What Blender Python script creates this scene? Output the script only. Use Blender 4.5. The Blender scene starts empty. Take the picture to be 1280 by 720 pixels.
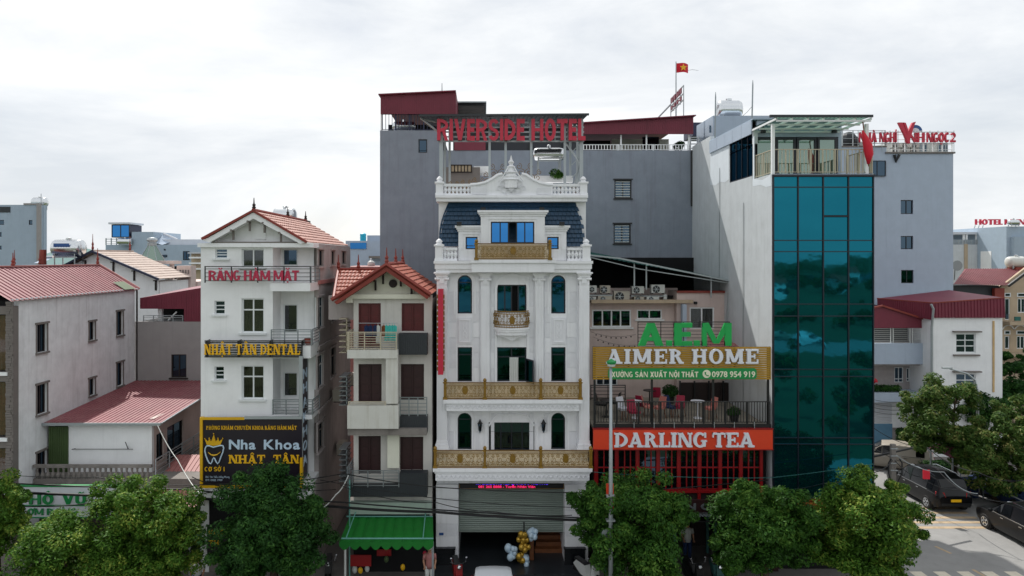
import bpy, math, random
import numpy as np
from mathutils import Vector, Matrix
random.seed(7)
SC = bpy.context.scene
COL = SC.collection
R = math.radians

# ------------------------------------------------------------------ camera
F, VX, VY, H = 853.0, 605.0, 322.0, 13.0        # focal length and vanishing point in pixels of the 1280 px photograph, eye height
cam = bpy.data.cameras.new('camera'); camo = bpy.data.objects.new('camera', cam); COL.objects.link(camo)
camo.location = (0, 0, H); camo.rotation_euler = (R(90), 0, 0)
cam.sensor_width = 36; cam.lens = F / 1280 * 36
cam.shift_x = (640 - VX) / 1280; cam.shift_y = -(360 - VY) / 1280
cam.clip_start = 0.1; cam.clip_end = 6000
SC.camera = camo

# ------------------------------------------------------------------ sky and sun (sun behind the buildings, a little to the left)
SUN_DIR = Vector((0.30, -0.76, -1.0)).normalized()
elev = math.asin(-SUN_DIR.z)
az = math.atan2(-SUN_DIR.x, -SUN_DIR.y)         # clockwise from +Y
W = bpy.data.worlds.new('World'); SC.world = W; W.use_nodes = True
nt = W.node_tree; nt.nodes.clear()
def N(t, tree=None, **k):
    n = (tree or nt).nodes.new(t)
    for a, b in k.items(): setattr(n, a, b)
    return n
out = N('ShaderNodeOutputWorld'); bg = N('ShaderNodeBackground'); bg.inputs['Strength'].default_value = 0.1
sky = N('ShaderNodeTexSky', sky_type='NISHITA', sun_disc=False)
sky.sun_elevation = elev; sky.sun_rotation = az; sky.air_density = 1.0; sky.dust_density = 2.0
tc = N('ShaderNodeTexCoord')
mp = N('ShaderNodeMapping'); mp.inputs['Scale'].default_value = (1.0, 1.0, 3.2)
nz = N('ShaderNodeTexNoise'); nz.inputs['Scale'].default_value = 2.3; nz.inputs['Detail'].default_value = 9; nz.inputs['Roughness'].default_value = .55; nz.inputs['Distortion'].default_value = .35
cov = N('ShaderNodeValToRGB'); cov.color_ramp.elements[0].position = .28; cov.color_ramp.elements[0].color = (.72,.72,.72,1); cov.color_ramp.elements[1].position = .55; cov.color_ramp.elements[1].color = (.97,.97,.97,1)
mp2 = N('ShaderNodeMapping'); mp2.inputs['Scale'].default_value = (1.0, 1.0, 4.0); mp2.inputs['Location'].default_value = (3.1, .4, 1.7)
nz2 = N('ShaderNodeTexNoise'); nz2.inputs['Scale'].default_value = 1.7; nz2.inputs['Detail'].default_value = 8; nz2.inputs['Roughness'].default_value = .6; nz2.inputs['Distortion'].default_value = .5
cc = N('ShaderNodeValToRGB'); e = cc.color_ramp.elements
e[0].position = .35; e[0].color = (7.7, 8.15, 8.7, 1); e[1].position = .62; e[1].color = (10.7, 10.85, 10.9, 1)
mix = N('ShaderNodeMix', data_type='RGBA')
L = nt.links.new
L(tc.outputs['Generated'], mp.inputs['Vector']); L(mp.outputs[0], nz.inputs['Vector']); L(nz.outputs['Fac'], cov.inputs[0])
L(tc.outputs['Generated'], mp2.inputs['Vector']); L(mp2.outputs[0], nz2.inputs['Vector']); L(nz2.outputs['Fac'], cc.inputs[0])
L(cov.outputs[0], mix.inputs['Factor']); L(sky.outputs[0], mix.inputs['A']); L(cc.outputs[0], mix.inputs['B'])
L(mix.outputs['Result'], bg.inputs['Color']); L(bg.outputs[0], out.inputs[0])

sun = bpy.data.lights.new('sun', 'SUN'); sun.energy = 4.6; sun.angle = R(.6); sun.color = (1, .965, .91)
suno = bpy.data.objects.new('sun', sun); COL.objects.link(suno); suno.location = (-10, 60, 60)
suno.rotation_euler = SUN_DIR.to_track_quat('-Z', 'Y').to_euler()
SC.view_settings.view_transform = 'Standard'; SC.view_settings.look = 'None'
SC.view_settings.exposure = 0.0; SC.view_settings.gamma = 1.0
try: SC.cycles.max_bounces = 6; SC.cycles.transparent_max_bounces = 10; SC.cycles.caustics_reflective = False
except Exception: pass

# ------------------------------------------------------------------ materials
def lin(h):
    h = h.lstrip('#'); o = []
    for i in (0, 2, 4):
        c = int(h[i:i+2], 16) / 255
        o.append(c / 12.92 if c <= .04045 else ((c + .055) / 1.055) ** 2.4)
    return o
MATS = {}
def mat(name, col, rough=.8, var=.1, stain=0., bump=0., metal=0., scale=1.5, spec=.5, emit=None, es=0, bscale=30, transl=0.0, streak=0., stain_col=None):
    if name in MATS: return MATS[name]
    m = bpy.data.materials.new(name); m.use_nodes = True; t = m.node_tree
    b = t.nodes['Principled BSDF']; c = lin(col) if isinstance(col, str) else list(col)
    b.inputs['Roughness'].default_value = rough; b.inputs['Metallic'].default_value = metal
    b.inputs['Specular IOR Level'].default_value = spec
    b.inputs['Base Color'].default_value = (*c, 1)
    if emit: b.inputs['Emission Color'].default_value = (*lin(emit), 1); b.inputs['Emission Strength'].default_value = es
    l = t.links.new; g = N('ShaderNodeNewGeometry', t); src = None
    if var or stain or streak:
        n1 = N('ShaderNodeTexNoise', t); n1.inputs['Scale'].default_value = scale; n1.inputs['Detail'].default_value = 7; n1.inputs['Roughness'].default_value = .62
        l(g.outputs['Position'], n1.inputs['Vector'])
        mr = N('ShaderNodeMapRange', t); mr.inputs['From Min'].default_value = .3; mr.inputs['From Max'].default_value = .7
        mr.inputs['To Min'].default_value = 1 - var; mr.inputs['To Max'].default_value = 1 + var
        l(n1.outputs['Fac'], mr.inputs['Value'])
        mx = N('ShaderNodeVectorMath', t, operation='SCALE'); mx.inputs[0].default_value = c
        l(mr.outputs[0], mx.inputs['Scale']); src = mx.outputs[0]
        for amt, sc, seed in ((stain, (1.6, 1.6, 1.1), 0), (streak, (4.5, 4.5, .22), 9)):
            if not amt: continue
            mp_ = N('ShaderNodeMapping', t); mp_.inputs['Scale'].default_value = sc; mp_.inputs['Location'].default_value = (seed, seed, seed)
            n2 = N('ShaderNodeTexNoise', t); n2.inputs['Scale'].default_value = 1.; n2.inputs['Detail'].default_value = 6; n2.inputs['Roughness'].default_value = .7
            l(g.outputs['Position'], mp_.inputs['Vector']); l(mp_.outputs[0], n2.inputs['Vector'])
            r2 = N('ShaderNodeMapRange', t); r2.inputs['From Min'].default_value = .52; r2.inputs['From Max'].default_value = .72
            r2.inputs['To Min'].default_value = 0; r2.inputs['To Max'].default_value = amt
            l(n2.outputs['Fac'], r2.inputs['Value'])
            m3 = N('ShaderNodeMix', t, data_type='RGBA'); l(r2.outputs[0], m3.inputs['Factor']); l(src, m3.inputs['A'])
            m3.inputs['B'].default_value = (*(lin(stain_col) if stain_col else [x * .35 for x in c]), 1); src = m3.outputs['Result']
        l(src, b.inputs['Base Color'])
    if bump:
        n4 = N('ShaderNodeTexNoise', t); n4.inputs['Scale'].default_value = bscale; n4.inputs['Detail'].default_value = 4
        l(g.outputs['Position'], n4.inputs['Vector'])
        bp = N('ShaderNodeBump', t); bp.inputs['Strength'].default_value = bump; bp.inputs['Distance'].default_value = .02
        l(n4.outputs['Fac'], bp.inputs['Height']); l(bp.outputs[0], b.inputs['Normal'])
    m['x'] = 0; MATS[name] = m
    return m
def leafmat(name, c1, c2, c3):
    m = bpy.data.materials.new(name); m.use_nodes = True; t = m.node_tree; l = t.links.new
    b = t.nodes['Principled BSDF']; b.inputs['Roughness'].default_value = .6; b.inputs['Specular IOR Level'].default_value = .2
    g = N('ShaderNodeNewGeometry', t); r = N('ShaderNodeValToRGB', t); e = r.color_ramp.elements
    e[0].color = (*lin(c1), 1); e[0].position = 0; e[1].color = (*lin(c3), 1); e[1].position = 1
    x = e.new(.6); x.color = (*lin(c2), 1)
    n = N('ShaderNodeTexNoise', t); n.inputs['Scale'].default_value = 1.1; n.inputs['Detail'].default_value = 3
    l(g.outputs['Position'], n.inputs['Vector'])
    ad = N('ShaderNodeMath', t, operation='MULTIPLY_ADD'); l(g.outputs['Random Per Island'], ad.inputs[0]); ad.inputs[1].default_value = .55
    sb = N('ShaderNodeMath', t, operation='MULTIPLY_ADD'); l(n.outputs['Fac'], sb.inputs[0]); sb.inputs[1].default_value = 1.3; sb.inputs[2].default_value = -.42
    l(sb.outputs[0], ad.inputs[2]); l(ad.outputs[0], r.inputs[0]); l(r.outputs[0], b.inputs['Base Color'])
    tr = N('ShaderNodeBsdfTranslucent', t); l(r.outputs[0], tr.inputs['Color'])
    ms = N('ShaderNodeMixShader', t); ms.inputs[0].default_value = .3
    o = t.nodes['Material Output']; l(b.outputs[0], ms.inputs[1]); l(tr.outputs[0], ms.inputs[2]); l(ms.outputs[0], o.inputs[0])
    MATS[name] = m; return m
def glassmat(name, tint, dark=.5, rough=.03, wave=.0, fres=1.5):
    """tinted window glass: part see-through, part mirror by angle"""
    m = bpy.data.materials.new(name); m.use_nodes = True; t = m.node_tree; l = t.links.new; t.nodes.remove(t.nodes['Principled BSDF'])
    o = t.nodes['Material Output']; tr = N('ShaderNodeBsdfTransparent', t); tr.inputs[0].default_value = (*lin(tint), 1)
    gl = N('ShaderNodeBsdfGlossy', t); gl.inputs['Roughness'].default_value = rough; gl.inputs['Color'].default_value = (.9, .95, 1, 1)
    ms = N('ShaderNodeMixShader', t); ms.inputs[0].default_value = dark
    l(tr.outputs[0], ms.inputs[1]); l(gl.outputs[0], ms.inputs[2]); l(ms.outputs[0], o.inputs[0]); MATS[name] = m; return m
def mirrormat(name, tint, base, k=.75, rough=.015, bump=.0):
    """reflective coated glass"""
    m = bpy.data.materials.new(name); m.use_nodes = True; t = m.node_tree; l = t.links.new; t.nodes.remove(t.nodes['Principled BSDF'])
    o = t.nodes['Material Output']; d = N('ShaderNodeBsdfDiffuse', t); d.inputs[0].default_value = (*lin(base), 1)
    gl = N('ShaderNodeBsdfGlossy', t); gl.inputs['Roughness'].default_value = rough; gl.inputs['Color'].default_value = (*lin(tint), 1)
    if bump:
        g = N('ShaderNodeNewGeometry', t); n = N('ShaderNodeTexNoise', t); n.inputs['Scale'].default_value = 1.4; n.inputs['Detail'].default_value = 2
        bp = N('ShaderNodeBump', t); bp.inputs['Strength'].default_value = bump; bp.inputs['Distance'].default_value = .02
        l(g.outputs['Position'], n.inputs['Vector']); l(n.outputs['Fac'], bp.inputs['Height']); l(bp.outputs[0], gl.inputs['Normal'])
    ms = N('ShaderNodeMixShader', t); ms.inputs[0].default_value = k
    l(d.outputs[0], ms.inputs[1]); l(gl.outputs[0], ms.inputs[2]); l(ms.outputs[0], o.inputs[0]); MATS[name] = m; return m

M = type('M', (), {})()
M.white = mat('white_paint', '#eef0f1', .7, .04, stain=.08, streak=.12, bump=.1)
M.stone = mat('white_stone', '#eaebee', .55, .04, streak=.24, bump=.05, stain_col='#9b9b96')
M.stone2 = mat('white_stone_panel', '#dedfe3', .5, .06, scale=3, streak=.06)
M.beige = mat('beige_render', '#e6e8ea', .9, .10, stain=.25, streak=.4, bump=.5, stain_col='#a9a7a6')
M.greywall = mat('grey_render', '#9a9796', .9, .06, streak=.22, bump=.2, stain_col='#77757a')
M.bluegrey = mat('blue_grey_render', '#a3b3c2', .9, .05, streak=.18, bump=.3, stain_col='#8496a8')
M.bluegrey2 = mat('pale_blue_render', '#abb8c8', .9, .05, streak=.25, bump=.4, stain_col='#94a2b2')
M.blockgrey = mat('block_grey', '#868e99', .9, .08, streak=.45, stain=.25, bump=.25, stain_col='#716f7a')
M.sidewall = mat('side_cement', '#c8cdd0', .9, .07, streak=.35, stain=.2, bump=.3, stain_col='#9fa3a2')
M.pink = mat('pinkish_wall', '#cdbcb6', .9, .07, stain=.25, streak=.25, bump=.2, stain_col='#a08d86')
M.pinkside = mat('pink_grey_wall', '#aca4a2', .9, .10, stain=.35, streak=.5, bump=.4, stain_col='#6b6664')
M.cream = mat('cream_wall', '#dcdccc', .85, .05, streak=.1)
M.tanw = mat('tan_wall', '#b7a58d', .9, .08, stain=.2, streak=.2)
M.redroof = mat('red_metal_sheet', '#874d52', .6, .14, stain=.5, streak=.35, scale=.8, stain_col='#9c7470')
M.maroon = mat('maroon_metal_sheet', '#74283a', .55, .12, streak=.3, scale=.8)
M.pinkroof = mat('faded_pink_sheet', '#a9706c', .6, .08, stain=.2)
M.greensheet = mat('olive_green_sheet', '#41552f', .6, .12)
M.greenroof = mat('teal_green_sheet', '#1f5f58', .6, .1)
M.tile = mat('orange_clay_tile', '#934732', .6, .25, stain=.4, scale=5, bump=.2, stain_col='#5c261f')
M.tilepale = mat('pale_clay_tile', '#b0857a', .7, .2, stain=.3, scale=4, stain_col='#8b5a50')
M.tileedge = mat('red_ridge_tile', '#84352a', .6, .15)
M.tilecream = mat('cream_roof_tile', '#c4b3a8', .8, .12, stain=.25)
M.bluetile = mat('navy_roof_tile', '#153a54', .45, .25, scale=6, bump=.1)
M.navytrim = mat('navy_trim', '#1c2340', .5, .05)
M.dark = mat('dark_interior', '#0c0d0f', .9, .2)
M.darkbrown = mat('dark_brown_panel', '#241a18', .7, .2)
M.black = mat('black_metal', '#16181a', .45, .1)
M.blackstone = mat('black_granite', '#101418', .25, .3, scale=20)
M.steel = mat('grey_steel', '#8d9598', .4, .08, metal=.6)
M.galv = mat('galvanised_steel', '#a6adb0', .45, .08, metal=.5)
M.stain = mat('stainless_steel', '#d5d8da', .22, .03, metal=1.)
M.teal = mat('teal_paint', '#2d5f5c', .5, .1)
M.gold = mat('gold_paint', '#86661f', .4, .2, metal=.15, scale=9)
M.golddark = mat('aged_gold_paint', '#76592c', .5, .2, metal=.1, scale=9)
M.ivory = mat('ivory_rail_paint', '#b9b09a', .5, .06)
M.graydark = mat('dark_grey_tile', '#2f3438', .6, .12, scale=6)
M.winframe = mat('navy_window_frame', '#141a26', .35, .03)
M.alu = mat('white_window_frame', '#dfe3e4', .4, .02)
M.greyframe = mat('grey_stone_surround', '#77716d', .8, .1)
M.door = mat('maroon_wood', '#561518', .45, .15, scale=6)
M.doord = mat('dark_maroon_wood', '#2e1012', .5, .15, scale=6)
M.wood = mat('brown_wood', '#7a4a2a', .5, .2, scale=5)
M.redpaint = mat('crimson_sign_paint', '#c0233f', .4, .05)
M.redpaint2 = mat('faded_crimson_paint', '#b42a4a', .5, .12, scale=4)
M.redframe = mat('red_lacquer', '#8e1418', .4, .1)
M.orange = mat('orange_red_board', '#d8401f', .45, .04)
M.signwhite = mat('white_letter', '#dfe2ea', .4, .02)
M.yellow = mat('yellow_letter', '#e9b414', .45, .04)
M.yellowslat = mat('mustard_slat', '#a37c1c', .5, .12, scale=5)
M.green = mat('green_letter', '#15a04c', .4, .03)
M.greenboard = mat('green_board', '#158a48', .45, .04)
M.cream2 = mat('cream_letter', '#e3e3c8', .5, .02)
M.signblack = mat('black_plum_board', '#1b1420', .4, .1)
M.bluelet = mat('pale_blue_letter', '#b9cfe0', .4, .02)
M.shutter = mat('grey_green_shutter', '#8b978f', .5, .05, metal=.2)
M.awngreen = mat('green_canvas', '#07701f', .7, .1, scale=3)
M.concrete = mat('old_concrete', '#7d7873', .9, .2, stain=.5, bump=.4, stain_col='#37332f')
M.asphalt = mat('asphalt', '#8a8987', .9, .12, stain=.25, scale=.6, bump=.3, bscale=60, stain_col='#605f5e')
M.roadwhite = mat('road_paint', '#cfc6b4', .8, .1, stain=.3, scale=4)
M.roadyellow = mat('road_paint_yellow', '#b09a7c', .8, .12, stain=.8, scale=4)
M.paving = mat('grey_paving', '#6d6a66', .9, .15, stain=.2, bump=.2)
M.grass = mat('grass_ground', '#454f30', .95, .35, scale=.08, stain=.3)
M.bark = mat('bark', '#4a3d31', .95, .25, scale=8, bump=.6)
M.tyre = mat('tyre_rubber', '#121212', .8, .1)
M.carblack = mat('black_car_paint', '#07090d', .28, .05, spec=.35)
M.carwhite = mat('white_car_paint', '#dfe3e8', .25, .02, spec=.6)
M.carbeige = mat('champagne_car_paint', '#9c9488', .3, .04, spec=.6)
M.carglass = mat('car_glass', '#050709', .1, .02, spec=.4)
M.chrome = mat('chrome', '#c9ccd0', .15, .02, metal=1.)
M.redlight = mat('red_lens', '#9c1014', .2, .02)
M.acwhite = mat('ac_casing', '#c9ccc8', .5, .05)
M.acbeige = mat('ac_casing_beige', '#b3ada0', .5, .08)
M.fan = mat('dark_fan', '#202428', .5, .1)
M.flagred = mat('flag_red', '#d01c34', .7, .05)
M.skin = mat('skin', '#b08468', .6, .05)
M.balloonw = mat('pale_balloon', '#bcd2e2', .25, .05)
M.balloong = mat('gold_balloon', '#c09a3a', .2, .08, metal=.5)
M.blue = mat('blue_print', '#20508e', .4, .05)
M.cyan = mat('cyan_plastic', '#1fb0d0', .4, .05)
M.fabricblue = mat('navy_cloth', '#1c3157', .9, .1)
M.fabricteal = mat('turquoise_cloth', '#4fc0b8', .9, .08)
M.curtain = mat('cream_curtain', '#b9a88e', .9, .2, scale=7, streak=.5, stain_col='#7a5a40')
M.curtainred = mat('rust_curtain', '#b8714c', .9, .25, scale=7, streak=.7, stain_col='#c7b59a')
M.whitesheet = mat('white_sheet_metal', '#c9ccd2', .6, .05)
M.leaf = leafmat('foliage', '#1d3813', '#3a6521', '#6f913c')
M.leafb = leafmat('foliage_sunlit', '#244010', '#517a27', '#a3ac4c')  # sunlight on the lit street crowns is put into these leaf colours
M.leafd = leafmat('foliage_dark_shaded', '#152f13', '#2c5522', '#527d35')  # dark plants; also paints the shade on the tree before the clinic
M.leafy = leafmat('foliage_dry', '#243c16', '#4d6b2c', '#918a52')
M.clear = glassmat('clear_glass', '#d8e0e0', .07)
M.tintg = glassmat('tinted_glass', '#b5bbba', .08)
M.tansheet = glassmat('tan_tinted_sheet', '#f6ecd8', .03, .3)
M.glassdark = mirrormat('dark_window_glass', '#6a8296', '#0a0e14', .4, .02)
M.glassblue = mirrormat('blue_sky_tint_glass', '#3f86c8', '#06121e', .8, .02, .05)  # on the hotel the blue tint stands in for reflected blue sky
M.glassgreen = mirrormat('green_window_glass', '#1f4c4e', '#03100f', .6, .02, .05)
M.curtainwall = mirrormat('teal_curtain_glass', '#1f7388', '#0a3a40', .68, .03, .1)  # diffuse teal base lays a painted haze over the reflections
M.sideglass = mirrormat('side_blue_glass', '#2a5a74', '#04121c', .6, .02)
M.greenglass = mirrormat('pale_green_glass', '#9fb3a8', '#3e4c46', .55, .03)
M.polycarb = glassmat('translucent_green_sheet', '#8fb0a0', .12, .3)
def ledmat(name, c, s): return mat(name, c, .5, 0, emit=c, es=s)
M.ledpink = ledmat('led_pink', '#ff2a6a', .9); M.ledblue = ledmat('led_blue', '#5a3cff', .9)

# ------------------------------------------------------------------ object helpers
ORG = {}
def thing(name, label, cat, loc=(0, 0, 0), group=None, kind=None):
    o = bpy.data.objects.new(name, None); COL.objects.link(o); o.location = loc; o.empty_display_size = .3
    ORG[o.name] = Vector(loc); o['label'] = label; o['category'] = cat
    if group: o['group'] = group
    if kind: o['kind'] = kind
    return o
def tag(o, label, cat, group=None):
    o['label'] = label; o['category'] = cat
    if group: o['group'] = group
    return o
def link(name, me, parent=None, kind=None):
    o = bpy.data.objects.new(name, me); COL.objects.link(o)
    if parent is not None: o.parent = parent
    if kind: o['kind'] = kind
    return o
class MB:
    def __init__(s): s.v = []; s.f = []
    def quad(s, *p):
        n = len(s.v); s.v += [Vector(a) for a in p]; s.f.append(tuple(range(n, n + len(p)))); return s
    def hexa(s, p):   # 8 points: bottom 4, top 4
        n = len(s.v); s.v += [Vector(a) for a in p]
        for q in ((3,2,1,0),(4,5,6,7),(0,1,5,4),(1,2,6,5),(2,3,7,6),(3,0,4,7)): s.f.append(tuple(n + i for i in q))
        return s
    def box(s, x0, x1, y0, y1, z0, z1):
        x0, x1 = sorted((x0, x1)); y0, y1 = sorted((y0, y1)); z0, z1 = sorted((z0, z1))
        return s.hexa([(x0,y0,z0),(x1,y0,z0),(x1,y1,z0),(x0,y1,z0),(x0,y0,z1),(x1,y0,z1),(x1,y1,z1),(x0,y1,z1)])
    def pbox(s, P, u0, u1, v0, v1, d0, d1):
        u0, u1 = sorted((u0, u1)); v0, v1 = sorted((v0, v1)); d0, d1 = sorted((d0, d1))
        return s.hexa([P.pt(u0,v0,d0),P.pt(u1,v0,d0),P.pt(u1,v0,d1),P.pt(u0,v0,d1),P.pt(u0,v1,d0),P.pt(u1,v1,d0),P.pt(u1,v1,d1),P.pt(u0,v1,d1)])
    def prism(s, P, poly, d0, d1):      # poly of (u,v)
        n = len(s.v); k = len(poly); s.v += [P.pt(u, v, d0) for u, v in poly] + [P.pt(u, v, d1) for u, v in poly]
        s.f.append(tuple(range(n, n + k))); s.f.append(tuple(range(n + 2*k - 1, n + k - 1, -1)))
        for i in range(k): j = (i + 1) % k; s.f.append((n+i, n+k+i, n+k+j, n+j))
        return s
    def tube(s, pts, r, n=6, cap=True):
        pts = [Vector(p) for p in pts]; rs = r if isinstance(r, (list, tuple)) else [r] * len(pts); base = len(s.v); prev = None
        for i, p in enumerate(pts):
            t = (pts[min(i+1, len(pts)-1)] - pts[max(i-1, 0)]).normalized()
            a = prev if prev is not None and abs(prev.dot(t)) < .95 else (Vector((0,0,1)) if abs(t.z) < .9 else Vector((1,0,0)))
            x = (a - t * a.dot(t)).normalized(); y = t.cross(x); prev = x
            for k in range(n):
                w = 2*math.pi*(k+.5)/n; s.v.append(p + (x*math.cos(w) + y*math.sin(w)) * rs[i])
        for i in range(len(pts)-1):
            for k in range(n):
                a = base+i*n+k; b = base+i*n+(k+1)%n; s.f.append((a, b, b+n, a+n))
        if cap: s.f.append(tuple(base+k for k in range(n-1,-1,-1))); s.f.append(tuple(base+(len(pts)-1)*n+k for k in range(n)))
        return s
    def lathe(s, prof, c, axis='Z', n=16):   # prof of (r, h)
        base = len(s.v); c = Vector(c)
        for r, h in prof:
            for k in range(n):
                w = 2*math.pi*k/n; a, b = r*math.cos(w), r*math.sin(w)
                s.v.append(c + Vector({'Z': (a,b,h), 'X': (h,a,b), 'Y': (b,h,a)}[axis]))
        for i in range(len(prof)-1):
            for k in range(n):
                a = base+i*n+k; b = base+i*n+(k+1)%n; s.f.append((a, b, b+n, a+n))
        s.f.append(tuple(base+k for k in range(n-1,-1,-1))); s.f.append(tuple(base+(len(prof)-1)*n+k for k in range(n)))
        return s
    def ball(s, c, r, n=10, sq=(1,1,1)):
        pr = [(max(.001, math.sin(math.pi*i/n)), -math.cos(math.pi*i/n)) for i in range(n+1)]
        k = len(s.v); s.lathe([(a*r, b*r) for a, b in pr], (0,0,0), 'Z', n+2)
        for i in range(k, len(s.v)): s.v[i] = Vector((s.v[i].x*sq[0], s.v[i].y*sq[1], s.v[i].z*sq[2])) + Vector(c)
        return s
    def wall(s, P, u0, u1, v0, v1, holes, t=.25, back=False):
        """a wall of thickness t with real openings; holes are (u0,u1,v0,v1)"""
        u0, u1 = sorted((u0, u1)); v0, v1 = sorted((v0, v1))
        hs = []
        for h in holes:
            a, b = sorted(h[:2]); c, d = sorted(h[2:4]); hs.append((max(a,u0), min(b,u1), max(c,v0), min(d,v1)))
        us = sorted({u0, u1, *[x for h in hs for x in h[:2]]}); vs = sorted({v0, v1, *[x for h in hs for x in h[2:]]})
        inside = lambda u, v: any(h[0] < u < h[1] and h[2] < v < h[3] for h in hs)
        for j in range(len(vs)-1):
            i = 0
            while i < len(us)-1:
                vm = (vs[j]+vs[j+1])/2
                if inside((us[i]+us[i+1])/2, vm): i += 1; continue
                k = i
                while k+1 < len(us)-1 and not inside((us[k+1]+us[k+2])/2, vm): k += 1
                s.quad(P.pt(us[i],vs[j],0), P.pt(us[k+1],vs[j],0), P.pt(us[k+1],vs[j+1],0), P.pt(us[i],vs[j+1],0)); i = k+1
        for (a,b,c,d) in hs + [(u0,u1,v0,v1)]:
            s.quad(P.pt(a,c,0),P.pt(a,c,t),P.pt(b,c,t),P.pt(b,c,0)); s.quad(P.pt(a,d,0),P.pt(b,d,0),P.pt(b,d,t),P.pt(a,d,t))
            s.quad(P.pt(a,c,0),P.pt(a,d,0),P.pt(a,d,t),P.pt(a,c,t)); s.quad(P.pt(b,c,0),P.pt(b,c,t),P.pt(b,d,t),P.pt(b,d,0))
        return s
    def corr(s, A, B, Cc, D, n, h=.03, th=0):
        """ribbed sheet: A-B one edge (n ribs across it), D-Cc the opposite edge"""
        A, B, Cc, D = map(Vector, (A, B, Cc, D)); nr = (B-A).cross(D-A).normalized()
        pr = []
        for i in range(n):
            for f, k in ((0,0),(.62,0),(.7,1),(.92,1)): pr.append(((i+f)/n, k))
        pr.append((1, 0)); b = len(s.v)
        for f, k in pr: s.v.append(A.lerp(B, f) + nr*h*k); s.v.append(D.lerp(Cc, f) + nr*h*k)
        for i in range(len(pr)-1): q = b+2*i; s.f.append((q, q+2, q+3, q+1))
        return s
    def build(s, name, m, parent=None, kind=None, smooth=False, label=None):
        me = bpy.data.meshes.new(name); root = parent
        o = ORG.get(parent.name, Vector()) if parent is not None else Vector()
        me.from_pydata([tuple(v - o) for v in s.v], [], s.f); me.materials.append(m)
        if smooth: me.polygons.foreach_set('use_smooth', [True] * len(me.polygons))
        ob = link(name, me, parent, kind); ORG[ob.name] = o.copy()
        if label: ob['label'] = label
        return ob
class Plane:
    def __init__(s, O, U, Nn): s.O = Vector(O); s.U = Vector(U); s.N = Vector(Nn)
    def pt(s, u, v, d=0): return s.O + s.U*u + Vector((0,0,v)) - s.N*d
def FP(Y):
    P = Plane((0, Y, 0), (1, 0, 0), (0, -1, 0)); P.Y = Y; P.kind = 'f'
    return P
def SP(X0, sgn):
    P = Plane((X0, 0, 0), (0, 1, 0), (sgn, 0, 0)); P.X = X0; P.kind = 's'
    return P
def XX(px, Y): return (px - VX) / F * Y
def ZZ(py, Y): return H - (py - VY) / F * Y
def rc(P, x0, y0, x1, y1):
    """photo pixels -> (u0,u1,v0,v1) on a plane whose real position is known"""
    if P.kind == 'f': return (XX(x0, P.Y), XX(x1, P.Y), ZZ(y1, P.Y), ZZ(y0, P.Y))
    a = P.X * F / (x0 - VX); b = P.X * F / (x1 - VX); Ym = (a + b) / 2
    return (a, b, ZZ(y1, Ym), ZZ(y0, Ym))
CUBE = {}
def bx(name, m, parent, x0, x1, y0, y1, z0, z1, kind=None):
    """box piece that shares one unit-cube mesh per material"""
    if m.name not in CUBE:
        me = bpy.data.meshes.new('piece'); b = MB().box(-.5,.5,-.5,.5,-.5,.5); me.from_pydata([tuple(v) for v in b.v], [], b.f); me.materials.append(m); CUBE[m.name] = me
    o = link(name, CUBE[m.name], parent, kind); og = ORG.get(parent.name, Vector()) if parent is not None else Vector()
    o.location = Vector(((x0+x1)/2, (y0+y1)/2, (z0+z1)/2)) - og; o.scale = (max(abs(x1-x0),1e-3), max(abs(y1-y0),1e-3), max(abs(z1-z0),1e-3))
    ORG[o.name] = og.copy(); return o
def pb(name, m, parent, P, u0, u1, v0, v1, d0, d1):
    a = P.pt(u0, v0, d0); b = P.pt(u1, v1, d1); return bx(name, m, parent, a.x, b.x, a.y, b.y, a.z, b.z)
def unscaled_child(o): return o.parent is not None

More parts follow.
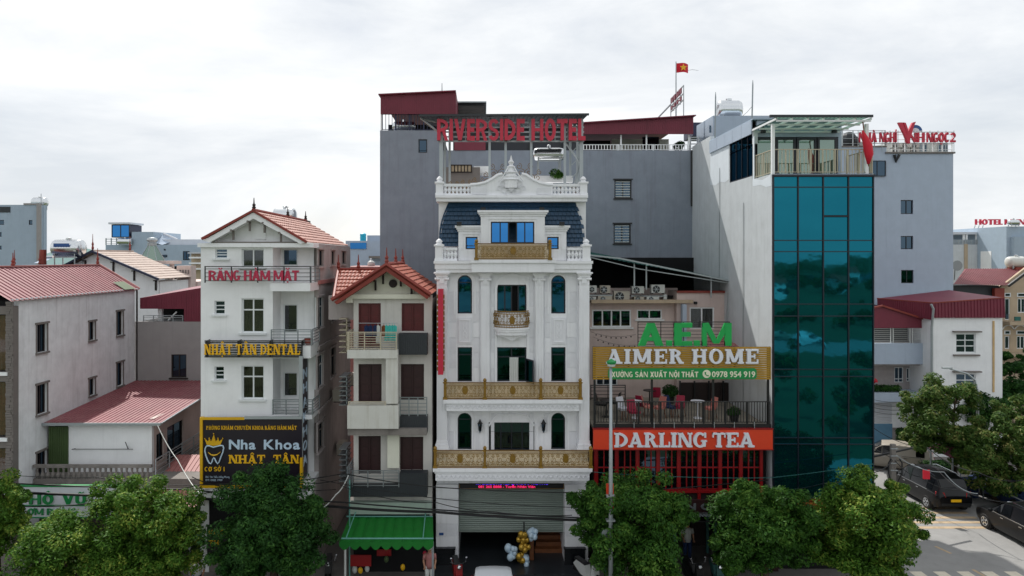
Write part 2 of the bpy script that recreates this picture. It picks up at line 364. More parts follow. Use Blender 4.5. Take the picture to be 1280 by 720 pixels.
def window(root, P, r, cols=2, rows=(1,), frame=None, glass=None, fw=.05, d=.12, sill=False, name='window', panepart='pane', surround=None, curtain=None, skip=()):
    frame = frame or M.alu; glass = glass or M.glassdark; u0, u1 = sorted(r[:2]); v0, v1 = sorted(r[2:4]); b = MB()
    b.pbox(P, u0, u0+fw, v0, v1, d-.04, d+.05); b.pbox(P, u1-fw, u1, v0, v1, d-.04, d+.05)
    b.pbox(P, u0+fw, u1-fw, v0, v0+fw, d-.037, d+.05); b.pbox(P, u0+fw, u1-fw, v1-fw, v1, d-.037, d+.05)
    iu0, iu1, iv0, iv1 = u0+fw, u1-fw, v0+fw, v1-fw
    tot = sum(rows); vs = [iv0]
    for q in rows[::-1]: vs.append(vs[-1] + (iv1-iv0)*q/tot)
    for v in vs[1:-1]: b.pbox(P, iu0, iu1, v-fw*.5, v+fw*.5, d-.033, d+.05)
    cs = [iu0 + (iu1-iu0)*i/cols for i in range(cols+1)]
    for u in cs[1:-1]: b.pbox(P, u-fw*.5, u+fw*.5, iv0, iv1, d-.03, d+.05)
    w = b.build(name, frame, root)
    for i in range(cols):
        if i in skip: continue
        for j in range(len(vs)-1):
            a0 = cs[i] + (0 if i == 0 else fw*.5); a1 = cs[i+1] - (0 if i == cols-1 else fw*.5)
            c0 = vs[j] + (0 if j == 0 else fw*.5); c1 = vs[j+1] - (0 if j == len(vs)-2 else fw*.5)
            pb(panepart, glass, w, P, a0, a1, c0, c1, d, d+.012)
    if curtain:
        c = MB(); n = 14
        for i in range(n):
            ua = iu0 + (iu1-iu0)*i/n; ub = iu0 + (iu1-iu0)*(i+1)/n; da = d+.06 + (.05 if i % 2 else 0); db = d+.06 + (0 if i % 2 else .05)
            c.quad(P.pt(ua,iv0,da), P.pt(ub,iv0,db), P.pt(ub,iv1,db), P.pt(ua,iv1,da))
        c.build('curtain', curtain, w)
    if sill or surround:
        s = MB(); m_ = surround or frame
        s.pbox(P, u0-.1, u1+.1, v0-.08, v0-.003, -.09, .05)
        if surround: s.pbox(P, u0-.07, u0-.002, v0, v1, -.03, .04); s.pbox(P, u1+.002, u1+.07, v0, v1, -.03, .04); s.pbox(P, u0-.12, u1+.12, v1+.003, v1+.09, -.07, .04)
        s.build('surround' if surround else 'sill', m_, w)
    return w
def backing(root, P, r, d=.24, m=None):     # dark room behind an opening
    pb('room_back', m or M.dark, root, P, r[0], r[1], r[2], r[3], d+.01, d+.03)

def rail(root, P, r, nb=5, horiz=True, m=None, posts=4, d0=0, pw=.02, bw=.012, name='railing', top=True):
    """railing as a part, its bars as sub-parts"""
    m = m or M.steel; u0, u1 = sorted(r[:2]); v0, v1 = sorted(r[2:4]); b = MB()
    for i in range(posts):
        u = u0 + pw + (u1-u0-2*pw)*i/max(1, posts-1); b.pbox(P, u-pw, u+pw, v0, v1, d0-pw, d0+pw)
    if top: b.pbox(P, u0, u1, v1, v1+.035, d0-.025, d0+.025)
    if not horiz: b.pbox(P, u0, u1, v0+.04, v0+.07, d0-.015, d0+.015)
    g = b.build(name, m, root)
    for i in range(nb):
        if horiz: v = v0 + (v1-v0)*(i+.5)/nb; pb('bar', m, g, P, u0, u1, v-bw, v+bw, d0-bw, d0+bw)
        else: u = u0 + (u1-u0)*(i+.5)/nb; pb('bar', m, g, P, u-bw, u+bw, v0+.07, v1, d0-bw, d0+bw)
    return g

# ------------------------------------------------------------------ lettering
GL = {}
def bfont(ch, bold):
    k = ('b', ch, bold)
    if k in GL: return GL[k]
    c = bpy.data.curves.new('letter', 'FONT'); c.body = ch; c.size = 1; c.offset = bold; c.extrude = .5; c.resolution_u = 3
    o = bpy.data.objects.new('letter', c); COL.objects.link(o)
    dg = bpy.context.evaluated_depsgraph_get(); dg.update(); me = bpy.data.meshes.new_from_object(o.evaluated_get(dg))
    bpy.data.objects.remove(o)
    xs = [v.co.x for v in me.vertices]; ys = [v.co.y for v in me.vertices]
    GL[k] = (me, min(xs), max(xs), min(ys), max(ys)); return GL[k]
def slabglyph(ch, blk=False):
    k = ('s', ch, blk)
    if k in GL: return GL[k]
    t, s, e = (.3, .2, .0) if blk else (.26, .12, .09); polys = []; strips = []
    rect = lambda a, b, c, d: polys.append([(a,b),(c,b),(c,d),(a,d)])
    def stem(x, top=True, bot=True, tt=t):
        rect(x, 0, x+tt, 1)
        if bot: rect(x-e, 0, x+tt+e, s)
        if top: rect(x-e, 1-s, x+tt+e, 1)
    def ring(cx, cy, rx, ry, a0, a1, tx=t, ty=.13, n=20):
        o = []; i = []
        for q in range(n+1):
            w = R(a0 + (a1-a0)*q/n); o.append((cx+rx*math.cos(w), cy+ry*math.sin(w))); i.append((cx+(rx-tx)*math.cos(w), cy+(ry-ty)*math.sin(w)))
        strips.append((o, i))
    import unicodedata
    dec = unicodedata.normalize('NFD', ch); base = dec[0]; marks = dec[1:]
    w = .95
    if base == 'I': w = t+2*e; stem(e)
    elif base == 'H': w = 1.08; stem(e); stem(w-e-t); rect(e, .43, w-e, .57)
    elif base == 'N':
        w = 1.1; q = .16; stem(e, True, True, q); stem(w-e-q, True, True, q); polys.append([(e,1),(e+.3,1),(w-e,0),(w-e-.3,0)])
    elif base == 'M':
        w = 1.35; q = .2; stem(e, True, True, q); stem(w-e-t, True, True, t); polys.append([(e,1),(e+.3,1),(w/2+.08,.1),(w/2-.16,.1)]); polys.append([(w-e,1),(w-e-.3,1),(w/2-.08,.1),(w/2+.1,.1)])
    elif base in 'EF':
        w = .9; stem(e); w = .72 if blk else .9; rect(e, 1-s, w, 1); rect(e, .5-s/2, .66, .5+s/2)
        if base == 'E': rect(e, 0, w, s)
        if not blk: rect(w-.1, .72, w, 1); rect(.58, .34, .68, .66); rect(w-.1, 0, w, .3)
    elif base == 'L':
        w = .68 if blk else .85; stem(e); rect(e, 0, w, s)
        if not blk: rect(w-.1, 0, w, .36)
    elif base == 'T': w = .95; c = w/2; rect(c-t/2, 0, c+t/2, 1); rect(c-t/2-e, 0, c+t/2+e, s); rect(0, 1-s, w, 1); blk or rect(0, .68, .09, 1); blk or rect(w-.09, .68, w, 1)
    elif base == 'D': w = 1.0; stem(e); ring(e+t*.6, .5, w-e-t*.6, .5, -90, 90, t, s if blk else .13)
    elif base == 'O': w = 1.02; ring(w/2, .5, w/2, .52, 0, 360, t, s if blk else .13)
    elif base == 'C': w = .95; ring(w/2, .5, w/2, .52, 45, 320); blk or rect(w-.16, .62, w-.04, 1)
    elif base == 'G': w = 1.02; ring(w/2, .5, w/2, .52, 45, 330); rect(w-.34, .05, w-.1, .45); rect(w-.44, .38, w, .48); blk or rect(w-.2, .66, w-.06, 1)
    elif base in 'RP':
        w = 1.02 if base == 'R' else .9; stem(e); ring(e+t*.6, .7 if blk else .73, (1.0 if blk else .8)-e-t*.6, .3 if blk else .27, -90, 90, .26, .15 if blk else .11)
        if base == 'R': polys.append([(.42,.5),(.68,.5),(1.0,0),(.7,0)]); blk or rect(.68, 0, w, s)
    elif base == 'A':
        w = 1.1; polys.append([(.08,0),(.24,0),(.62,1),(.46,1)]); polys.append([(w-.36,0),(w-.08,0),(.66,1),(.38,1)]); rect(.25, .22, .85, .38)
        if blk: polys.append([(-.0,0),(.3,0),(.7,1),(.4,1)]); polys.append([(w-.3,0),(w,0),(.7,1),(.4,1)])
        else: rect(-.02, 0, .36, s); rect(w-.46, 0, w+.02, s); rect(.36,1-s,.66,1)
    elif base == 'K': w = 1.05; stem(e); polys.append([(e+t,.4),(w-.25,1),(w-.05,1),(e+t,.3)]); polys.append([(.45,.5),(.65,.62),(w,0),(w-.3,0)]); blk or rect(w-.4,0,w,s); blk or rect(w-.4,1-s,w,1)
    elif base == 'U' and blk: w = .98; rect(0,.35,t,1); rect(w-t,.35,w,1); ring(w/2,.38,w/2,.38,180,360,t,s)
    elif base == 'U': w = 1.05; rect(e,.35,e+t,1); rect(0,1-s,e+t+e,1); rect(w-e-.16,.35,w-e,1); rect(w-e-.16-e,1-s,w,1); ring(w/2,.38,w/2-e,.4,180,360)
    elif base == 'Y': w = 1.05; polys.append([(.06,1),(.36,1),(.66,.45),(.4,.45)]); polys.append([(w-.06,1),(w-.24,1),(.5,.45),(.62,.4)]); rect(.4,0,.66,.5); rect(.3,0,.76,s); rect(0,1-s,.42,1); rect(w-.4,1-s,w,1)
    elif base == 'X': w = 1.05; polys.append([(0,1),(.32,1),(w,0),(w-.32,0)]); polys.append([(w,1),(w-.32,1),(0,0),(.32,0)])
    elif base == 'V': w = 1.05; polys.append([(0,1),(.32,1),(.68,0),(.37,0)]); polys.append([(w,1),(w-.3,1),(.4,0),(.68,0)])
    elif base == 'S': w = .92; ring(w/2, .72, w/2, .28, 20, 262, .27, s*.8); ring(w/2, .28, w/2, .28, 98, -160, .27, s*.8)
    elif base == '2': w = .8; ring(w/2, .7, w/2, .3, 170, -50, .25, .16); rect(0,0,w,s); polys.append([(0,s),(.3,s),(w-.02,.62),(w-.28,.5)])
    elif base == '.': w = .3; rect(0, 0, .28, .25)
    elif base == '1': w = .6; stem(.18)
    c = w/2
    up = 0; sx_ = 0
    for k in marks:
        if k == '\u0302': polys.append([(c-.26,1.07),(c-.1,1.07),(c+.03,1.28),(c-.05,1.28)]); polys.append([(c+.1,1.07),(c+.26,1.07),(c+.05,1.28),(c-.03,1.28)]); sx_ = .26
        elif k == '\u0306': strips.append(([(c+.24*math.cos(R(a)), 1.26+.2*math.sin(R(a))) for a in range(180,361,20)], [(c+.13*math.cos(R(a)), 1.26+.09*math.sin(R(a))) for a in range(180,361,20)]))
        elif k == '\u0323': ring(c, -.16, .09, .09, 0, 360, .088, .088, 8)
        elif k == '\u0300': polys.append([(c-.2,1.28),(c-.04,1.28),(c+.08,1.07),(c-.02,1.07)])
        elif k == '\u0301': polys.append([(c+.04+sx_,1.3),(c+.2+sx_,1.3),(c+.02+sx_,1.09),(c-.08+sx_,1.09)])
        elif k == '\u0309': ring(c, 1.24, .12, .1, -60, 170, .07, .06, 8); polys.append([(c-.02,1.04),(c+.06,1.04),(c+.06,1.17),(c-.02,1.17)])
        elif k == '\u0303': polys.append([(c-.24,1.1),(c-.1,1.24),(c+.1,1.12),(c+.24,1.26),(c+.24,1.16),(c+.1,1.03),(c-.1,1.14),(c-.24,1.02)])
        elif k == '\u031b': polys.append([(w-.14,.8),(w+.0,.86),(w+.12,1.08),(w+.0,1.1),(w-.06,.98),(w-.2,.95)])
    b = MB()
    for n_, p in enumerate(polys):
        z = .5 - .03*(n_ % 9); k0 = len(b.v); m_ = len(p)
        b.v += [Vector((x,y,z)) for x,y in p] + [Vector((x,y,-.5)) for x,y in p]; b.f.append(tuple(range(k0,k0+m_)))
        for i in range(m_): j=(i+1)%m_; b.f.append((k0+i,k0+m_+i,k0+m_+j,k0+j))
    for n_, (o, i) in enumerate(strips):
        z = .47 - .03*n_
        for q in range(len(o)-1):
            p = [o[q], o[q+1], i[q+1], i[q]]; k0 = len(b.v)
            b.v += [Vector((x,y,z)) for x,y in p] + [Vector((x,y,-.5)) for x,y in p]; b.f += [(k0,k0+1,k0+2,k0+3),(k0,k0+4,k0+5,k0+1),(k0+2,k0+6,k0+7,k0+3)]
    me = bpy.data.meshes.new('letter'); me.from_pydata([tuple(v) for v in b.v], [], b.f)
    xs = [v.x for v in b.v]; ys = [v.y for v in b.v]; GL[k] = (me, 0, w, 0, 1); return GL[k]
GM = {}
def letters(root, text, u0, u1, v0, v1, P, m, depth=.06, d=0, bold=.02, slab=False, blk=False, gap=.12, space=.42, name='letter', one=False, rot=None, adv=None, italic=0):
    """cap letters between baseline v0 and cap height v1, stretched to fill u0..u1; each letter a part (or one part for fine print)"""
    u0, u1 = sorted((u0, u1)); v0, v1 = sorted((v0, v1)); items = []; x = 0
    hb = (0, 1) if slab or blk else bfont('H', bold)[3:5]
    capH = (hb[1]-hb[0])
    if one and (slab or blk):
        b = MB()
        for ch in text:
            if ch == ' ': x += space; continue
            g = slabglyph(ch, blk); k0 = len(b.v); b.v += [Vector((v.co.x+x, v.co.y, v.co.z)) for v in g[0].vertices]; b.f += [tuple(k0+i for i in f.vertices) for f in g[0].polygons]; x += g[2]-g[1]+gap
        me2 = bpy.data.meshes.new('lettering'); me2.from_pydata([tuple(v) for v in b.v], [], b.f); me2.materials.append(m)
        o = link(name, me2, root); o['kind'] = 'stuff'; lay = [(o, u0, 0, 0, (u1-u0)/(x-gap), (v1-v0))]
    elif one:
        me, a, b_, c, d_ = bfont(text, bold); key = (text, m.name, 'one')
        me2 = me.copy(); me2.materials.clear(); me2.materials.append(m)
        o = link(name, me2, root); sx = (u1-u0)/(b_-a); sz = (v1-v0)/capH
        place = [(o, a, 0, sx, sz)]; lay = [(o, u0, a, hb[0], sx, sz)]
    else:
        for ch in text:
            if ch == ' ': x += space; continue
            g = slabglyph(ch, blk) if slab or blk else bfont(ch, bold); items.append((ch, g, x)); x += (g[2]-g[1]) + gap
        tot = x - gap; sx = (u1-u0)/tot; sz = (v1-v0)/capH; lay = []
        for ch, g, xo in items:
            key = (ch, m.name, bold, slab, blk)
            if key not in GM: me = g[0].copy(); me.materials.clear(); me.materials.append(m); GM[key] = me
            o = link(name, GM[key], root); lay.append((o, u0+xo*sx, g[1], hb[0], sx, sz))
    og = ORG.get(root.name, Vector())
    for o, uu, a, y0, sx, sz in lay:
        p = P.pt(uu, v0, d) - og
        o.rotation_euler = (R(90), 0, 0) if P.kind == 'f' else (R(90), 0, R(90) if P.N.x > 0 else R(-90))
        rx = o.rotation_euler.to_matrix(); p = p - rx @ Vector((a*sx, y0*sz, 0)); o.location = p; o.scale = (sx, sz, depth); ORG[o.name] = og.copy()
def lp(root, text, px0, px1, ptop, pbase, P, m, **k):
    r = rc(P, px0, ptop, px1, pbase); letters(root, text, r[0], r[1], r[2], r[3], P, m, **k)
# ================================================================== ground, roads, water
def sheet(name, m, x0, x1, y0, y1, z, th=0.3):
    b = MB(); b.box(x0, x1, y0, y1, z-th, z); o = b.build(name, m); o['kind'] = 'structure'; return o
g = MB(); g.quad((-3000,-3000,-.05),(3000,-3000,-.05),(3000,3000,-.05),(-3000,3000,-.05)); o = g.build('ground', M.grass); o['kind'] = 'structure'
sheet('road', M.asphalt, -120, 120, 12, 24, 0, .04)
sheet('side_street', M.asphalt, 17.2, 27.6, 24, 60, 0, .04)
sheet('pavement', M.paving, -60, 17.0, 24, 28.4, .12, .2)
sheet('pavement_right', M.paving, 27.6, 60, 24, 60, .12, .2)
sheet('yard', M.paving, -60, 17.0, 28.4, 60, -.004, .04)
sheet('far_road', M.asphalt, -150, 150, -52, -38, 0, .04)
w = MB(); w.box(-160, 260, -360, -250, -.3, -.02); o = w.build('lake', mirrormat('lake_water', '#9fb4bc', '#22302e', .6, .05)); o['kind'] = 'structure'
kb = MB(); kb.box(17.0, 17.2, 24, 60, -.05, .13); o = kb.build('kerb', M.concrete); o['kind'] = 'structure'
# painted markings (4 mm sheets)
for i, py in enumerate((635, 641, 647, 653, 659.5, 671)):
    Y = H * F / (py - VY)
    if i < 5: bxo = bx('road_stripe', M.roadyellow, None, XX(1100, Y), 24.6, Y-.13, Y+.13, .001, .006); bxo['kind'] = 'structure'
for a, b_ in (((1169,683),(1189,692)), ((1216,712),(1234,722)), ((1146,668),(1156,673))):
    A = Vector((XX(a[0], H*F/(a[1]-VY)), H*F/(a[1]-VY), .006)); B = Vector((XX(b_[0], H*F/(b_[1]-VY)), H*F/(b_[1]-VY), .006))
    t = (B-A).normalized(); s_ = Vector((-t.y, t.x, 0))*.07; q = MB().quad(A-s_, B-s_, B+s_, A+s_); o = q.build('lane_dash', M.roadyellow); o['kind'] = 'structure'
for i in range(9):
    x = 17.6 + i*.98; o = bx('crossing_bar', M.roadwhite, None, x, x+.5, 26.0, 28.25, .001, .007); o['kind'] = 'structure'

# ================================================================== shared pieces
def tank(label, c, r, ln, axis='X', stand=.8, group=None, printed=False, m=None):
    t = thing('water_tank', label, 'water tank', (c[0], c[1], c[2]-r-stand), group)
    pr = [(.05, -ln/2), (r*.55, -ln/2+.02), (r*.9, -ln/2+.1), (r, -ln/2+.22)]
    k = 9
    for i in range(1, k): pr += [(r, -ln/2+.22+(ln-.44)*i/k-.02), (r*1.02, -ln/2+.22+(ln-.44)*i/k)]
    pr += [(r, ln/2-.22), (r*.9, ln/2-.1), (r*.55, ln/2-.02), (.05, ln/2)]
    MB().lathe(pr, c, axis, 20).build('cylinder', m or M.stain, t, smooth=True)
    MB().lathe([(r*.3, 0), (r*.3, .12), (.02, .16)], (c[0], c[1], c[2]+r*.97), 'Z', 12).build('lid', M.stain, t)
    for s in (-1, 1):
        for q in (-1, 1):
            dx, dy = (s*ln*.33, q*r*.75) if axis == 'X' else (q*r*.75, s*ln*.33)
            bx('leg', M.galv, t, c[0]+dx-.03, c[0]+dx+.03, c[1]+dy-.03, c[1]+dy+.03, c[2]-r-stand, c[2]-r*.55)
    bx('crossbar', M.galv, t, c[0]-(ln*.36 if axis == 'X' else r*.8), c[0]+(ln*.36 if axis == 'X' else r*.8), c[1]-r*.8, c[1]-r*.8+.05, c[2]-r-.05, c[2]-r+.02)
    if printed and axis == 'X':
        b = MB(); n0 = len(b.v)
        for i in range(5):
            w_ = R(-62+i*16); b.v += [Vector((c[0]-ln*.32, c[1]-(r*1.03)*math.cos(w_+R(25)), c[2]+(r*1.03)*math.sin(w_+R(45)))), Vector((c[0]+ln*.2, c[1]-(r*1.03)*math.cos(w_+R(25)), c[2]+(r*1.03)*math.sin(w_+R(45))))]
        for i in range(1, 4): b.f.append((2*i-2, 2*i-1, 2*i+1, 2*i))
        b.build('printed_label', M.blue, t)
    return t
def finial(root, x, y, z, h=.5, m=None, name='finial'):
    MB().lathe([(.05,0),(.09,h*.1),(.05,h*.25),(.08,h*.35),(.03,h*.5),(.015,h)], (x,y,z), 'Z', 8).build(name, m or M.tileedge, root)
def brackets(root, pts, P, m=None):
    for px, py in pts:
        r = rc(P, px-1.2, py, px+1.2, py+13); b = MB(); u = (r[0]+r[1])/2
        b.pbox(P, r[0], r[1], r[2], r[3], -.05, 0); b.pbox(P, r[0]-.001, r[1]+.001, r[3]-.07, r[3], -.3, -.05)
        b.build('roof_bracket', m or M.darkbrown, root)
def ac_unit(P, r, label, m=None, depth=.35, d=-.4, name='air_conditioner', parent=None):
    u0, u1, v0, v1 = r
    if parent is None:
        base = P.pt((u0+u1)/2, v0, d+depth/2); t = thing(name, label, 'air conditioner', base, 'outdoor air conditioner units')
    else: t = parent
    MB().pbox(P, u0, u1, v0+.03, v1, d, d+depth).build('casing', m or M.acwhite, t)
    w, h = abs(u1-u0), v1-v0; rr = min(w*.34, h*.42); cu = u0 + (u1-u0)*.36; cv = (v0+v1)/2
    fp = MB(); o = [(cu+rr*math.cos(k*math.pi/10), cv+rr*math.sin(k*math.pi/10)) for k in range(20)]
    fp.prism(P, o, d-.015, d+.01); fan = fp.build('fan_grille', M.fan, t)
    hb = MB(); o2 = [(cu+rr*.25*math.cos(k*math.pi/5), cv+rr*.25*math.sin(k*math.pi/5)) for k in range(10)]; hb.prism(P, o2, d-.03, d-.012)
    for k in range(6):
        a = k*math.pi/3; ca, sa = math.cos(a), math.sin(a); e_ = .012
        hb.prism(P, [(cu+ca*rr*.2-sa*e_, cv+sa*rr*.2+ca*e_), (cu+ca*rr-sa*e_, cv+sa*rr+ca*e_), (cu+ca*rr+sa*e_, cv+sa*rr-ca*e_), (cu+ca*rr*.2+sa*e_, cv+sa*rr*.2-ca*e_)], d-.022, d-.016)
    hb.build('grille_guard', M.galv, fan)
    b = MB(); b.pbox(P, u0+.06*w, u0+.14*w, v0-.02, v0+.03, d+.03, d+depth-.03); b.pbox(P, u1-.14*w, u1-.06*w, v0-.02, v0+.03, d+.03, d+depth-.03); b.build('foot', M.black, t)
    return t
def tileroof(root, A, B, Cc, D, cols, rows, m, name='roof_tiles', h=.05):
    """clay tiles on the slope A-B (eave) to D-Cc (ridge), each a bent piece, joined"""
    A, B, Cc, D = map(Vector, (A, B, Cc, D)); nr = (B-A).cross(D-A).normalized()
    if nr.z < 0: nr = -nr
    b = MB(); pt = lambda f, g: A.lerp(B, f).lerp(D.lerp(Cc, f), g)
    for j in range(rows):
        for i in range(cols):
            f0, f1, f2 = i/cols, (i+.5)/cols, (i+.96)/cols; g0, g1 = j/rows, (j+1.02)/rows
            jit = random.uniform(-.1, .1)*h
            p = [pt(f0,g0)+nr*(h*.75+jit), pt(f1,g0)+nr*(h*1.35+jit), pt(f2,g0)+nr*(h*.75+jit), pt(f2,g1)+nr*h*.05, pt(f1,g1)+nr*h*.45, pt(f0,g1)+nr*h*.05]
            n = len(b.v); b.v += p + [pt(f0,g0), pt(f2,g0)]; b.f += [(n,n+1,n+4,n+5),(n+1,n+2,n+3,n+4),(n+6,n+7,n+2,n+1,n)]
    b.quad(A, B, Cc, D)
    return b.build(name, m, root, kind='stuff')

# ================================================================== house at the left edge: stone strip, long rendered side wall, red sheet roof
XA = -19.3
t = thing('beige_house', 'long pale rendered house with red sheet roof and stone corner strip at far left', 'house', (-22, 33, 0))
PS = SP(XA, 1); P28 = FP(28)
wins = []
for x0, x1, rows in ((46, 58.5, ((405,440),(480,517),(564,600))), (111.5, 118.5, ((402,425),(473,494))), (146, 153.5, ((389,419),(453,482)))):
    for a, b_ in rows: wins.append(rc(PS, x0, a, x1, b_))
b = MB().wall(PS, 28.301, 37.7, 0, 11.28, wins, .25); b.build('side_wall', M.beige, t)
MB().box(-25.2, XA-.26, 28.3, 37.7, 0, 11.2).build('core', M.dark, t)
for i, r in enumerate(wins): window(t, PS, r, 2 if i < 3 else 1, (1,), M.greyframe if False else M.darkbrown, M.glassdark, .045, .13, surround=M.greyframe, curtain=None)
# front slice
hl = [rc(P28, -60, a, 7.5, b_) for a, b_ in ((393,465),(477,547),(560,615))]
MB().wall(P28, -25.2, XA, 0, 11.0, hl, .3).build('front_wall', M.greyframe, t)
for r in hl:
    window(t, P28, r, 4, (1,), M.darkbrown, M.clear, .05, .15, curtain=M.curtainred)
    pb('ledge', M.white, t, P28, r[0]-.05, r[1]+.1, r[2]-.14, r[2]-.003, -.1, .06)
b = MB(); z = .2
while z < 11.1:
    h = random.uniform(.07, .13); u = XX(8, 28)
    while u < XA-.02:
        l_ = random.uniform(.12, .3); b.pbox(P28, u, min(u+l_, XA+.01), z, z+h-.012, -random.uniform(.03,.07), -.001); u += l_+.012
    z += h
b.build('stone_cladding', M.greyframe, t, kind='stuff')
zr, ze = 12.57, 11.28
rf = MB().corr((XA+.18, 27.6, ze-.05), (XA+.18, 37.9, ze-.05), (-21.4, 37.9, zr), (-21.4, 27.6, zr), 34, .035).build('roof', M.redroof, t)
MB().quad((-21.4,27.6,zr),(-21.4,37.9,zr),(-25.4,37.9,10.4),(-25.4,27.6,10.4)).build('roof_back_slope', M.redroof, t)
MB().box(-21.5,-21.3,27.6,37.95,zr,zr+.07).build('ridge_cap', M.pinkroof, t)
MB().quad((XA+.1,37.7,ze-.1),(-21.4,37.7,zr-.05),(-25.2,37.7,10.4),(-25.2,37.7,9)).build('gable', M.beige, t)
MB().tube([(XA+.1,27.7,ze-.02),(XA+.1,37.9,ze-.02)], .05).build('gutter', M.galv, t)
MB().tube([(-21.35,37.9,zr+.04),(XA+.15,37.92,ze)], .06).build('verge_trim', M.pinkroof, t)
# translucent sheet near the back edge
MB().quad((XA+.2,36.3,ze+.02),(XA+.2,37.4,ze+.02),(XA-.45,37.4,ze+.42),(XA-.45,36.3,ze+.42)).build('rooflight', M.greensheet, t)
finial(t, -21.4, 37.8, zr+.05, .9); finial(t, -21.4, 31.0, zr+.05, .6)
MB().tube([(XA+.1,37.75,ze),(XA+.1,37.75,4)], .045).build('drainpipe', M.darkbrown, t)

# ================================================================== grey rear house with maroon terrace cladding
P38 = FP(37.75)
t = thing('grey_rear_house', 'grey rendered house with maroon sheet terrace cladding between beige house and dental clinic', 'house', (-16.9, 37.8, 0))
wr = rc(P38, 214, 443, 233, 472); x0, x1 = XX(168, 37.75), XX(262, 37.75)
op = rc(P38, 176, 386, 230, 402)
MB().wall(P38, x0, x1, 0, ZZ(402,37.75), [wr], .2).build('wall', M.greywall, t)
window(t, P38, wr, 2, (1,), M.darkbrown, M.glassdark, .06, .1, sill=True)
MB().box(x0, x1, 38.0, 44, 0, ZZ(402,37.75)-.05).build('core', M.dark, t)
b = MB(); u = [XX(v, 37.75) for v in (175, 230, 262)]
b.prism(P38, [(u[0], ZZ(386,37.75)), (u[2], ZZ(386,37.75)), (u[2], ZZ(358,37.75)), (u[0], ZZ(372.5,37.75))], 0, .05)
b.prism(P38, [(u[1], ZZ(402,37.75)), (u[2], ZZ(402,37.75)), (u[2], ZZ(386.01,37.75)), (u[1], ZZ(386.01,37.75))], 0, .05)
b.build('sheet_cladding', M.maroon, t)
rb = MB()
for i in range(28):
    uu = u[0] + (u[2]-u[0])*(i+.5)/28; top = ZZ(372.5,37.75)+(ZZ(358,37.75)-ZZ(372.5,37.75))*(i+.5)/28; bot = ZZ(386,37.75) if uu < u[1] else ZZ(402,37.75); rb.pbox(P38, uu-.02, uu+.02, bot, top, -.02, 0)
rb.build('sheet_ribs', M.maroon, t, kind='stuff')
MB().quad((u[0],37.8,ZZ(372.5,37.75)),(u[2],37.8,ZZ(358,37.75)),(u[2],44,ZZ(358,37.75)+.3),(u[0],44,ZZ(372.5,37.75)+.3)).build('roof', M.maroon, t)
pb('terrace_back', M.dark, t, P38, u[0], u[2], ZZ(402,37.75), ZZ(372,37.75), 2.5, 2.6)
rail(t, P38, (XX(178,37.75), XX(228,37.75), ZZ(402,37.75), ZZ(395,37.75)), 2, True, M.galv, 5, .1)
pb('pillar', M.white, t, P38, XX(194,37.75), XX(199,37.75), ZZ(402,37.75), ZZ(386,37.75), .3, .5)
MB().tube([P38.pt(XX(208,37.75), ZZ(401,37.75), .2), P38.pt(XX(219,37.75), ZZ(390,37.75), .2)], .04).build('brace', M.white, t)

# ================================================================== low annex with red lean-to roof
YA = 30.1; PA = FP(YA); XR = -14.65
t = thing('low_annex', 'low white annex with pinkish red lean-to roof and olive green side panel', 'house', (-17, 31, 0))
ZF = ZZ(592, YA)
MB().wall(PA, XX(85,YA), XR, ZF, ZZ(532,YA), [], .2).build('front_wall', M.white, t)
MB().corr(PA.pt(XX(61,YA),ZF,-.02), PA.pt(XX(86,YA),ZF,-.02), PA.pt(XX(86,YA),ZZ(533,YA),-.02), PA.pt(XX(61,YA),ZZ(533,YA),-.02), 9, .03).build('sheet_panel', M.greensheet, t)
PR = SP(XR, 1); hw = rc(PR, 195.5, 541, 204.5, 576); hd = rc(PR, 209, 529, 229, 600)
hd = (hd[0], hd[1], ZF, hd[3])
MB().wall(PR, YA+.201, 37.7, ZF, 5.85, [hw, hd], .2).build('side_wall', M.pink, t)
window(t, PR, hw, 2, (1,), M.darkbrown, M.glassdark, .05, .1)
window(t, PR, hd, 2, (1,), M.darkbrown, M.glassdark, .05, .1, name='door')
MB().box(-19.1, XR-.3, YA+.3, 37.5, ZF, 5.5).build('core', M.dark, t)
z0, z1 = ZZ(529, YA-.3), 6.2
MB().corr((-19.28,29.8,z0),(-14.1,29.8,z0),(-14.1,37.7,z1),(-19.28,37.7,z1), 26, .03).build('roof', M.redroof, t)
MB().box(-19.28,-14.1,29.74,29.79,z0-.1,z0+.02).build('gutter', M.galv, t)
b = MB(); b.tube([(-14.1,29.8,z0-.02),(-14.1,37.7,z1-.02)], .04); b.build('eave_trim', M.galv, t)
MB().box(-19.25,-12.0,29.15,YA-.01, 3.1, 3.55).build('terrace_slab', M.concrete, t)
MB().box(-14.9,-11.9,YA,37.6, 3.1, 3.5).build('terrace_floor', M.concrete, t)
MB().box(-19.25,-14.2,29.1,29.25, 4.03, 4.15).build('coping', M.concrete, t)
BAL = MB().lathe([(.045,0),(.075,.08),(.085,.16),(.04,.3),(.055,.42),(.055,.48)], (0,0,0), 'Z', 8); bm = bpy.data.meshes.new('baluster'); bm.from_pydata([tuple(v) for v in BAL.v], [], BAL.f); bm.materials.append(M.concrete)
for i in range(22):
    o = link('baluster', bm, t); o.location = Vector((-19.1+i*.225, 29.18, 3.55)) - ORG[t.name]
PTs = SP(-14.1, 1)
rail(t, PTs, (29.3, 37.0, 3.5, 4.3), 4, True, M.galv, 7)
b = MB(); b.tube([PA.pt(XX(92,YA),ZZ(561,YA),-.06), PA.pt(XX(167,YA),ZZ(561,YA),-.06)], .012); b.build('clothes_line', M.black, t)
for px in (94, 160):
    MB().tube([PA.pt(XX(px,YA),ZZ(561,YA),0), PA.pt(XX(px+2,YA),ZZ(550 if px > 100 else 559,YA),-.35)], .02).build('bracket_arm', M.black, t)
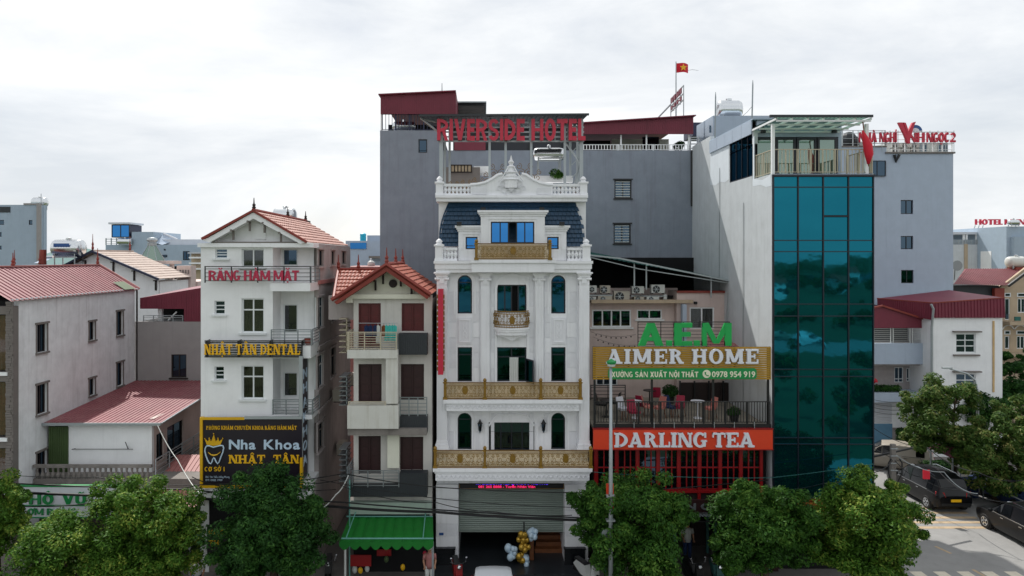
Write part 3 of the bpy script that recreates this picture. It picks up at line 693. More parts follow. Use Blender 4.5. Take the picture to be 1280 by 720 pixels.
# ground floor beneath
MB().box(-23, -13.4, 29.6, 30.0, 0, 3.1).build('ground_floor_front', M.darkbrown, t)
MB().box(-13.3, -11.75, 33, 33.2, 0, 9).build('alley_wall', M.greywall, t)
t = thing('lean_to_awning', 'pale pinkish sheet awning beside the dental clinic, partly behind the bright tree', 'awning', (-12.6, 28.5, 0))
MB().corr((-14.2,27.6,2.55),(-11.85,27.6,2.55),(-11.85,31.5,3.9),(-14.2,31.5,3.9), 12, .025).build('sheet', M.pinkroof, t)
for x in (-14.1, -11.95): MB().tube([(x,27.7,0),(x,27.7,2.55)], .04).build('post', M.galv, t)
# pho sign
P279 = FP(27.2)
t = thing('noodle_shop_sign', 'long white sign board with green lettering above the shop at far left', 'sign', (-18.5, 27.3, 2))
r = rc(P279, -30, 608.5, 165, 646)
MB().pbox(P279, r[0], r[1], r[2], r[3], 0, .12).build('board', M.signwhite, t)
pb('trim', M.greenboard, t, P279, r[0], r[1], r[3]-.0, r[3]+.06, -.02, .12)
pb('trim', M.greenboard, t, P279, r[0], r[1], r[2]-.05, r[2], -.02, .12)
pb('divider', M.greenboard, t, P279, r[0], r[1], ZZ(632.5,27.2), ZZ(631,27.2), -.01, 0)
lp(t, 'PHỞ VŨ', 23, 108, 617.5, 630, P279, M.greenboard, blk=True, gap=.16, space=.7, depth=.05, d=-.03)
lp(t, 'CƠM RANG', 26, 96, 635.5, 643.5, P279, M.greenboard, blk=True, depth=.03, d=-.02)

# ================================================================== white gabled house behind (cream tiled roof, navy trim)
YG = 48.; PG = FP(YG)
t = thing('gabled_house', 'white gabled house with cream tiled roof and navy trim behind the beige house', 'house', (-26, 52, 0))
ap = (XX(120,YG), ZZ(314,YG)); le = (XX(84,YG), ZZ(332,YG)); re_ = (XX(197,YG), ZZ(347,YG))
MB().prism(PG, [(le[0],8),(re_[0],8),(re_[0],re_[1]-.15),(ap[0],ap[1]-.15),(le[0],le[1]-.15)], 0, .2).build('gable_wall', M.white, t)
MB().box(le[0]+.1, re_[0], YG+.3, YG+5, 0, 11.3).build('core', M.white, t)
tileroof(t, (re_[0]+.3,YG-.5,re_[1]-.1),(re_[0]+.3,YG+5,re_[1]-.1),(ap[0],YG+5,ap[1]),(ap[0],YG-.5,ap[1]), 40, 12, M.tilecream)
MB().quad((le[0]-.3,YG-.5,le[1]-.2),(ap[0],YG-.5,ap[1]),(ap[0],YG+5,ap[1]),(le[0]-.3,YG+5,le[1]-.2)).build('left_slope', M.tilecream, t)
b = MB(); b.tube([(le[0]-.3,YG-.5,le[1]-.2),(ap[0],YG-.5,ap[1]),(re_[0]+.3,YG-.5,re_[1]-.1)], .11, 4); b.build('verge_trim', M.navytrim, t)
MB().box(ap[0]-.1,ap[0]+.1,YG-.4,YG+5,ap[1],ap[1]+.1).build('ridge_cap', M.tilecream, t)
finial(t, ap[0], YG-.4, ap[1]+.1, 1.1); finial(t, ap[0], YG+4.6, ap[1]+.1, 1.1)
brackets(t, ((107,325),(142,327),(168,338),(195,350)), PG)
# rear terrace block to its right with glass pyramid
Yt = 54.; PT = FP(Yt)
t = thing('terrace_house', 'white terrace block with open roof frame and planters left of the dental clinic', 'house', (-23, 55, 0))
MB().box(XX(196,Yt), XX(247,Yt), Yt, Yt+6, 0, ZZ(352,Yt)).build('wall', M.pink, t)
MB().box(XX(168,Yt), XX(220,Yt), Yt-.6, Yt+1, ZZ(330,Yt), ZZ(326,Yt)).build('roof_beam', M.pink, t)
for px in (196, 216): pb('pillar', M.pink, t, PT, XX(px-2,Yt), XX(px+2,Yt), ZZ(352,Yt), ZZ(330,Yt), -.3, 0)
pb('louvre_panel', M.darkbrown, t, PT, XX(201,Yt), XX(225,Yt), ZZ(363,Yt), ZZ(354,Yt), -.05, 0)
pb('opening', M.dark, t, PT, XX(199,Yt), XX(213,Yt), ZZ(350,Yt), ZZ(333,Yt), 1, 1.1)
MB().box(XX(228,Yt), XX(245,Yt), Yt-1, Yt, ZZ(362,Yt), ZZ(332,Yt)).build('planter_tower', M.pink, t)
for k in range(4): pb('slot', M.greyframe, t, PT, XX(231.5+k*3.3,Yt), XX(233.5+k*3.3,Yt), ZZ(342,Yt), ZZ(337,Yt), -1.02, -1.0)
t = thing('glass_skylight', 'pale green glass skylight cone with round vent cap on the terrace roof', 'skylight', (XX(184,Yt), Yt+1, ZZ(328,Yt)))
c = (XX(184,Yt), Yt+.8, ZZ(326,Yt)); cap_z = ZZ(307,Yt)-c[2]
cn = [Vector((c[0]+1.0*math.cos(k*math.pi/4), c[1]+1.0*math.sin(k*math.pi/4), c[2])) for k in range(8)]; ct = [Vector((c[0]+.33*math.cos(k*math.pi/4), c[1]+.33*math.sin(k*math.pi/4), c[2]+cap_z)) for k in range(8)]
for k in range(8):
    j = (k+1) % 8; MB().quad(cn[k],cn[j],ct[j],ct[k]).build('pane', M.greenglass, t); MB().tube([cn[k],ct[k]], .03, 4).build('glazing_bar', M.galv, t)
MB().lathe([(.34,0),(.36,.2),(.3,.25),(.3,.3),(.42,.45),(.3,.62),(.02,.68)], (c[0],c[1],c[2]+cap_z), 'Z', 14).build('vent_cap', M.galv, t)

# ================================================================== far buildings on the left
Y1 = 75.; P1 = FP(Y1)
t = thing('grey_office_block', 'grey blue block with three small windows at the left edge of the skyline', 'building', (XX(20,Y1), Y1+5, 0))
ws = [rc(P1, *q) for q in ((36,275,40.5,281),(-2,275,5,281),(-3,290,2,296),(-3,307,2,312))]
x0, x1 = XX(-40,Y1), XX(52,Y1)
MB().wall(P1, x0, x1, 0, ZZ(256,Y1), ws, .2).build('wall', M.bluegrey, t); MB().box(x0+.01, x1, Y1+.3, Y1+.9, 0, ZZ(256,Y1)).build('core', M.bluegrey, t)
for r in ws: window(t, P1, r, 1, (1,), M.winframe, M.glassdark, .06, .08)
pb('side_face_strip', M.greywall, t, P1, XX(48.5,Y1), x1, 0, ZZ(254,Y1), -.4, -.01)  # flat strip stands in for the block's narrow, lighter side face
pb('roof_band', M.graydark, t, P1, XX(0,Y1), XX(13,Y1), ZZ(265.5,Y1), ZZ(258.5,Y1), -.06, -.01)
MB().tube([(XX(44,Y1),Y1+1,ZZ(256,Y1)),(XX(44,Y1),Y1+1,ZZ(241,Y1))], .03).build('antenna', M.steel, t)
bx('parapet', M.greywall, t, XX(30,Y1), x1, Y1-.1, Y1+.2, ZZ(256.01,Y1), ZZ(254,Y1))
tank('small stainless tank on the roof of the grey blue block at left', (XX(35,Y1), Y1+2, ZZ(251,Y1)), .55, 1.6, 'X', .3, 'rooftop water tanks')
# navy roof with solar heater and big tank, just beyond the red roof
t = thing('navy_roof_house', 'low house with navy roof edge behind the red ridge, carrying the big steel tank', 'house', (-27, 46, 0))
Y2 = 46.; MB().box(XX(17,Y2), XX(90,Y2), Y2, Y2+9, 0, ZZ(331.5,Y2)).build('wall', M.navytrim, t)
for px in (18, 49.5): finial(t, XX(px,Y2), Y2, ZZ(331,Y2), 1.0)
tank('large steel water tank with blue printed label above the red roof ridge', (XX(69,Y2), Y2+1.5, ZZ(310,Y2)), .62, 2.1, 'X', .75, 'rooftop water tanks', printed=True)
t = thing('solar_heater', 'tilted solar water heater panel left of the labelled steel tank', 'solar heater', (XX(37,Y2), Y2+2, ZZ(331,Y2)))
MB().quad((XX(30,Y2),Y2+1,ZZ(329,Y2)),(XX(40,Y2),Y2+1,ZZ(329,Y2)),(XX(43,Y2),Y2+2,ZZ(322,Y2)),(XX(34,Y2),Y2+2,ZZ(322,Y2))).build('panel', M.bluegrey2, t)
MB().tube([(XX(34,Y2),Y2+2,ZZ(321,Y2)),(XX(43,Y2),Y2+2,ZZ(321,Y2))], .1).build('tank', M.stain, t)
t = thing('red_brick_tower', 'narrow red rendered chimney block beside the labelled steel tank', 'chimney', (XX(48,Y2), Y2+.5, ZZ(331,Y2)))
MB().box(XX(46.5,Y2), XX(51,Y2), Y2+.3, Y2+.6, ZZ(331,Y2), ZZ(312,Y2)).build('shaft', M.tileedge, t)
Y3 = 95.; P3 = FP(Y3)
t = thing('slate_rooftop_building', 'grey blue building with rooftop glass cube in the left middle distance', 'building', (XX(190,Y3), Y3, 0))
MB().box(XX(132,Y3), XX(262,Y3), Y3, Y3+12, 0, ZZ(306,Y3)).build('wall', M.bluegrey, t)
MB().box(XX(167,Y3), XX(194,Y3), Y3-.5, Y3+8, 0, ZZ(290,Y3)).build('stair_tower', M.bluegrey, t)
MB().box(XX(194.5,Y3), XX(262,Y3), Y3+1, Y3+10, ZZ(306,Y3), ZZ(299,Y3)).build('roof_shed', M.whitesheet, t)
for q in ((203,318.5,209,321.5),(229,314,237,325),(205,311,207,313)):
    r = rc(P3, *q); window(t, P3, r, 1 if q[0] < 220 else 2, (1,), M.winframe, M.glassdark, .1, -.02)
gb = rc(P3, 142, 281, 164.5, 297); window(t, P3, gb, 2, (1,), M.winframe, M.glassblue, .12, -.5, name='glass_box'); MB().box(gb[0]+.1, gb[1]-.1, Y3-.3, Y3+3, gb[2], gb[3]).build('glass_box_core', M.navytrim, t)
bx('glass_box_roof', M.whitesheet, t, gb[0]-.3, gb[1]+.2, Y3-.8, Y3+3, gb[3]+.05, gb[3]+.3)
rail(t, P3, (XX(132,Y3), XX(166,Y3), ZZ(306,Y3), ZZ(298,Y3)), 3, True, M.galv, 6, 0, .06, .03)
t2 = tank('stainless tank below the glass cube on the far slate building', (XX(160,Y3), Y3-.8, ZZ(302,Y3)), .45, 2.0, 'X', .1, 'rooftop water tanks')
t = thing('solar_heater', 'row of tilted solar collectors on the far slate building', 'solar heater', (XX(203,Y3), Y3, ZZ(306,Y3)))
MB().quad((XX(195,Y3),Y3,ZZ(304,Y3)),(XX(203,Y3),Y3,ZZ(306,Y3)),(XX(214,Y3),Y3+2,ZZ(299,Y3)),(XX(196,Y3),Y3+2,ZZ(292,Y3))).build('collector', M.bluegrey2, t)
MB().tube([(XX(196,Y3),Y3+2,ZZ(292,Y3)),(XX(213,Y3),Y3+2,ZZ(299,Y3))], .2).build('tank', M.whitesheet, t)
t = thing('cream_apartment_block', 'tiny cream block with balconies just left of the dental clinic roofline', 'building', (XX(244,88),88,0))
MB().box(XX(239,88), XX(262,88), 88, 92, 0, ZZ(317,88)).build('wall', M.tanw, t)
for k in range(3): bx('balcony', M.white, t, XX(239,88), XX(260,88), 87.3, 88, ZZ(323+k*7,88), ZZ(321+k*7,88))
bx('roof_cap', M.whitesheet, t, XX(238,88), XX(262,88), 87.2, 92, ZZ(317,88), ZZ(315.5,88))
# distant hills
b = MB(); n = 60
for i in range(n):
    pass
hp = []
for i in range(121):
    x = -900 + i*15; hp.append((x, 12 + 10*max(0, math.sin(i*.9)*.5 + math.sin(i*.23+1)*.6 + .2)))
hm = MB(); k0 = 0
for x, h in hp: hm.v += [Vector((x, 700, -5)), Vector((x, 760, h)), Vector((x, 900, -5))]
for i in range(len(hp)-1): a = 3*i; hm.f += [(a, a+3, a+4, a+1), (a+1, a+4, a+5, a+2)]
o = hm.build('hills', mat('far_hills', '#5f7a78', .95, .2, scale=.02), smooth=True); o['kind'] = 'structure'
# buildings between the dental clinic and the grey block
t = thing('blue_rooftop_building', 'pale blue building with turquoise rooftop tank between the two tiled roofs', 'building', (XX(455,70), 70, 0))
P70 = FP(70.); MB().box(XX(432,70), XX(485,70), 70, 80, 0, ZZ(301,70)).build('wall', M.bluegrey2, t)
pb('glass_band', M.glassblue, t, P70, XX(438,70), XX(458,70), ZZ(311,70), ZZ(303.5,70), -.1, -.01)
bx('stair_box', M.bluegrey2, t, XX(458,70), XX(480,70), 70.5, 74, ZZ(301,70), ZZ(294,70))
pb('canopy', M.greyframe, t, P70, XX(464,70), XX(482,70), ZZ(323,70), ZZ(320,70), -1.5, -.01)
t2 = thing('turquoise_tank', 'bright turquoise plastic tank on the pale blue building', 'water tank', (XX(453,70), 70.5, ZZ(301,70)))
MB().lathe([(.25,0),(.32,.1),(.32,.3),(.29,.33),(.32,.36),(.32,.6),(.29,.63),(.32,.66),(.32,.9),(.1,1.0)], (XX(453,70),70.4,ZZ(303.2,70)), 'Z', 12).build('cylinder', M.cyan, t2)
for k in range(3): ac_unit(P70, rc(P70, 470, 293+k*9, 476, 300+k*9), 'air conditioner on the side of the pale blue building, number %s from top' % ('one two three'.split()[k]), depth=.4, d=-.5) if False else None
tank('white tank lying behind the orange tiled roof', (XX(464,44), 44, ZZ(330,44)), .22, .75, 'Y', .1, 'rooftop water tanks', m=M.acwhite)
t = thing('pink_rear_roof', 'low reddish flat roof behind the orange tiled house', 'roof', (XX(455,42), 42, 0))
MB().box(XX(432,42), XX(480,42), 41, 46, 0, ZZ(333,42)).build('block', M.pinkroof, t)
# ================================================================== dental clinic house
t = thing('clinic_house', 'white four storey gabled clinic house with red edged tiled roof', 'house', (-9.5, 30, 0))
XL, XRt = XX(251,28), XX(390.5,28); YB = XRt*F/(437-VX); PD = FP(28.); PDr = FP(29.1)
zt = ZZ(304,28)
lh = [rc(PD, *q) for q in ((269,311,284,323),(268,376,281,393),(268,458,280,475),(302,311,330,334),(302,373,330,416),(302,457,330,499))]
rec = [rc(PD, *q) for q in ((341,309,392,354),(341,363,392,431),(341,446,392,518),(341,524,392,604))]
xr = XX(341,28)
MB().wall(PD, XL, xr, 0, zt, lh, 1.1).build('front_wall', M.white, t)
pr = [(xr, XRt)]
# recessed bay on the right
dh = [rc(PDr, 353,311,372.5,332.5), rc(PDr, 354,380,372.5,413), rc(PDr, 354,465,372.5,496), rc(PDr, 354,536,372.5,580)]
dh[1] = (dh[1][0], dh[1][1], dh[1][2]-.1, dh[1][3])
MB().wall(PDr, xr, XRt-.2, 0, zt, dh, .15).build('recess_wall', M.white, t)
for k, r in enumerate(dh): window(t, PDr, r, 1, (1,), M.alu, M.tintg if k in (1,2) else M.glassdark, .06, .06, name='balcony_door' if k == 1 else 'window', curtain=M.curtain if k == 2 else None)
for r in lh[3:]: window(t, PD, r, 2, ((1,) if r is lh[3] else (.32,.68)), M.alu, M.tintg, .055, .12, sill=True, curtain=M.curtain if r is not lh[5] else M.wood)
for r in lh[:3]: window(t, PD, r, 1, (1,1,1), M.alu, M.glassdark, .04, .12, sill=True)
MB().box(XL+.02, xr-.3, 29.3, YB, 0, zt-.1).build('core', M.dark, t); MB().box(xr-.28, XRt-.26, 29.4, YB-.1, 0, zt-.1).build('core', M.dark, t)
# floor slabs over the recess
for a, b_, pr_ in ((304,309.5,.12),(353.5,363.5,.35),(431,446.5,.3),(518,523.5,.1),(600,606,.1)):
    MB().pbox(PD, xr+.003, XRt, ZZ(b_,28), ZZ(a,28), -pr_, 1.09).build('balcony_slab', M.white, t)
pb('corner_column', M.white, t, PD, XRt-.12, XRt, 0, ZZ(606,28), 0, .3)
MB().pbox(PD, XL-.08, XRt+.08, ZZ(309,28), ZZ(304,28), -.14, -.002).build('eave_band', M.white, t)
# side wall
PSd = SP(XRt, 1)
sh = [rc(PSd, *q) for q in ((397.5,312,404,333),(413.5,313,418.5,331),(427,314,432,330),(397,371,404,410),(414,367,419.5,401),(396.5,443,404,484),(413,434,419,470),(397,527,404,562))]
sh.append(rc(PSd, 425, 375, 434, 397))
MB().wall(PSd, 29.1, YB, 0, zt, sh, .2).build('side_wall', M.pinkside, t)
pb('side_wall_front', M.pinkside, t, PSd, 28.6, 29.099, 0, ZZ(606,28), 0, .15)
for k, r in enumerate(sh[:-1]): window(t, PSd, r, 2, ((1,) if k < 3 else (.3,.7)), M.alu if k in (3,5) else M.greyframe, M.glassdark, .05, .08, surround=M.pinkside)
w_ = sh[-1]; window(t, PSd, w_, 1, (1,1,1,1), M.darkbrown, M.dark, .05, .08, name='louvre_vent')
MB().box(XL, XRt, YB-.01, YB+.2, 0, zt-.05).build('rear_wall', M.pinkside, t)
for zz in (ZZ(354,28), ZZ(438,28.2), ZZ(521,28)): pb('string_course', M.pinkroof if zz > 11.5 else M.pinkside, t, PSd, 28.9, YB, zz-.08, zz+.08, -.08, -.001)
for a, b_ in ((410,491),(431,473)):
    pass
# railings
rail(t, PD, (XX(341,28), XX(391.5,28), ZZ(431,28), ZZ(412,28)), 5, True, M.steel, 4, -.25)
rail(t, PD, (XX(341,28), XX(391.5,28), ZZ(518,28), ZZ(500,28)), 5, True, M.steel, 4, -.05)
rail(t, SP(XRt+.0,1), (27.9, 29.1, ZZ(431,28), ZZ(412,28)), 5, True, M.steel, 2, -.03)
rail(t, SP(XRt+.0,1), (27.95, 29.1, ZZ(518,28), ZZ(500,28)), 5, True, M.steel, 2, -.03)
# top balcony rail, across the whole front
rail(t, PD, (XX(260.5,28), XX(391.5,28), ZZ(353,28), ZZ(333.5,28)), 4, True, M.black, 5, -.38)
rail(t, SP(XRt+.02,1), (27.6, 29.1, ZZ(353,28), ZZ(333.5,28)), 4, True, M.steel, 3, -.02)
# gable and roof
ap = (XX(319.5,28), ZZ(264.5,28)); le = (XX(259,28), ZZ(299.5,28)); re_ = (XX(381,28), ZZ(301.5,28))
MB().prism(PD, [(le[0]+.25,zt),(re_[0]-.2,zt),(re_[0]-.2,re_[1]),(ap[0],ap[1]-.12),(le[0]+.25,le[1]+.03)], .25, .45).build('gable_wall', M.white, t)
MB().pbox(PD, XX(317,28), XX(330,28), ZZ(299,28), ZZ(279,28), .21, .248).build('gable_panel', M.white, t)
MB().pbox(PD, le[0]+.2, re_[0]-.15, zt, zt+.06, -.1, .3).build('gable_ledge', M.greyframe, t)
yf, yb = 27.7, YB+.3
tileroof(t, (re_[0]+.16,yf,re_[1]-.06),(re_[0]+.16,yb,re_[1]-.06),(ap[0],yb,ap[1]),(ap[0],yf,ap[1]), 30, 9, M.tilepale)
tileroof(t, (le[0]-.1,yb,le[1]),(le[0]-.1,yf,le[1]),(ap[0],yf,ap[1]),(ap[0],yb,ap[1]), 30, 9, M.tilepale)
MB().tube([(le[0]-.1,yf,le[1]+.02),(ap[0],yf,ap[1]+.02),(re_[0]+.16,yf,re_[1]-.04)], .07, 4).build('verge_trim', M.tileedge, t)
b = MB(); b.prism(FP(yf), [(le[0]-.05,le[1]-.05),(ap[0],ap[1]-.05),(re_[0]+.1,re_[1]-.05),(re_[0]-.1,re_[1]-.12),(ap[0],ap[1]-.3),(le[0]+.2,le[1]-.12)], .02, .4); b.build('barge_board', M.white, t)
MB().tube([(ap[0],yf,ap[1]+.05),(ap[0],yb,ap[1]+.05)], .07, 6).build('ridge_cap', M.tileedge, t)
for y in (27.8, 32.6, yb-.2): finial(t, ap[0], y, ap[1]+.1, .45, M.darkbrown)
brackets(t, ((292,287),(312.5,276),(331,278),(351.5,290)), PD, M.greyframe)
MB().pbox(PD, XL, XRt+.02, 0, .5, -.03, -.001).build('plinth', M.greyframe, t)
pb('shop_dark_sheet', M.dark, t, PD, XX(257,28), XX(384,28), .15, ZZ(622,28), -.02, -.004)  # near-black sheet on the wall stands in for the unlit shop
tag(MB().lathe([(.09,0),(.14,.1),(.16,.28),(.12,.3)], PD.pt(XX(386,28), ZZ(431,28), -.1), 'Z', 10).build('plant_pot', M.tileedge), 'small clay plant pot on the clinic balcony corner', 'plant pot')
# rooftop tank behind
tank('stainless tank behind the ridge of the clinic roof', (XX(356,38), 38., ZZ(269,38)), .4, 1.3, 'X', .4, 'rooftop water tanks')
t2 = thing('rooftop_box', 'flat grey rooftop box behind the clinic roof ridge', 'roof box', (XX(362,39.5), 39.5, 0))
MB().box(XX(347,39), XX(377,39), 38.6, 41, ZZ(290,39), ZZ(274,39)).build('wall', M.greyframe, t2)

# RANG HAM MAT letters on the top railing
s = thing('clinic_letter_sign', 'crimson capital letters mounted on the clinic top balcony railing', 'sign', PD.pt(XX(318,28), ZZ(353,28), -.5))
lp(s, 'RĂNG HÀM MẶT', 261, 373.5, 338, 350.5, FP(27.55), M.redpaint2, blk=True, depth=.08, d=0, gap=.09, space=.45)
s = thing('dental_board', 'black slatted board with yellow serif letters across the clinic third floor', 'sign', PD.pt(XX(316,28), ZZ(447,28), -.3))
PN = FP(27.5); r = rc(PN, 255.5, 426, 377, 446.5); b = MB(); fr = .03
pb('top_rail', M.black, s, PN, r[0], r[1], r[3]-fr, r[3]+.01, 0, .1); pb('bottom_rail', M.black, s, PN, r[0], r[1], r[2]-.01, r[2]+fr, 0, .1)
for k in range(6): v = r[2]+.08+k*(r[3]-r[2]-.16)/5; pb('slat', M.black, s, PN, r[0], r[1], v-.022, v+.022, .03, .08)
for k in range(4): u = r[0]+.02+(r[1]-r[0]-.04)*k/3; pb('bracket', M.black, s, PN, u-.015, u+.015, r[2], r[3], .081, .5)
lp(s, 'NHẬT TÂN DENTAL', 256, 375.5, 430, 443, PN, M.yellow, slab=True, depth=.06, d=-.06, space=.5, gap=.08)
# billboard
PBd = FP(27.45)
s = thing('clinic_billboard', 'big dark billboard with crowned tooth logo and yellow frame on the clinic front', 'billboard', PBd.pt(XX(314,27.45), ZZ(608,27.45), 0))
r = rc(PBd, 251, 522, 377.5, 609)
MB().pbox(PBd, r[0], r[1], r[2], r[3], 0, .12).build('board', M.signblack, s)
fy = mat('yellow_frame', '#d8a80e', .45, .1)
pb('frame_bar', fy, s, PBd, r[0]-.02, r[0]+.09, r[2]-.02, r[3]+.02, -.06, .13); pb('frame_bar', fy, s, PBd, r[0]+.09, XX(306,27.45), r[3]-.08, r[3]+.02, -.06, -.002); pb('frame_bar', M.galv, s, PBd, XX(306,27.45), r[1], r[3]-.05, r[3]+.06, -.06, -.002)
pb('frame_bar', fy, s, PBd, r[0]+.09, r[1], r[2]-.02, r[2]+.07, -.06, -.002); pb('frame_bar', fy, s, PBd, r[1]-.07, r[1]+.02, r[2]-.02, ZZ(572,27.45), -.065, .13)
lp(s, 'PHÒNG KHÁM CHUYÊN KHOA RĂNG HÀM MẶT', 258, 371, 532.2, 537, PBd, fy, slab=True, depth=.02, d=-.014, one=True, name='lettering')
lp(s, 'Nha Khoa', 286.5, 375, 549.5, 561.5, PBd, M.bluelet, bold=.025, depth=.03, d=-.02, gap=.08, space=.45)
lp(s, 'NHẬT', 286, 331.5, 568.5, 579, PBd, M.yellow, slab=True, depth=.03, d=-.02, gap=.05); lp(s, 'TÂN', 342, 374, 568.5, 579, PBd, M.yellow, slab=True, depth=.03, d=-.02, gap=.05)
lp(s, 'CƠ SỞ 1', 256, 281.5, 583.5, 589, PBd, fy, blk=True, gap=.15, depth=.02, d=-.014)
lp(s, 'ĐC: Tân Tiến, Hồng Phong', 257, 287, 595, 597.2, PBd, M.bluelet, bold=.0, depth=.01, d=-.008, one=True, name='fine_print')
lp(s, 'ĐT: 0982 1999', 257, 278, 599, 601.2, PBd, M.bluelet, bold=.0, depth=.01, d=-.008, one=True, name='fine_print')
# tooth with crown, outline tubes
def pxp(pts, P, d): return [P.pt(XX(a, P.Y), ZZ(b_, P.Y), d) for a, b_ in pts]
tooth = [(259,557),(257,560),(256.5,564),(258,570),(260,575),(262,578.5),(264,579.5),(265.5,577),(266.5,573.5),(267.6,572),(269,573.5),(270.5,577),(272.5,579.5),(274.5,577),(276.5,571),(279,565),(280,560),(279,557),(276.5,556.5),(272,557.6),(267,558.8),(262,557)]
MB().tube(pxp(tooth+[tooth[0]], PBd, -.03), .028, 6).build('tooth_outline', M.bluelet, s)
MB().tube(pxp([(260.5,565),(264,568),(267.5,569),(272,568),(276,564.5)], PBd, -.03), [.01,.025,.035,.025,.01], 6).build('smile', fy, s)
MB().prism(PBd, [(XX(a,27.45), ZZ(b_,27.45)) for a, b_ in ((259,555.5),(256.5,548.5),(260.5,551.5),(262,548),(264.5,552),(267.5,543),(270,552),(273,548),(274.5,551.5),(279,548),(276,555.5),(267.5,557))], -.045, -.003).build('crown', fy, s)
for a, b_ in ((256.5,548),(262,547.5),(267.5,541.8),(273,547.5),(279,547.5)): MB().ball(PBd.pt(XX(a,27.45), ZZ(b_,27.45), -.04), .025, 6).build('crown_tip', fy, s)
# vertical blade sign
PV = SP(XX(377.5,27.5)+.0, 1)
s = thing('blade_sign', 'tall narrow dark sign blade projecting at the clinic right corner', 'sign', (PV.X, 27.6, ZZ(600,27.6)))
MB().pbox(PV, 27.5, 28.35, ZZ(602,27.5), ZZ(447,27.5), 0, .1).build('board', M.signblack, s)
for u in (27.47, 28.33): pb('frame_bar', M.galv, s, PV, u, u+.05, ZZ(602,27.5), ZZ(445,27.5), -.03, .12)
for k, q in enumerate('NHA KHOA'.replace(' ', '')):
    v = ZZ(466+k*18, 28); letters(s, q, 27.62, 28.22, v-.2, v+.2, PV, M.bluelet, depth=.02, d=-.012, bold=.02)
MB().tube([(PV.X+.05,27.9,ZZ(447,28)),(XX(392,28.2),28.9,ZZ(441,28.5))], .03).build('stay', M.black, s)
# ac units on the side alley wall
for q, lb in (((410,487,418,499),'boxy air conditioner on the clinic side wall, lower of the upper pair'), ((430,468,437,479),'far air conditioner high on the clinic side wall, deep in the alley'), ((415,553,423,566),'low air conditioner on the clinic side wall above the alley tree')):
    r = rc(PSd, *q); ym = (r[0]+r[1])/2
    ac_unit(PSd, (ym-.4, ym+.4, (r[2]+r[3])/2-.28, (r[2]+r[3])/2+.28), lb, M.acbeige, .35, -.5)
# shop front letters partly hidden by the tree
s = thing('shop_sign', 'dark shop board with yellow lettering low on the clinic ground floor', 'sign', PD.pt(XX(275,28), ZZ(690,28), 0))
MB().pbox(PD, XX(260,28), XX(300,28), ZZ(694,28), ZZ(655,28), -.1, -.03).build('board', M.signblack, s)
lp(s, 'KHOA', 262.5, 290, 661, 667, PD, M.yellow, bold=.04, depth=.02, d=-.12); lp(s, 'TH', 262.5, 275, 674, 680, PD, M.yellow, bold=.04, depth=.02, d=-.12)
MB().pbox(PD, XL, XL+.35, 0, ZZ(612,28), -.05, -.001).build('pier', M.white, t)
MB().pbox(PD, XL-.1, XRt, ZZ(622,28), ZZ(612,28), -.3, -.001).build('shop_lintel', M.white, t)
# big house-alley ground
# ================================================================== narrow tiled house with green awning
XN0, XN1 = XX(442,28), XX(540,28)
t = thing('tiled_townhouse', 'narrow beige townhouse with orange tiled roof and maroon shutters between clinic and hotel', 'house', (-3.8, 29, 0))
holes = [rc(PD, *q) for q in ((448,379,476,437),(502,379,530,414),(448,455,477,504),(501,455,530,500),(448,545,476,593),(500,546,529,588))]
MB().wall(PD, XN0, XN1, 0, ZZ(369,28), holes, .25).build('front_wall', mat('cream_render', '#cbc9c4', .85, .06, stain=.12, streak=.3, stain_col='#8f8a7c'), t)
MB().box(XN0+.01, XN1-.01, 28.3, 36, 0, 11.3).build('core', M.dark, t); MB().box(XN1-.008, XN1+.01, 28.3, 36, 0, 11.3).build('right_wall', M.greyframe, t); MB().box(XN0-.01, XN0+.009, 28.26, 36, 0, 11.3).build('left_wall', M.pinkside, t)
for k, r in enumerate(holes):
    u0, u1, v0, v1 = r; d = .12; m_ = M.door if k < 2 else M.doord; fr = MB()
    for a, b_, c, e_ in ((u0,u0+.05,v0,v1),(u1-.05,u1,v0,v1),(u0+.05,u1-.05,v1-.05,v1),((u0+u1)/2-.02,(u0+u1)/2+.02,v0,v1-.05)): fr.pbox(PD, a, b_, c, e_, d-.05, d+.03)
    f = fr.build('shutter_frame', m_, t, label=None)
    for j in range(2):
        a = u0+.05 if j == 0 else (u0+u1)/2+.02; c = (u0+u1)/2-.02 if j == 0 else u1-.05
        pb('leaf', m_, f, PD, a, c, v0, v1-.05, d, d+.02)
        for q in range(4 if k % 2 == 0 else 3):
            n_ = 4 if k % 2 == 0 else 3; z0 = v0+.06+(v1-v0-.1)*q/n_; z1 = z0+(v1-v0-.1)/n_-.07; pb('raised_panel', m_, f, PD, a+.05, c-.05, z0, z1, d-.015, d)
brackets(t, ((469.5,350),(455,0)) [:1] + ((479,342),(501,345),(514.5,356)), PD)
ap = (XX(486,28), ZZ(331,28)); le = (XX(419,28), ZZ(374,28)); re_ = (XX(538.5,28), ZZ(367.5,28))
MB().prism(PD, [(XN0+.0,ZZ(369.01,28)),(XN1-.05,ZZ(369.01,28)),(XN1-.1,ZZ(366,28)),(ap[0],ap[1]-.15),(XN0,ZZ(361,28))], .1, .3).build('gable_wall', M.cream, t)
MB().pbox(PD, XN0, XN1-.1, ZZ(373,28), ZZ(367.5,28), -.22, -.002).build('beam', M.cream, t); MB().pbox(PD, XX(434,28), XN0-.002, ZZ(378,28), ZZ(366,28), -.25, .3).build('beam_end', M.cream, t)
MB().prism(PD, [(XX(491,28)+.17*math.cos(k*math.pi/10), ZZ(354.5,28)+.17*math.sin(k*math.pi/10)) for k in range(20)], .05, .098).build('round_vent', M.darkbrown, t)
yf, yb = 27.3, 33.2
apd = ap[0]
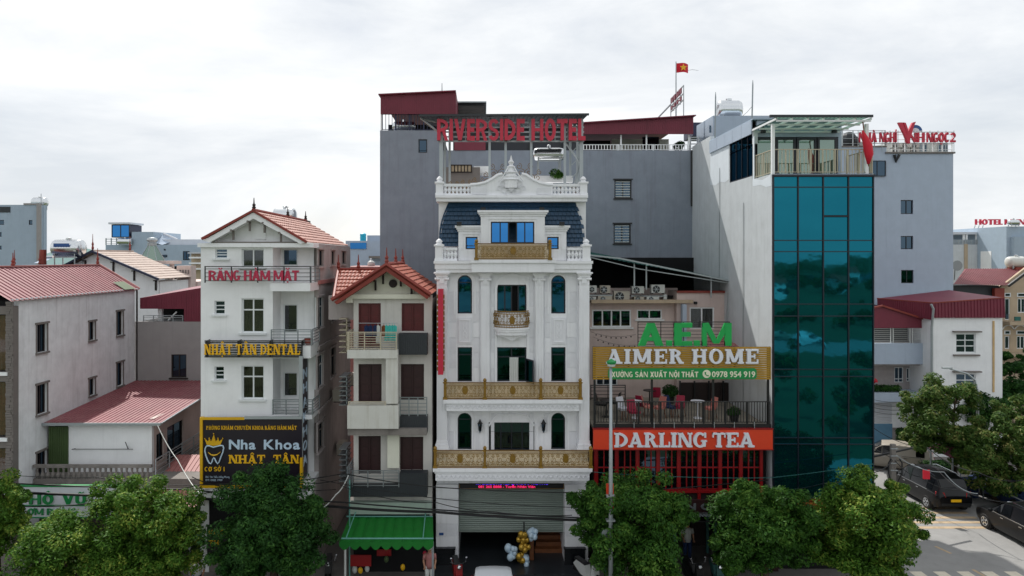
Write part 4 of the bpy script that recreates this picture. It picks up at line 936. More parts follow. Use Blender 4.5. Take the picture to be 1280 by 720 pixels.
tileroof(t, (re_[0]+.05,yf,re_[1]),(re_[0]+.05,yb,re_[1]),(apd,yb,ap[1]),(apd,yf,ap[1]), 22, 9, M.tile)
tileroof(t, (XX(442,28)-.6,29.6,ZZ(374,28)),(le[0],yf,le[1]),(apd,yf,ap[1]),(apd,yb-2,ap[1]), 10, 10, M.tile)
# cross wing roof facing the street, ridge at Y=31
cz = ZZ(337.5,31); A0 = XX(423,31); A1 = XX(480,31)
tileroof(t, (XX(417,28.3),28.2,ZZ(373,28.2)),(XX(462,28.2),28.2,ZZ(373,28.2)),(A1,31,cz),(A0,31,cz), 12, 8, M.tile, 'wing_tiles')
MB().quad((A0,31,cz),(A1,31,cz),(A1,34,11.2),(A0,34,11.2)).build('wing_rear_slope', M.tile, t)
MB().tube([(A0,31,cz+.04),(A1,31,cz+.04)], .07).build('ridge_cap', M.tileedge, t); MB().tube([(A0,31,cz+.04),(XX(417,28.2),28.2,ZZ(372,28.2))], .07).build('hip_cap', M.tileedge, t)
MB().box(A0+.1, XN0-.02, 28.6, 31, 10.4, 11.4).build('wing_wall', M.pinkside, t)
MB().tube([(le[0],yf,le[1]+.02),(apd,yf,ap[1]+.03),(re_[0]+.05,yf,re_[1]+.03)], .085, 5).build('verge_trim', M.tileedge, t)
b = MB(); b.prism(FP(yf), [(le[0]+.1,le[1]-.07),(apd,ap[1]-.07),(re_[0],re_[1]-.07),(re_[0]-.1,re_[1]-.17),(apd,ap[1]-.26),(le[0]+.2,le[1]-.17)], .03, .55); b.build('barge_board', M.tileedge, t)
MB().tube([(apd,yf,ap[1]+.05),(apd,yb,ap[1]+.05)], .08).build('ridge_cap', M.tileedge, t)
for x, y, z in ((apd,27.4,ap[1]+.08),(apd,30.2,ap[1]+.08),(apd,32.8,ap[1]+.08),(A0,31,cz+.08),(XX(448,31),31,cz+.08)): finial(t, x, y, z, .62)
# balconies
PB_ = FP(27.2)
whitetile = mat('white_wall_tile', '#cfcfc8', .5, .05, streak=.3, stain=.15, stain_col='#8f8468')
MB().pbox(PB_, XX(434,27.2), XX(497,27.2), ZZ(448,27.2), ZZ(437.5,27.2), 0, .79).build('balcony_slab', whitetile, t)
MB().pbox(PB_, XX(482,27.2), XX(497,27.2), ZZ(505,27.2), ZZ(448.05,27.2), .05, .78).build('balcony_column', whitetile, t)
MB().pbox(PB_, XX(434,27.2), XX(498,27.2), ZZ(536,27.2), ZZ(507,27.2), 0, .79).build('balcony_box', whitetile, t)
MB().pbox(PB_, XX(482,27.2), XX(497,27.2), ZZ(590,27.2), ZZ(540,27.2), .5, .79).build('balcony_column', M.cream, t)
for q in ((496.5,418.5,533,445),(498.5,523,533,545),(498,595,533,625),(434,612,498,625)):
    r = rc(PB_, *q); g_ = MB().pbox(PB_, r[0], r[1], r[2], r[3], .35, .79).build('tiled_parapet', M.graydark, t)
    n_ = int((r[1]-r[0])/.075)
    for k in range(n_): pb('fluted_tile', M.graydark, g_, PB_, r[0]+.075*k+.008, r[0]+.075*(k+1)-.008, r[2]+.01, r[3]-.01, .325, .35)
MB().pbox(PB_, XX(434,27.2), XX(533,27.2), ZZ(545,27.2)-.001, ZZ(537,27.2), .1, .34).build('lower_slab', M.concrete, t)
rail(t, PB_, (XX(435,27.2), XX(496,27.2), ZZ(437.5,27.2), ZZ(416,27.2)), 7, True, M.ivory, 4, .03)
rail(t, SP(XX(434.5,27.2),-1), (27.2, 28.4, ZZ(437.5,27.2), ZZ(416,27.2)), 7, True, M.ivory, 4, 0)
rail(t, PB_, (XX(435,27.2), XX(482,27.2), ZZ(507,27.2), ZZ(503,27.2)), 1, True, M.ivory, 2, .03)
rail(t, PB_, (XX(498,27.2), XX(533,27.2), ZZ(523,27.2), ZZ(500,27.2)), 5, True, M.steel, 4, .4)
rail(t, PB_, (XX(438,27.2), XX(498,27.2), ZZ(612,27.2), ZZ(592,27.2)), 5, True, M.steel, 4, .3)
rail(t, SP(XX(434.5,27.2),-1), (27.2, 28.6, ZZ(612,27.2), ZZ(585,27.2)), 9, True, M.steel, 4, 0)
# window cage louvre on the left flank
for kk, (ya, yb2) in enumerate(((398,440),(470,505),(560,600))):
    g_ = MB(); x = XX(434,28.4); z0, z1 = ZZ(yb2,28.4), ZZ(ya,28.4); c_ = MB().box(x-.05, x, 28.4, 28.45, z0, z1).build('window_cage', M.ivory if kk == 0 else M.steel, t)
    for q in range(7): z = z0+(z1-z0)*q/6; bx('bar', M.ivory if kk == 0 else M.steel, c_, x-.3, x, 28.2, 29.3, z-.015, z+.015)
MB().pbox(PD, XN0-.1, XN1, ZZ(640,28), ZZ(625.5,28), -.25, -.002).build('lintel_band', mat('pale_green_band', '#a7b8ad', .7, .08, streak=.2), t)
pb('shop_dark_sheet', M.dark, t, PD, XN0, XN1-.1, .12, ZZ(640.1,28), -.02, -.003)  # black sheet over the solid front paints the dark shop inside
# clothes
cl = [(458,'navy shirt on the drying line, leftmost of the row','f'),(463,'navy shirt on the drying line, second from left','f'),(469,'dark blue shirt next to the white garment','f'),(472.5,'white garment hanging between navy and turquoise cloths','w'),(479.5,'brown cloth hanging beside the turquoise cloths','b'),(483,'turquoise cloth nearest the brown cloth','t'),(487,'turquoise cloth in the middle of the turquoise row','t'),(490.5,'turquoise cloth near the right end of the line','t'),(493.5,'turquoise cloth at the very right end of the line','t')]
for px, lb, k in cl:
    u = XX(px,27.45); z = ZZ(406,27.45); b = MB(); P_ = FP(27.45); w = .085; hh = {'w':.75,'t':.65}.get(k,.5)
    ns = 6
    for i in range(ns):
        a0 = u-w+2*w*i/ns; a1 = u-w+2*w*(i+1)/ns; d0_ = .03*(i%2); d1_ = .03*((i+1)%2); sl = .06*(abs(i-2.5)/2.5)
        b.quad(P_.pt(a0,z-hh+random.uniform(0,.04),d0_), P_.pt(a1,z-hh+random.uniform(0,.04),d1_), P_.pt(a1,z-sl,d1_), P_.pt(a0,z-sl,d0_))
    b.tube([P_.pt(u,z,0), P_.pt(u,z+.06,0)], .008, 4)
    tag(b.build('hanging_garment', {'f':M.fabricblue,'w':M.acwhite,'b':M.wood,'t':M.fabricteal}[k]), lb, 'clothes', 'clothes drying on the balcony')
tag(MB().tube([(XX(447,27.45),27.45,ZZ(404,27.45)),(XX(497,27.45),27.45,ZZ(404,27.45))], .012).build('clothes_pole', M.galv), 'thin metal drying pole over the top balcony', 'pole')
# green awning
a = thing('green_awning', 'bright green scalloped canvas awning over the townhouse shop', 'awning', (-4, 26.6, 0))
YT, YO = 27.9, 25.9; zt_, zb = ZZ(646,YT), ZZ(678,YO); n = 9
xa0, xa1 = XX(437,YT), XX(541,YT); xb0, xb1 = XX(424,YO)+.0, XX(542,YO)
for i in range(n):
    b = MB(); m_ = 6; prev = None
    for k in range(m_+1):
        f = (i+k/m_)/n; sag = -.09*math.sin(math.pi*k/m_)
        p0 = Vector((xa0+(xa1-xa0)*f, YT, zt_)); p1 = Vector((xb0+(xb1-xb0)*f, YO, zb)) ; mid = p0.lerp(p1,.5)+Vector((0,0,-sag*.9)); p1b = p1+Vector((0,-.02,-sag*.6)); p2 = p1+Vector((0,-.02,-.12-.16*math.sin(math.pi*k/m_)))
        cur = [p0+Vector((0,0,-sag*.5)), mid, p1b, p2]
        if prev:
            for q in range(3): b.quad(prev[q], cur[q], cur[q+1], prev[q+1])
        prev = cur
    b.build('canvas_panel', M.awngreen, a, smooth=True)
for (z_, Y_, x0_, x1_) in ((zt_+.05, YT-.1, xa0-.1, xa1), (ZZ(672,YO), YO-.08, xb0+.1, xb1)): MB().tube([(x0_,Y_,z_),(x1_,Y_,z_)], .03).build('front_tube', M.teal if False else mat('pale_teal_tube','#5f9a90',.5,.1), a)
for px, p2 in ((447,433),(533,529)): MB().tube([(XX(px,YT),27.5,ZZ(640,27.5)),(XX(p2,YO),YO-.1,ZZ(672,YO))], .022).build('arm', MATS['pale_teal_tube'], a)
MB().tube([(XX(437,27),27.0,0),(XX(437,27),27.0,ZZ(600,27))], .03).build('pole', MATS['pale_teal_tube'], a)
for px in (431.5, 541): MB().tube([(XX(px,26),26.0,0),(XX(px,26),26.0,zb)], .045).build('post', M.acwhite if px < 500 else M.galv, a)
# shop contents
s = thing('red_stall_banner', 'red cloth banner hung under the left end of the green awning', 'banner', (XX(450,27), 27, 1))
MB().box(XX(437,27), XX(464,27), 27, 27.04, ZZ(708,27), ZZ(694,27)).build('cloth', M.redframe, s)
s = thing('shop_placard', 'small red shop placard in the middle below the green awning', 'sign', (XX(480,27.5), 27.5, 1))
MB().box(XX(471,27.5), XX(489,27.5), 27.5, 27.55, ZZ(695,27.5), ZZ(687,27.5)).build('board', M.redframe, s)
def bag(px, py, Y, m, lb, r=.14):
    o = MB().ball((XX(px,Y),Y,ZZ(py,Y)), r, 8, (.8,.7,1.1)).build('hanging_bag', m); tag(o, lb, 'bag', 'goods in the shop under the green awning')
bag(443.5,712,27.3,M.acwhite,'pale bag left below the red banner'); bag(450.5,713,27.2,M.yellow,'yellow bag below the red banner',.12); bag(459,711,27.3,M.acwhite,'pale bag right below the red banner',.12); bag(503.5,709,27.3,M.yellow,'yellow bag in the middle of the dark shop',.12); bag(531,692,26.6,M.redpaint,'round red lantern at the right end of the green awning',.1); bag(483,699,27.3,M.greensheet,'dull green bag hung under the red shop placard',.12)
# ================================================================== the white hotel
t = thing('hotel', 'tall white ornate hotel with gold railings, blue mansard roof and grey roller shutter', 'hotel', (1.2, 28, 0))
HY = 28.0; PF = FP(28.4); PO = FP(28.0)
X0, X1 = XX(545,28.), XX(737,28.)
hz = ZZ(326,28.)
arch = [(572,344,590,392),(689,344,707,392),(572,516,589.5,562),(689,516,706.5,562)]
rect_ = [(621,356,658,391),(572,434,590,477),(621,434,658,477),(689,434,707,477),(611,528,668,564)]
hs = [rc(PF, *q) for q in arch+rect_]
gz = ZZ(604,28.4)
MB().wall(PF, X0, X1, gz, hz+.1, hs, .25).build('front_wall', M.stone, t)
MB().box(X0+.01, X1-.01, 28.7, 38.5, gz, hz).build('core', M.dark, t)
MB().box(X0-.002, X0+.009, 28.66, 38.6, 0, hz).build('side_wall', M.greywall, t); MB().box(X1-.009, X1+.002, 28.66, 38.6, 0, hz).build('side_wall', M.greywall, t)
# corner spandrels that turn the upper part of an opening into an arch
def arched(q, glass, name='window'):
    u0, u1, v0, v1 = rc(PF, *q); rr = (u1-u0)/2; cu = (u0+u1)/2; cv = v1-rr; b = MB(); n = 10
    for s in (-1, 1):
        pts = [(cu+s*rr, v1)] + [(cu+s*rr*math.cos(R(90*k/n)), cv+rr*math.sin(R(90*k/n))) for k in range(n+1)]
        pts = pts if s < 0 else pts[::-1]
        for i in range(1, len(pts)-1 if s < 0 else len(pts)-1):
            pass
        c0 = (cu+s*rr, v1)
        for k in range(n):
            p = (cu+s*rr*math.cos(R(90*k/n)), cv+rr*math.sin(R(90*k/n))); p2 = (cu+s*rr*math.cos(R(90*(k+1)/n)), cv+rr*math.sin(R(90*(k+1)/n)))
            b.quad(PF.pt(*c0,.001), PF.pt(*p,.001), PF.pt(*p2,.001)); b.quad(PF.pt(*p,.001), PF.pt(*p,.25), PF.pt(*p2,.25), PF.pt(*p2,.001))
    b.build('arch_spandrel', M.stone, t)
    # frame following the arch
    o = [(u0,v0),(u0,cv)] + [(cu+rr*math.cos(R(a)), cv+rr*math.sin(R(a))) for a in range(170,0,-10)] + [(u1,cv),(u1,v0)]
    k = .055; i_ = [(u0+k,v0+k),(u0+k,cv)] + [(cu+(rr-k)*math.cos(R(a)), cv+(rr-k)*math.sin(R(a))) for a in range(170,0,-10)] + [(u1-k,cv),(u1-k,v0+k)]
    f = MB()
    for a in range(len(o)-1): f.hexa([PF.pt(*o[a],.1),PF.pt(*o[a+1],.1),PF.pt(*i_[a+1],.1),PF.pt(*i_[a],.1),PF.pt(*o[a],.16),PF.pt(*o[a+1],.16),PF.pt(*i_[a+1],.16),PF.pt(*i_[a],.16)])
    f.pbox(PF, u0, u1, v0, v0+k, .1, .16); f.pbox(PF, u0+k, u1-k, cv-.02, cv+.02, .105, .15)
    w = f.build(name, M.winframe, t)
    pb('pane', glass, w, PF, u0+k, u1-k, v0+k, cv-.02, .13, .142)
    g = MB(); pts = [(cu+(rr-k)*math.cos(R(a)), cv+.02+(rr-k-.02)*math.sin(R(a))) for a in range(0,181,10)]; g.prism(PF, pts, .13, .142); g.build('fanlight', glass, w)
    # raised surround
    s_ = MB(); oo = [(u0-.16,v0),(u0-.16,cv)] + [(cu+(rr+.16)*math.cos(R(a)), cv+(rr+.16)*math.sin(R(a))) for a in range(170,0,-10)] + [(u1+.16,cv),(u1+.16,v0)]
    ii = [(u0-.09,v0),(u0-.09,cv)] + [(cu+(rr+.09)*math.cos(R(a)), cv+(rr+.09)*math.sin(R(a))) for a in range(170,0,-10)] + [(u1+.09,cv),(u1+.09,v0)]
    for a in range(len(oo)-1): s_.hexa([PF.pt(*oo[a],-.05),PF.pt(*oo[a+1],-.05),PF.pt(*ii[a+1],-.05),PF.pt(*ii[a],-.05),PF.pt(*oo[a],-.001),PF.pt(*oo[a+1],-.001),PF.pt(*ii[a+1],-.001),PF.pt(*ii[a],-.001)])
    s_.pbox(PF, cu-.05, cu+.05, cv+rr+.1, cv+rr+.24, -.08, -.001); s_.build('window_moulding', M.stone, t)
for k, q in enumerate(arch): arched(q, M.glassblue if k < 2 else M.glassgreen)
for q, c, gl, rw in ((rect_[0],4,M.glassblue,(1,)),(rect_[1],1,M.glassgreen,(.2,.8)),(rect_[2],2,M.glassgreen,(.27,.73)),(rect_[3],1,M.glassgreen,(.2,.8)),(rect_[4],4,M.glassdark,(1,))):
    window(t, PF, rc(PF, *q), c, rw, M.winframe, gl, .055, .13, skip=(2,) if q is rect_[0] else ())
# white curtain and open door leaf on the third floor
r = rc(PF, 637, 447, 648, 477); b = MB()
for i in range(8): b.quad(PF.pt(r[0]+(r[1]-r[0])*i/8,r[2],.09-.02*(i%2)),PF.pt(r[0]+(r[1]-r[0])*(i+1)/8,r[2],.09-.02*((i+1)%2)),PF.pt(r[0]+(r[1]-r[0])*(i+1)/8,r[3],.09-.02*((i+1)%2)),PF.pt(r[0]+(r[1]-r[0])*i/8,r[3],.09-.02*(i%2)))
b.build('curtain', M.acwhite, t)
ul = XX(657,28.4); P_ = Plane((ul,28.4,0), Vector((.42,-.9,0)).normalized(), Vector((-.9,-.42,0)).normalized()); z0, z1 = ZZ(477,28.4), ZZ(448,28.4)
lf = MB(); w_ = .62
for a, b_, c, d_ in ((0,.05,z0,z1),(w_-.05,w_,z0,z1),(.05,w_-.05,z0,z0+.06),(.05,w_-.05,z1-.06,z1)): lf.pbox(P_, a, b_, c, d_, 0, .04)
lfo = lf.build('open_door_leaf', M.winframe, t); MB().pbox(P_, .05, w_-.05, z0+.06, z1-.06, .015, .025).build('pane', M.glassgreen, lfo)
# cladding panels between the openings
pcount = 0
for (a, b_) in ((561.5,570),(591.5,599.5),(613.5,618),(661.5,667),(680.5,687.5),(708.5,720.5)):
    for (ya, yb) in ((345.5,498),(516,562)):
        n = max(1, round((yb-ya)/19)); 
        for k in range(n):
            p0, p1 = ya+(yb-ya)*k/n, ya+(yb-ya)*(k+1)/n; r = rc(PF, a, p0, b_, p1)
            pb('cladding_panel', M.stone2 if (k+int(a)) % 3 else M.stone, t, PF, r[0]+.006, r[1]-.006, r[2]+.008, r[3]-.008, -.028, -.002)
# relief panels
for q in ((572,397,590,430),(690,397,707.5,430)):
    r = rc(PF, *q); MB().pbox(PF, r[0], r[1], r[2], r[3], -.04, -.001).build('relief_panel', M.stone2, t)
    b = MB(); k = .07
    for a, b_, c, d_ in ((r[0]+k,r[0]+k+.04,r[2]+k,r[3]-k),(r[1]-k-.04,r[1]-k,r[2]+k,r[3]-k),(r[0]+k+.04,r[1]-k-.04,r[2]+k,r[2]+k+.04),(r[0]+k+.04,r[1]-k-.04,r[3]-k-.04,r[3]-k)): b.pbox(PF, a, b_, c, d_, -.07, -.041)
    cu = (r[0]+r[1])/2; cv = (r[2]+r[3])/2
    for s in (-1, 1):
        for s2 in (-1, 1): b.tube([PF.pt(cu, cv, -.045), PF.pt(cu+s*.07, cv+s2*.1, -.05), PF.pt(cu+s*.03, cv+s2*.22, -.05), PF.pt(cu+s*.08, cv+s2*.3, -.045)], .014, 4)
    b.build('relief_moulding', M.stone, t)
# pilasters
def pilaster(a, b_, top, bot, P, dd, cap=True, base=True, nm='pilaster'):
    r = rc(P, a, top, b_, bot); u0, u1, v0, v1 = r; b = MB(); w = u1-u0
    b.pbox(P, u0+.04, u1-.04, v0, v1, -dd, -.001)
    for s in (.22, .5, .78): b.pbox(P, u0+w*s-.02, u0+w*s+.02, v0+.5, v1-.6, -dd-.02, -dd)
    if cap:
        for k, (e, h0, h1) in enumerate(((.0,.48,.52),(.03,.12,.22),(.07,.06,.12),(.12,.0,.06))): b.pbox(P, u0+.04-e, u1-.04+e, v1-h1, v1-h0-.001, -dd-.02-e, -.001)
        for s in (-1, 1): 
            cx = (u0+u1)/2+s*w*.38; b.lathe([(.05,-.1),(.065,0),(.05,.1)], P.pt(cx, v1-.28, -dd-.02), 'X', 8)
        b.pbox(P, u0+w*.3, u1-w*.3, v1-.46, v1-.24, -dd-.05, -dd)
    if base:
        for e, h0, h1 in ((.1,0,.14),(.06,.14,.28),(.02,.28,.42)): b.pbox(P, u0+.04-e, u1-.04+e, v0+h0, v0+h1, -dd-e, -.001)
    b.build(nm, M.stone, t)
pilaster(545.5, 560.5, 340, 561, PF, .32); pilaster(721.5, 736.5, 340, 561, PF, .32)
pilaster(600, 613, 341, 501, PF, .16, True, False); pilaster(667.5, 680, 341, 501, PF, .16, True, False)
# arch hood above the central top window, trapezoid hood below
b = MB(); cu, cv, rr = XX(640,28.4), ZZ(362,28.4), .72
o = [(cu+rr*math.cos(R(a)), cv+rr*math.sin(R(a))*.92) for a in range(0,181,9)]; i_ = [(cu+(rr-.1)*math.cos(R(a)), cv+(rr-.1)*math.sin(R(a))*.92) for a in range(0,181,9)]
for a in range(len(o)-1): b.hexa([PF.pt(*o[a],-.06),PF.pt(*o[a+1],-.06),PF.pt(*i_[a+1],-.06),PF.pt(*i_[a],-.06),PF.pt(*o[a],-.001),PF.pt(*o[a+1],-.001),PF.pt(*i_[a+1],-.001),PF.pt(*i_[a],-.001)])
for s in (-1,1): b.pbox(PF, cu+s*rr, cu+s*(rr-.1), ZZ(500,28.4), cv, -.06, -.001)
b.pbox(PF, cu-.06, cu+.06, cv+rr*.86, cv+rr*1.06, -.1, -.001); b.build('arch_hood', M.stone, t)
b = MB(); pts = [(604,532),(611,532),(621,518),(658,518),(668,532),(675,532)]; pts = [(XX(a,28.4), ZZ(c,28.4)) for a, c in pts]
for k in range(5): b.tube([PF.pt(*pts[k],-.03), PF.pt(*pts[k+1],-.03)], .045, 4)
for px in (607.5, 671.5): b.pbox(PF, XX(px-1.5,28.4), XX(px+1.5,28.4), ZZ(562,28.4), ZZ(532,28.4), -.06, -.001)
b.build('window_hood', M.stone, t)
# lamps
for px in (600, 679):
    l = thing('wall_lantern', 'black wall lantern %s of the wide second floor window of the hotel' % ('left' if px < 640 else 'right'), 'lantern', PF.pt(XX(px,28.4), ZZ(538,28.4), 0), 'hotel wall lanterns')
    c = PF.pt(XX(px,28.4), ZZ(537,28.4), -.16); MB().lathe([(.02,-.06),(.06,0),(.09,.28),(.02,.3)], c, 'Z', 8).build('glass_body', M.glassdark, l)
    MB().lathe([(.12,0),(.06,.08),(.02,.18)], c+Vector((0,0,.28)), 'Z', 8).build('cap', M.black, l); MB().tube([c+Vector((0,.16,.1)), c+Vector((0,.1,-.12)), c+Vector((0,0,-.06))], .018).build('bracket', M.black, l)
# entablature bands, cornices with steps
def cornice(a, b_, steps, P, d, nm='cornice', ends=.0):
    b = MB()
    for (ya, yb, e) in steps: b.pbox(P, XX(a,P.Y)-e*.7, XX(b_,P.Y)+e*.7, ZZ(yb,P.Y), ZZ(ya,P.Y)-.0015, -d-e, -.001)
    return b.build(nm, M.stone, t)
cornice(546, 736, ((326,329.5,.14),(329.5,336,.08),(336,340.5,.02)), PF, .36)
cornice(594.5, 686.5, ((324.5,328.5,.3),(328.5,340,.22)), PF, .36, 'cornice_centre')
# --- balconies
def scroll_panel_mesh():
    b = MB()
    def spiral(cx, cy, r, s, a0, turns=1.35):
        pts = []
        for k in range(13):
            w = a0 + s*2*math.pi*turns*k/12; rr = r*(1-.8*k/12); pts.append(Vector((cx+rr*math.cos(w), 0, cy+rr*math.sin(w))))
        b.tube(pts, .017, 4, cap=False)
    for s in (-1, 1):
        spiral(s*.26, .30, .17, s, R(90)); spiral(s*.13, .16, .1, -s, R(200)); spiral(s*.42, .15, .1, s, R(-60)); spiral(s*.12, .47, .08, s, R(0)); spiral(s*.43, .46, .09, -s, R(120))
    for k in range(9): b.tube([(-.5+k*.125,0,.02),(-.5+k*.125,0,.07)], .008, 3); b.tube([(-.5+k*.125,0,.55),(-.5+k*.125,0,.6)], .008, 3)
    b.box(-.5,.5,-.012,.012,.07,.09); b.box(-.5,.5,-.012,.012,.53,.55)
    me = bpy.data.meshes.new('scroll_panel'); me.from_pydata([tuple(v) for v in b.v], [], b.f); me.materials.append(M.gold); return me
SPM = scroll_panel_mesh()
def crest_mesh():
    b = MB(); o = [(.11*math.cos(k*math.pi/8)*(1+.15*(k%2)), .3+.16*math.sin(k*math.pi/8)*(1+.1*(k%2))) for k in range(16)]; P_ = Plane((0,0,0),(1,0,0),(0,-1,0)); b.prism(P_, o, -.03, .02)
    b.prism(P_, [(-.07,.33),(0,.15),(.07,.33),(.07,.4),(-.07,.4)], -.05, -.031); b.lathe([(.05,0),(.02,.05)], (0,-.03,.43), 'Z', 6)
    me = bpy.data.meshes.new('crest'); me.from_pydata([tuple(v) for v in b.v], [], b.f); me.materials.append(M.gold); return me
CRM = crest_mesh()
def gold_rail(P, ps, ptop, pbot, panels, curve=None):
    """ps: pixel x of posts; panels: scroll panels per bay"""
    v0, v1 = ZZ(pbot,P.Y), ZZ(ptop,P.Y); hgt = v1-v0; us = [XX(p,P.Y) for p in ps]
    for u in us:
        b = MB(); b.pbox(P, u-.06, u+.06, v0, v1-.02, -.02, .1); c = P.pt(u, v1, .04); b.lathe([(.1,-.04),(.1,0),(.05,.02),(.08,.08),(.05,.14),(.01,.17)], c, 'Z', 8); b.pbox(P, u-.09, u+.09, v0, v0+.1, -.05, .13); b.pbox(P, u-.035, u+.035, v0+.14, v1-.1, -.035, -.021); b.build('railing_post', M.gold, t)
    for k in range(len(us)-1):
        a, c = us[k]+.07, us[k+1]-.07; g = MB(); g.pbox(P, a, c, v1-.045, v1, .01, .07); g.pbox(P, a, c, v1-.12, v1-.1, .025, .055); g.pbox(P, a, c, v0+.03, v0+.07, .01, .07); g = g.build('railing', M.golddark, t)
        n = panels[k]; w = (c-a)/n
        for j in range(n):
            o = link('scroll_panel', SPM, g); o.location = P.pt(a+w*(j+.5), v0+.07, .04)-ORG[t.name]; o.scale = (w, 1, (hgt-.17)/.6)
        pb('tinted_sheet', M.tansheet, g, P, a, c, v0+.07, v1-.05, .055, .062)
        o = link('crest', CRM, g); o.location = P.pt((a+c)/2, v0+.02+hgt*.08, .03)-ORG[t.name]; o.scale = (1, 1, hgt/.68)
def balcony_slab(a, b_, Yf, steps, nm='balcony_slab', relief=True):
    P = FP(Yf); b = MB()
    for ya, yb, e in steps: b.box(XX(a,Yf)+e, XX(b_,Yf)-e, Yf+e, 28.398, ZZ(yb,Yf), ZZ(ya,Yf)-.0015)
    o = b.build(nm, M.stone, t)
    if relief:
        ya, yb, e = steps[-1]; z = (ZZ(ya,Yf)+ZZ(yb,Yf))/2; w = MB(); n = int((b_-a)/6); pts = [Vector((XX(a+4+(b_-a-8)*k/(n*4),Yf), Yf+e-.01, z+.07*math.sin(k*math.pi/2))) for k in range(n*4+1)]; w.tube(pts, .022, 4); w.build('relief_scroll', M.stone2, t)
    return o
balcony_slab(541, 740.5, 27.0, ((586,590,.0),(590,592.5,.06),(592.5,602,.1)))
gold_rail(FP(27.1), (544, 606, 676, 738.5), 563, 586, (3,3,3))
balcony_slab(554, 728, 27.5, ((500,504.5,.0),(504.5,514.5,.12)))
gold_rail(FP(27.6), (556.5, 606, 676, 725.5), 478, 500, (3,4,3))
# bowed balcony
cx, Yc = XX(640,27.9), 28.4; zb_, zt2 = ZZ(411,27.6), ZZ(390,27.6)
def bow(f, r): a = R(-180+180*f); return (cx+.70*math.cos(a)*1.0*(r/.7), Yc-.62*abs(math.sin(a))*(r/.7))
b = MB(); 
for (z0, z1, rr) in ((zb_-.07,zb_,.76),(zb_-.16,zb_-.07,.72),(zb_-.3,zb_-.16,.66)):
    k0 = len(b.v); n = 16; pts = [bow(k/n, rr) for k in range(n+1)]; b.v += [Vector((x,y,z0)) for x,y in pts]+[Vector((x,y,z1)) for x,y in pts]
    for k in range(n): b.f.append((k0+k,k0+k+1,k0+n+2+k,k0+n+1+k))
    b.f.append(tuple(range(k0,k0+n+1))); b.f.append(tuple(range(k0+2*n+1,k0+n,-1)))
b.prism(PF, [(cx-.6,zb_-.3),(cx+.6,zb_-.3),(cx+.25,zb_-.42),(cx,zb_-.55),(cx-.25,zb_-.42)], -.35, -.002)
b.build('bowed_slab', M.stone, t)
g = MB()
for z in (zb_+.04, zb_+.12, zt2-.1, zt2): g.tube([Vector((*bow(k/20,.7), z)) for k in range(21)], .022, 4)
for k in range(0, 21, 1): x, y = bow(k/20, .7); g.tube([(x,y,zb_),(x,y,zb_+.12)], .01, 3); g.tube([(x,y,zt2-.1),(x,y,zt2)], .01, 3)
g = g.build('bowed_railing', M.gold, t)
for k in range(4):
    f = (k+.5)/4; x, y = bow(f,.7); x0, y0 = bow(k/4,.7); x1, y1 = bow((k+1)/4,.7); o = link('scroll_panel', SPM, g); o.location = Vector((x,y,zb_+.08))-ORG[t.name]; o.rotation_euler = (0,0,math.atan2(y1-y0,x1-x0)); o.scale = (math.hypot(x1-x0,y1-y0),1,(zt2-zb_-.14)/.6)
o = link('crest', CRM, g); o.location = Vector((cx, Yc-.63, zb_+.03))-ORG[t.name]
# --- mansard floor
PM = FP(28.75)
MB().box(XX(548,28.75), XX(733,28.75), 28.9, 38.4, hz, ZZ(246,28.9)).build('attic_wall', M.stone, t)
A = [Vector((XX(549,28.45),28.45,ZZ(308,28.45))), Vector((XX(731,28.45),28.45,ZZ(308,28.45))), Vector((XX(719,29.1),28.88,ZZ(253,28.88))), Vector((XX(561,29.1),28.88,ZZ(253,28.88)))]
b = MB(); rows, cols = 10, 34
for j in range(rows):
    f0, f1 = j/rows, (j+1)/rows; bulge = lambda f: .16*math.sin(math.pi*f)**1.0
    L0, L1 = A[0].lerp(A[3],f0), A[0].lerp(A[3],f1); R0, R1 = A[1].lerp(A[2],f0), A[1].lerp(A[2],f1)
    for L_, f in ((L0,f0),(L1,f1)): L_.x -= bulge(f)*.9
    for R_, f in ((R0,f0),(R1,f1)): R_.x += bulge(f)*.9
    for i in range(cols):
        g0, g1 = (i+(.0 if j%2 else .5)-.5)/cols, (i+1+(.0 if j%2 else .5)-.5)/cols; g0 = max(0,g0); g1 = min(1,g1)-.003
        if g1 <= g0: continue
        o_ = Vector((0,-.05-random.uniform(0,.012),0)); p = [L0.lerp(R0,g0)+o_, L0.lerp(R0,g1)+o_, L1.lerp(R1,g1), L1.lerp(R1,g0)]; n_ = len(b.v)
        b.v += p+[L0.lerp(R0,g0), L0.lerp(R0,g1)]; b.f += [(n_,n_+1,n_+2,n_+3),(n_+4,n_+5,n_+1,n_)]
b.quad(A[0]+Vector((0,.02,0)),A[1]+Vector((0,.02,0)),A[2]+Vector((0,.02,0)),A[3]+Vector((0,.02,0)))
b.build('mansard_tiles', M.bluetile, t, kind='stuff')
MB().box(XX(548,28.5),XX(553,28.5),28.5,28.89,ZZ(308,28.5),ZZ(246,28.5)).build('attic_pier', M.stone, t) if False else None
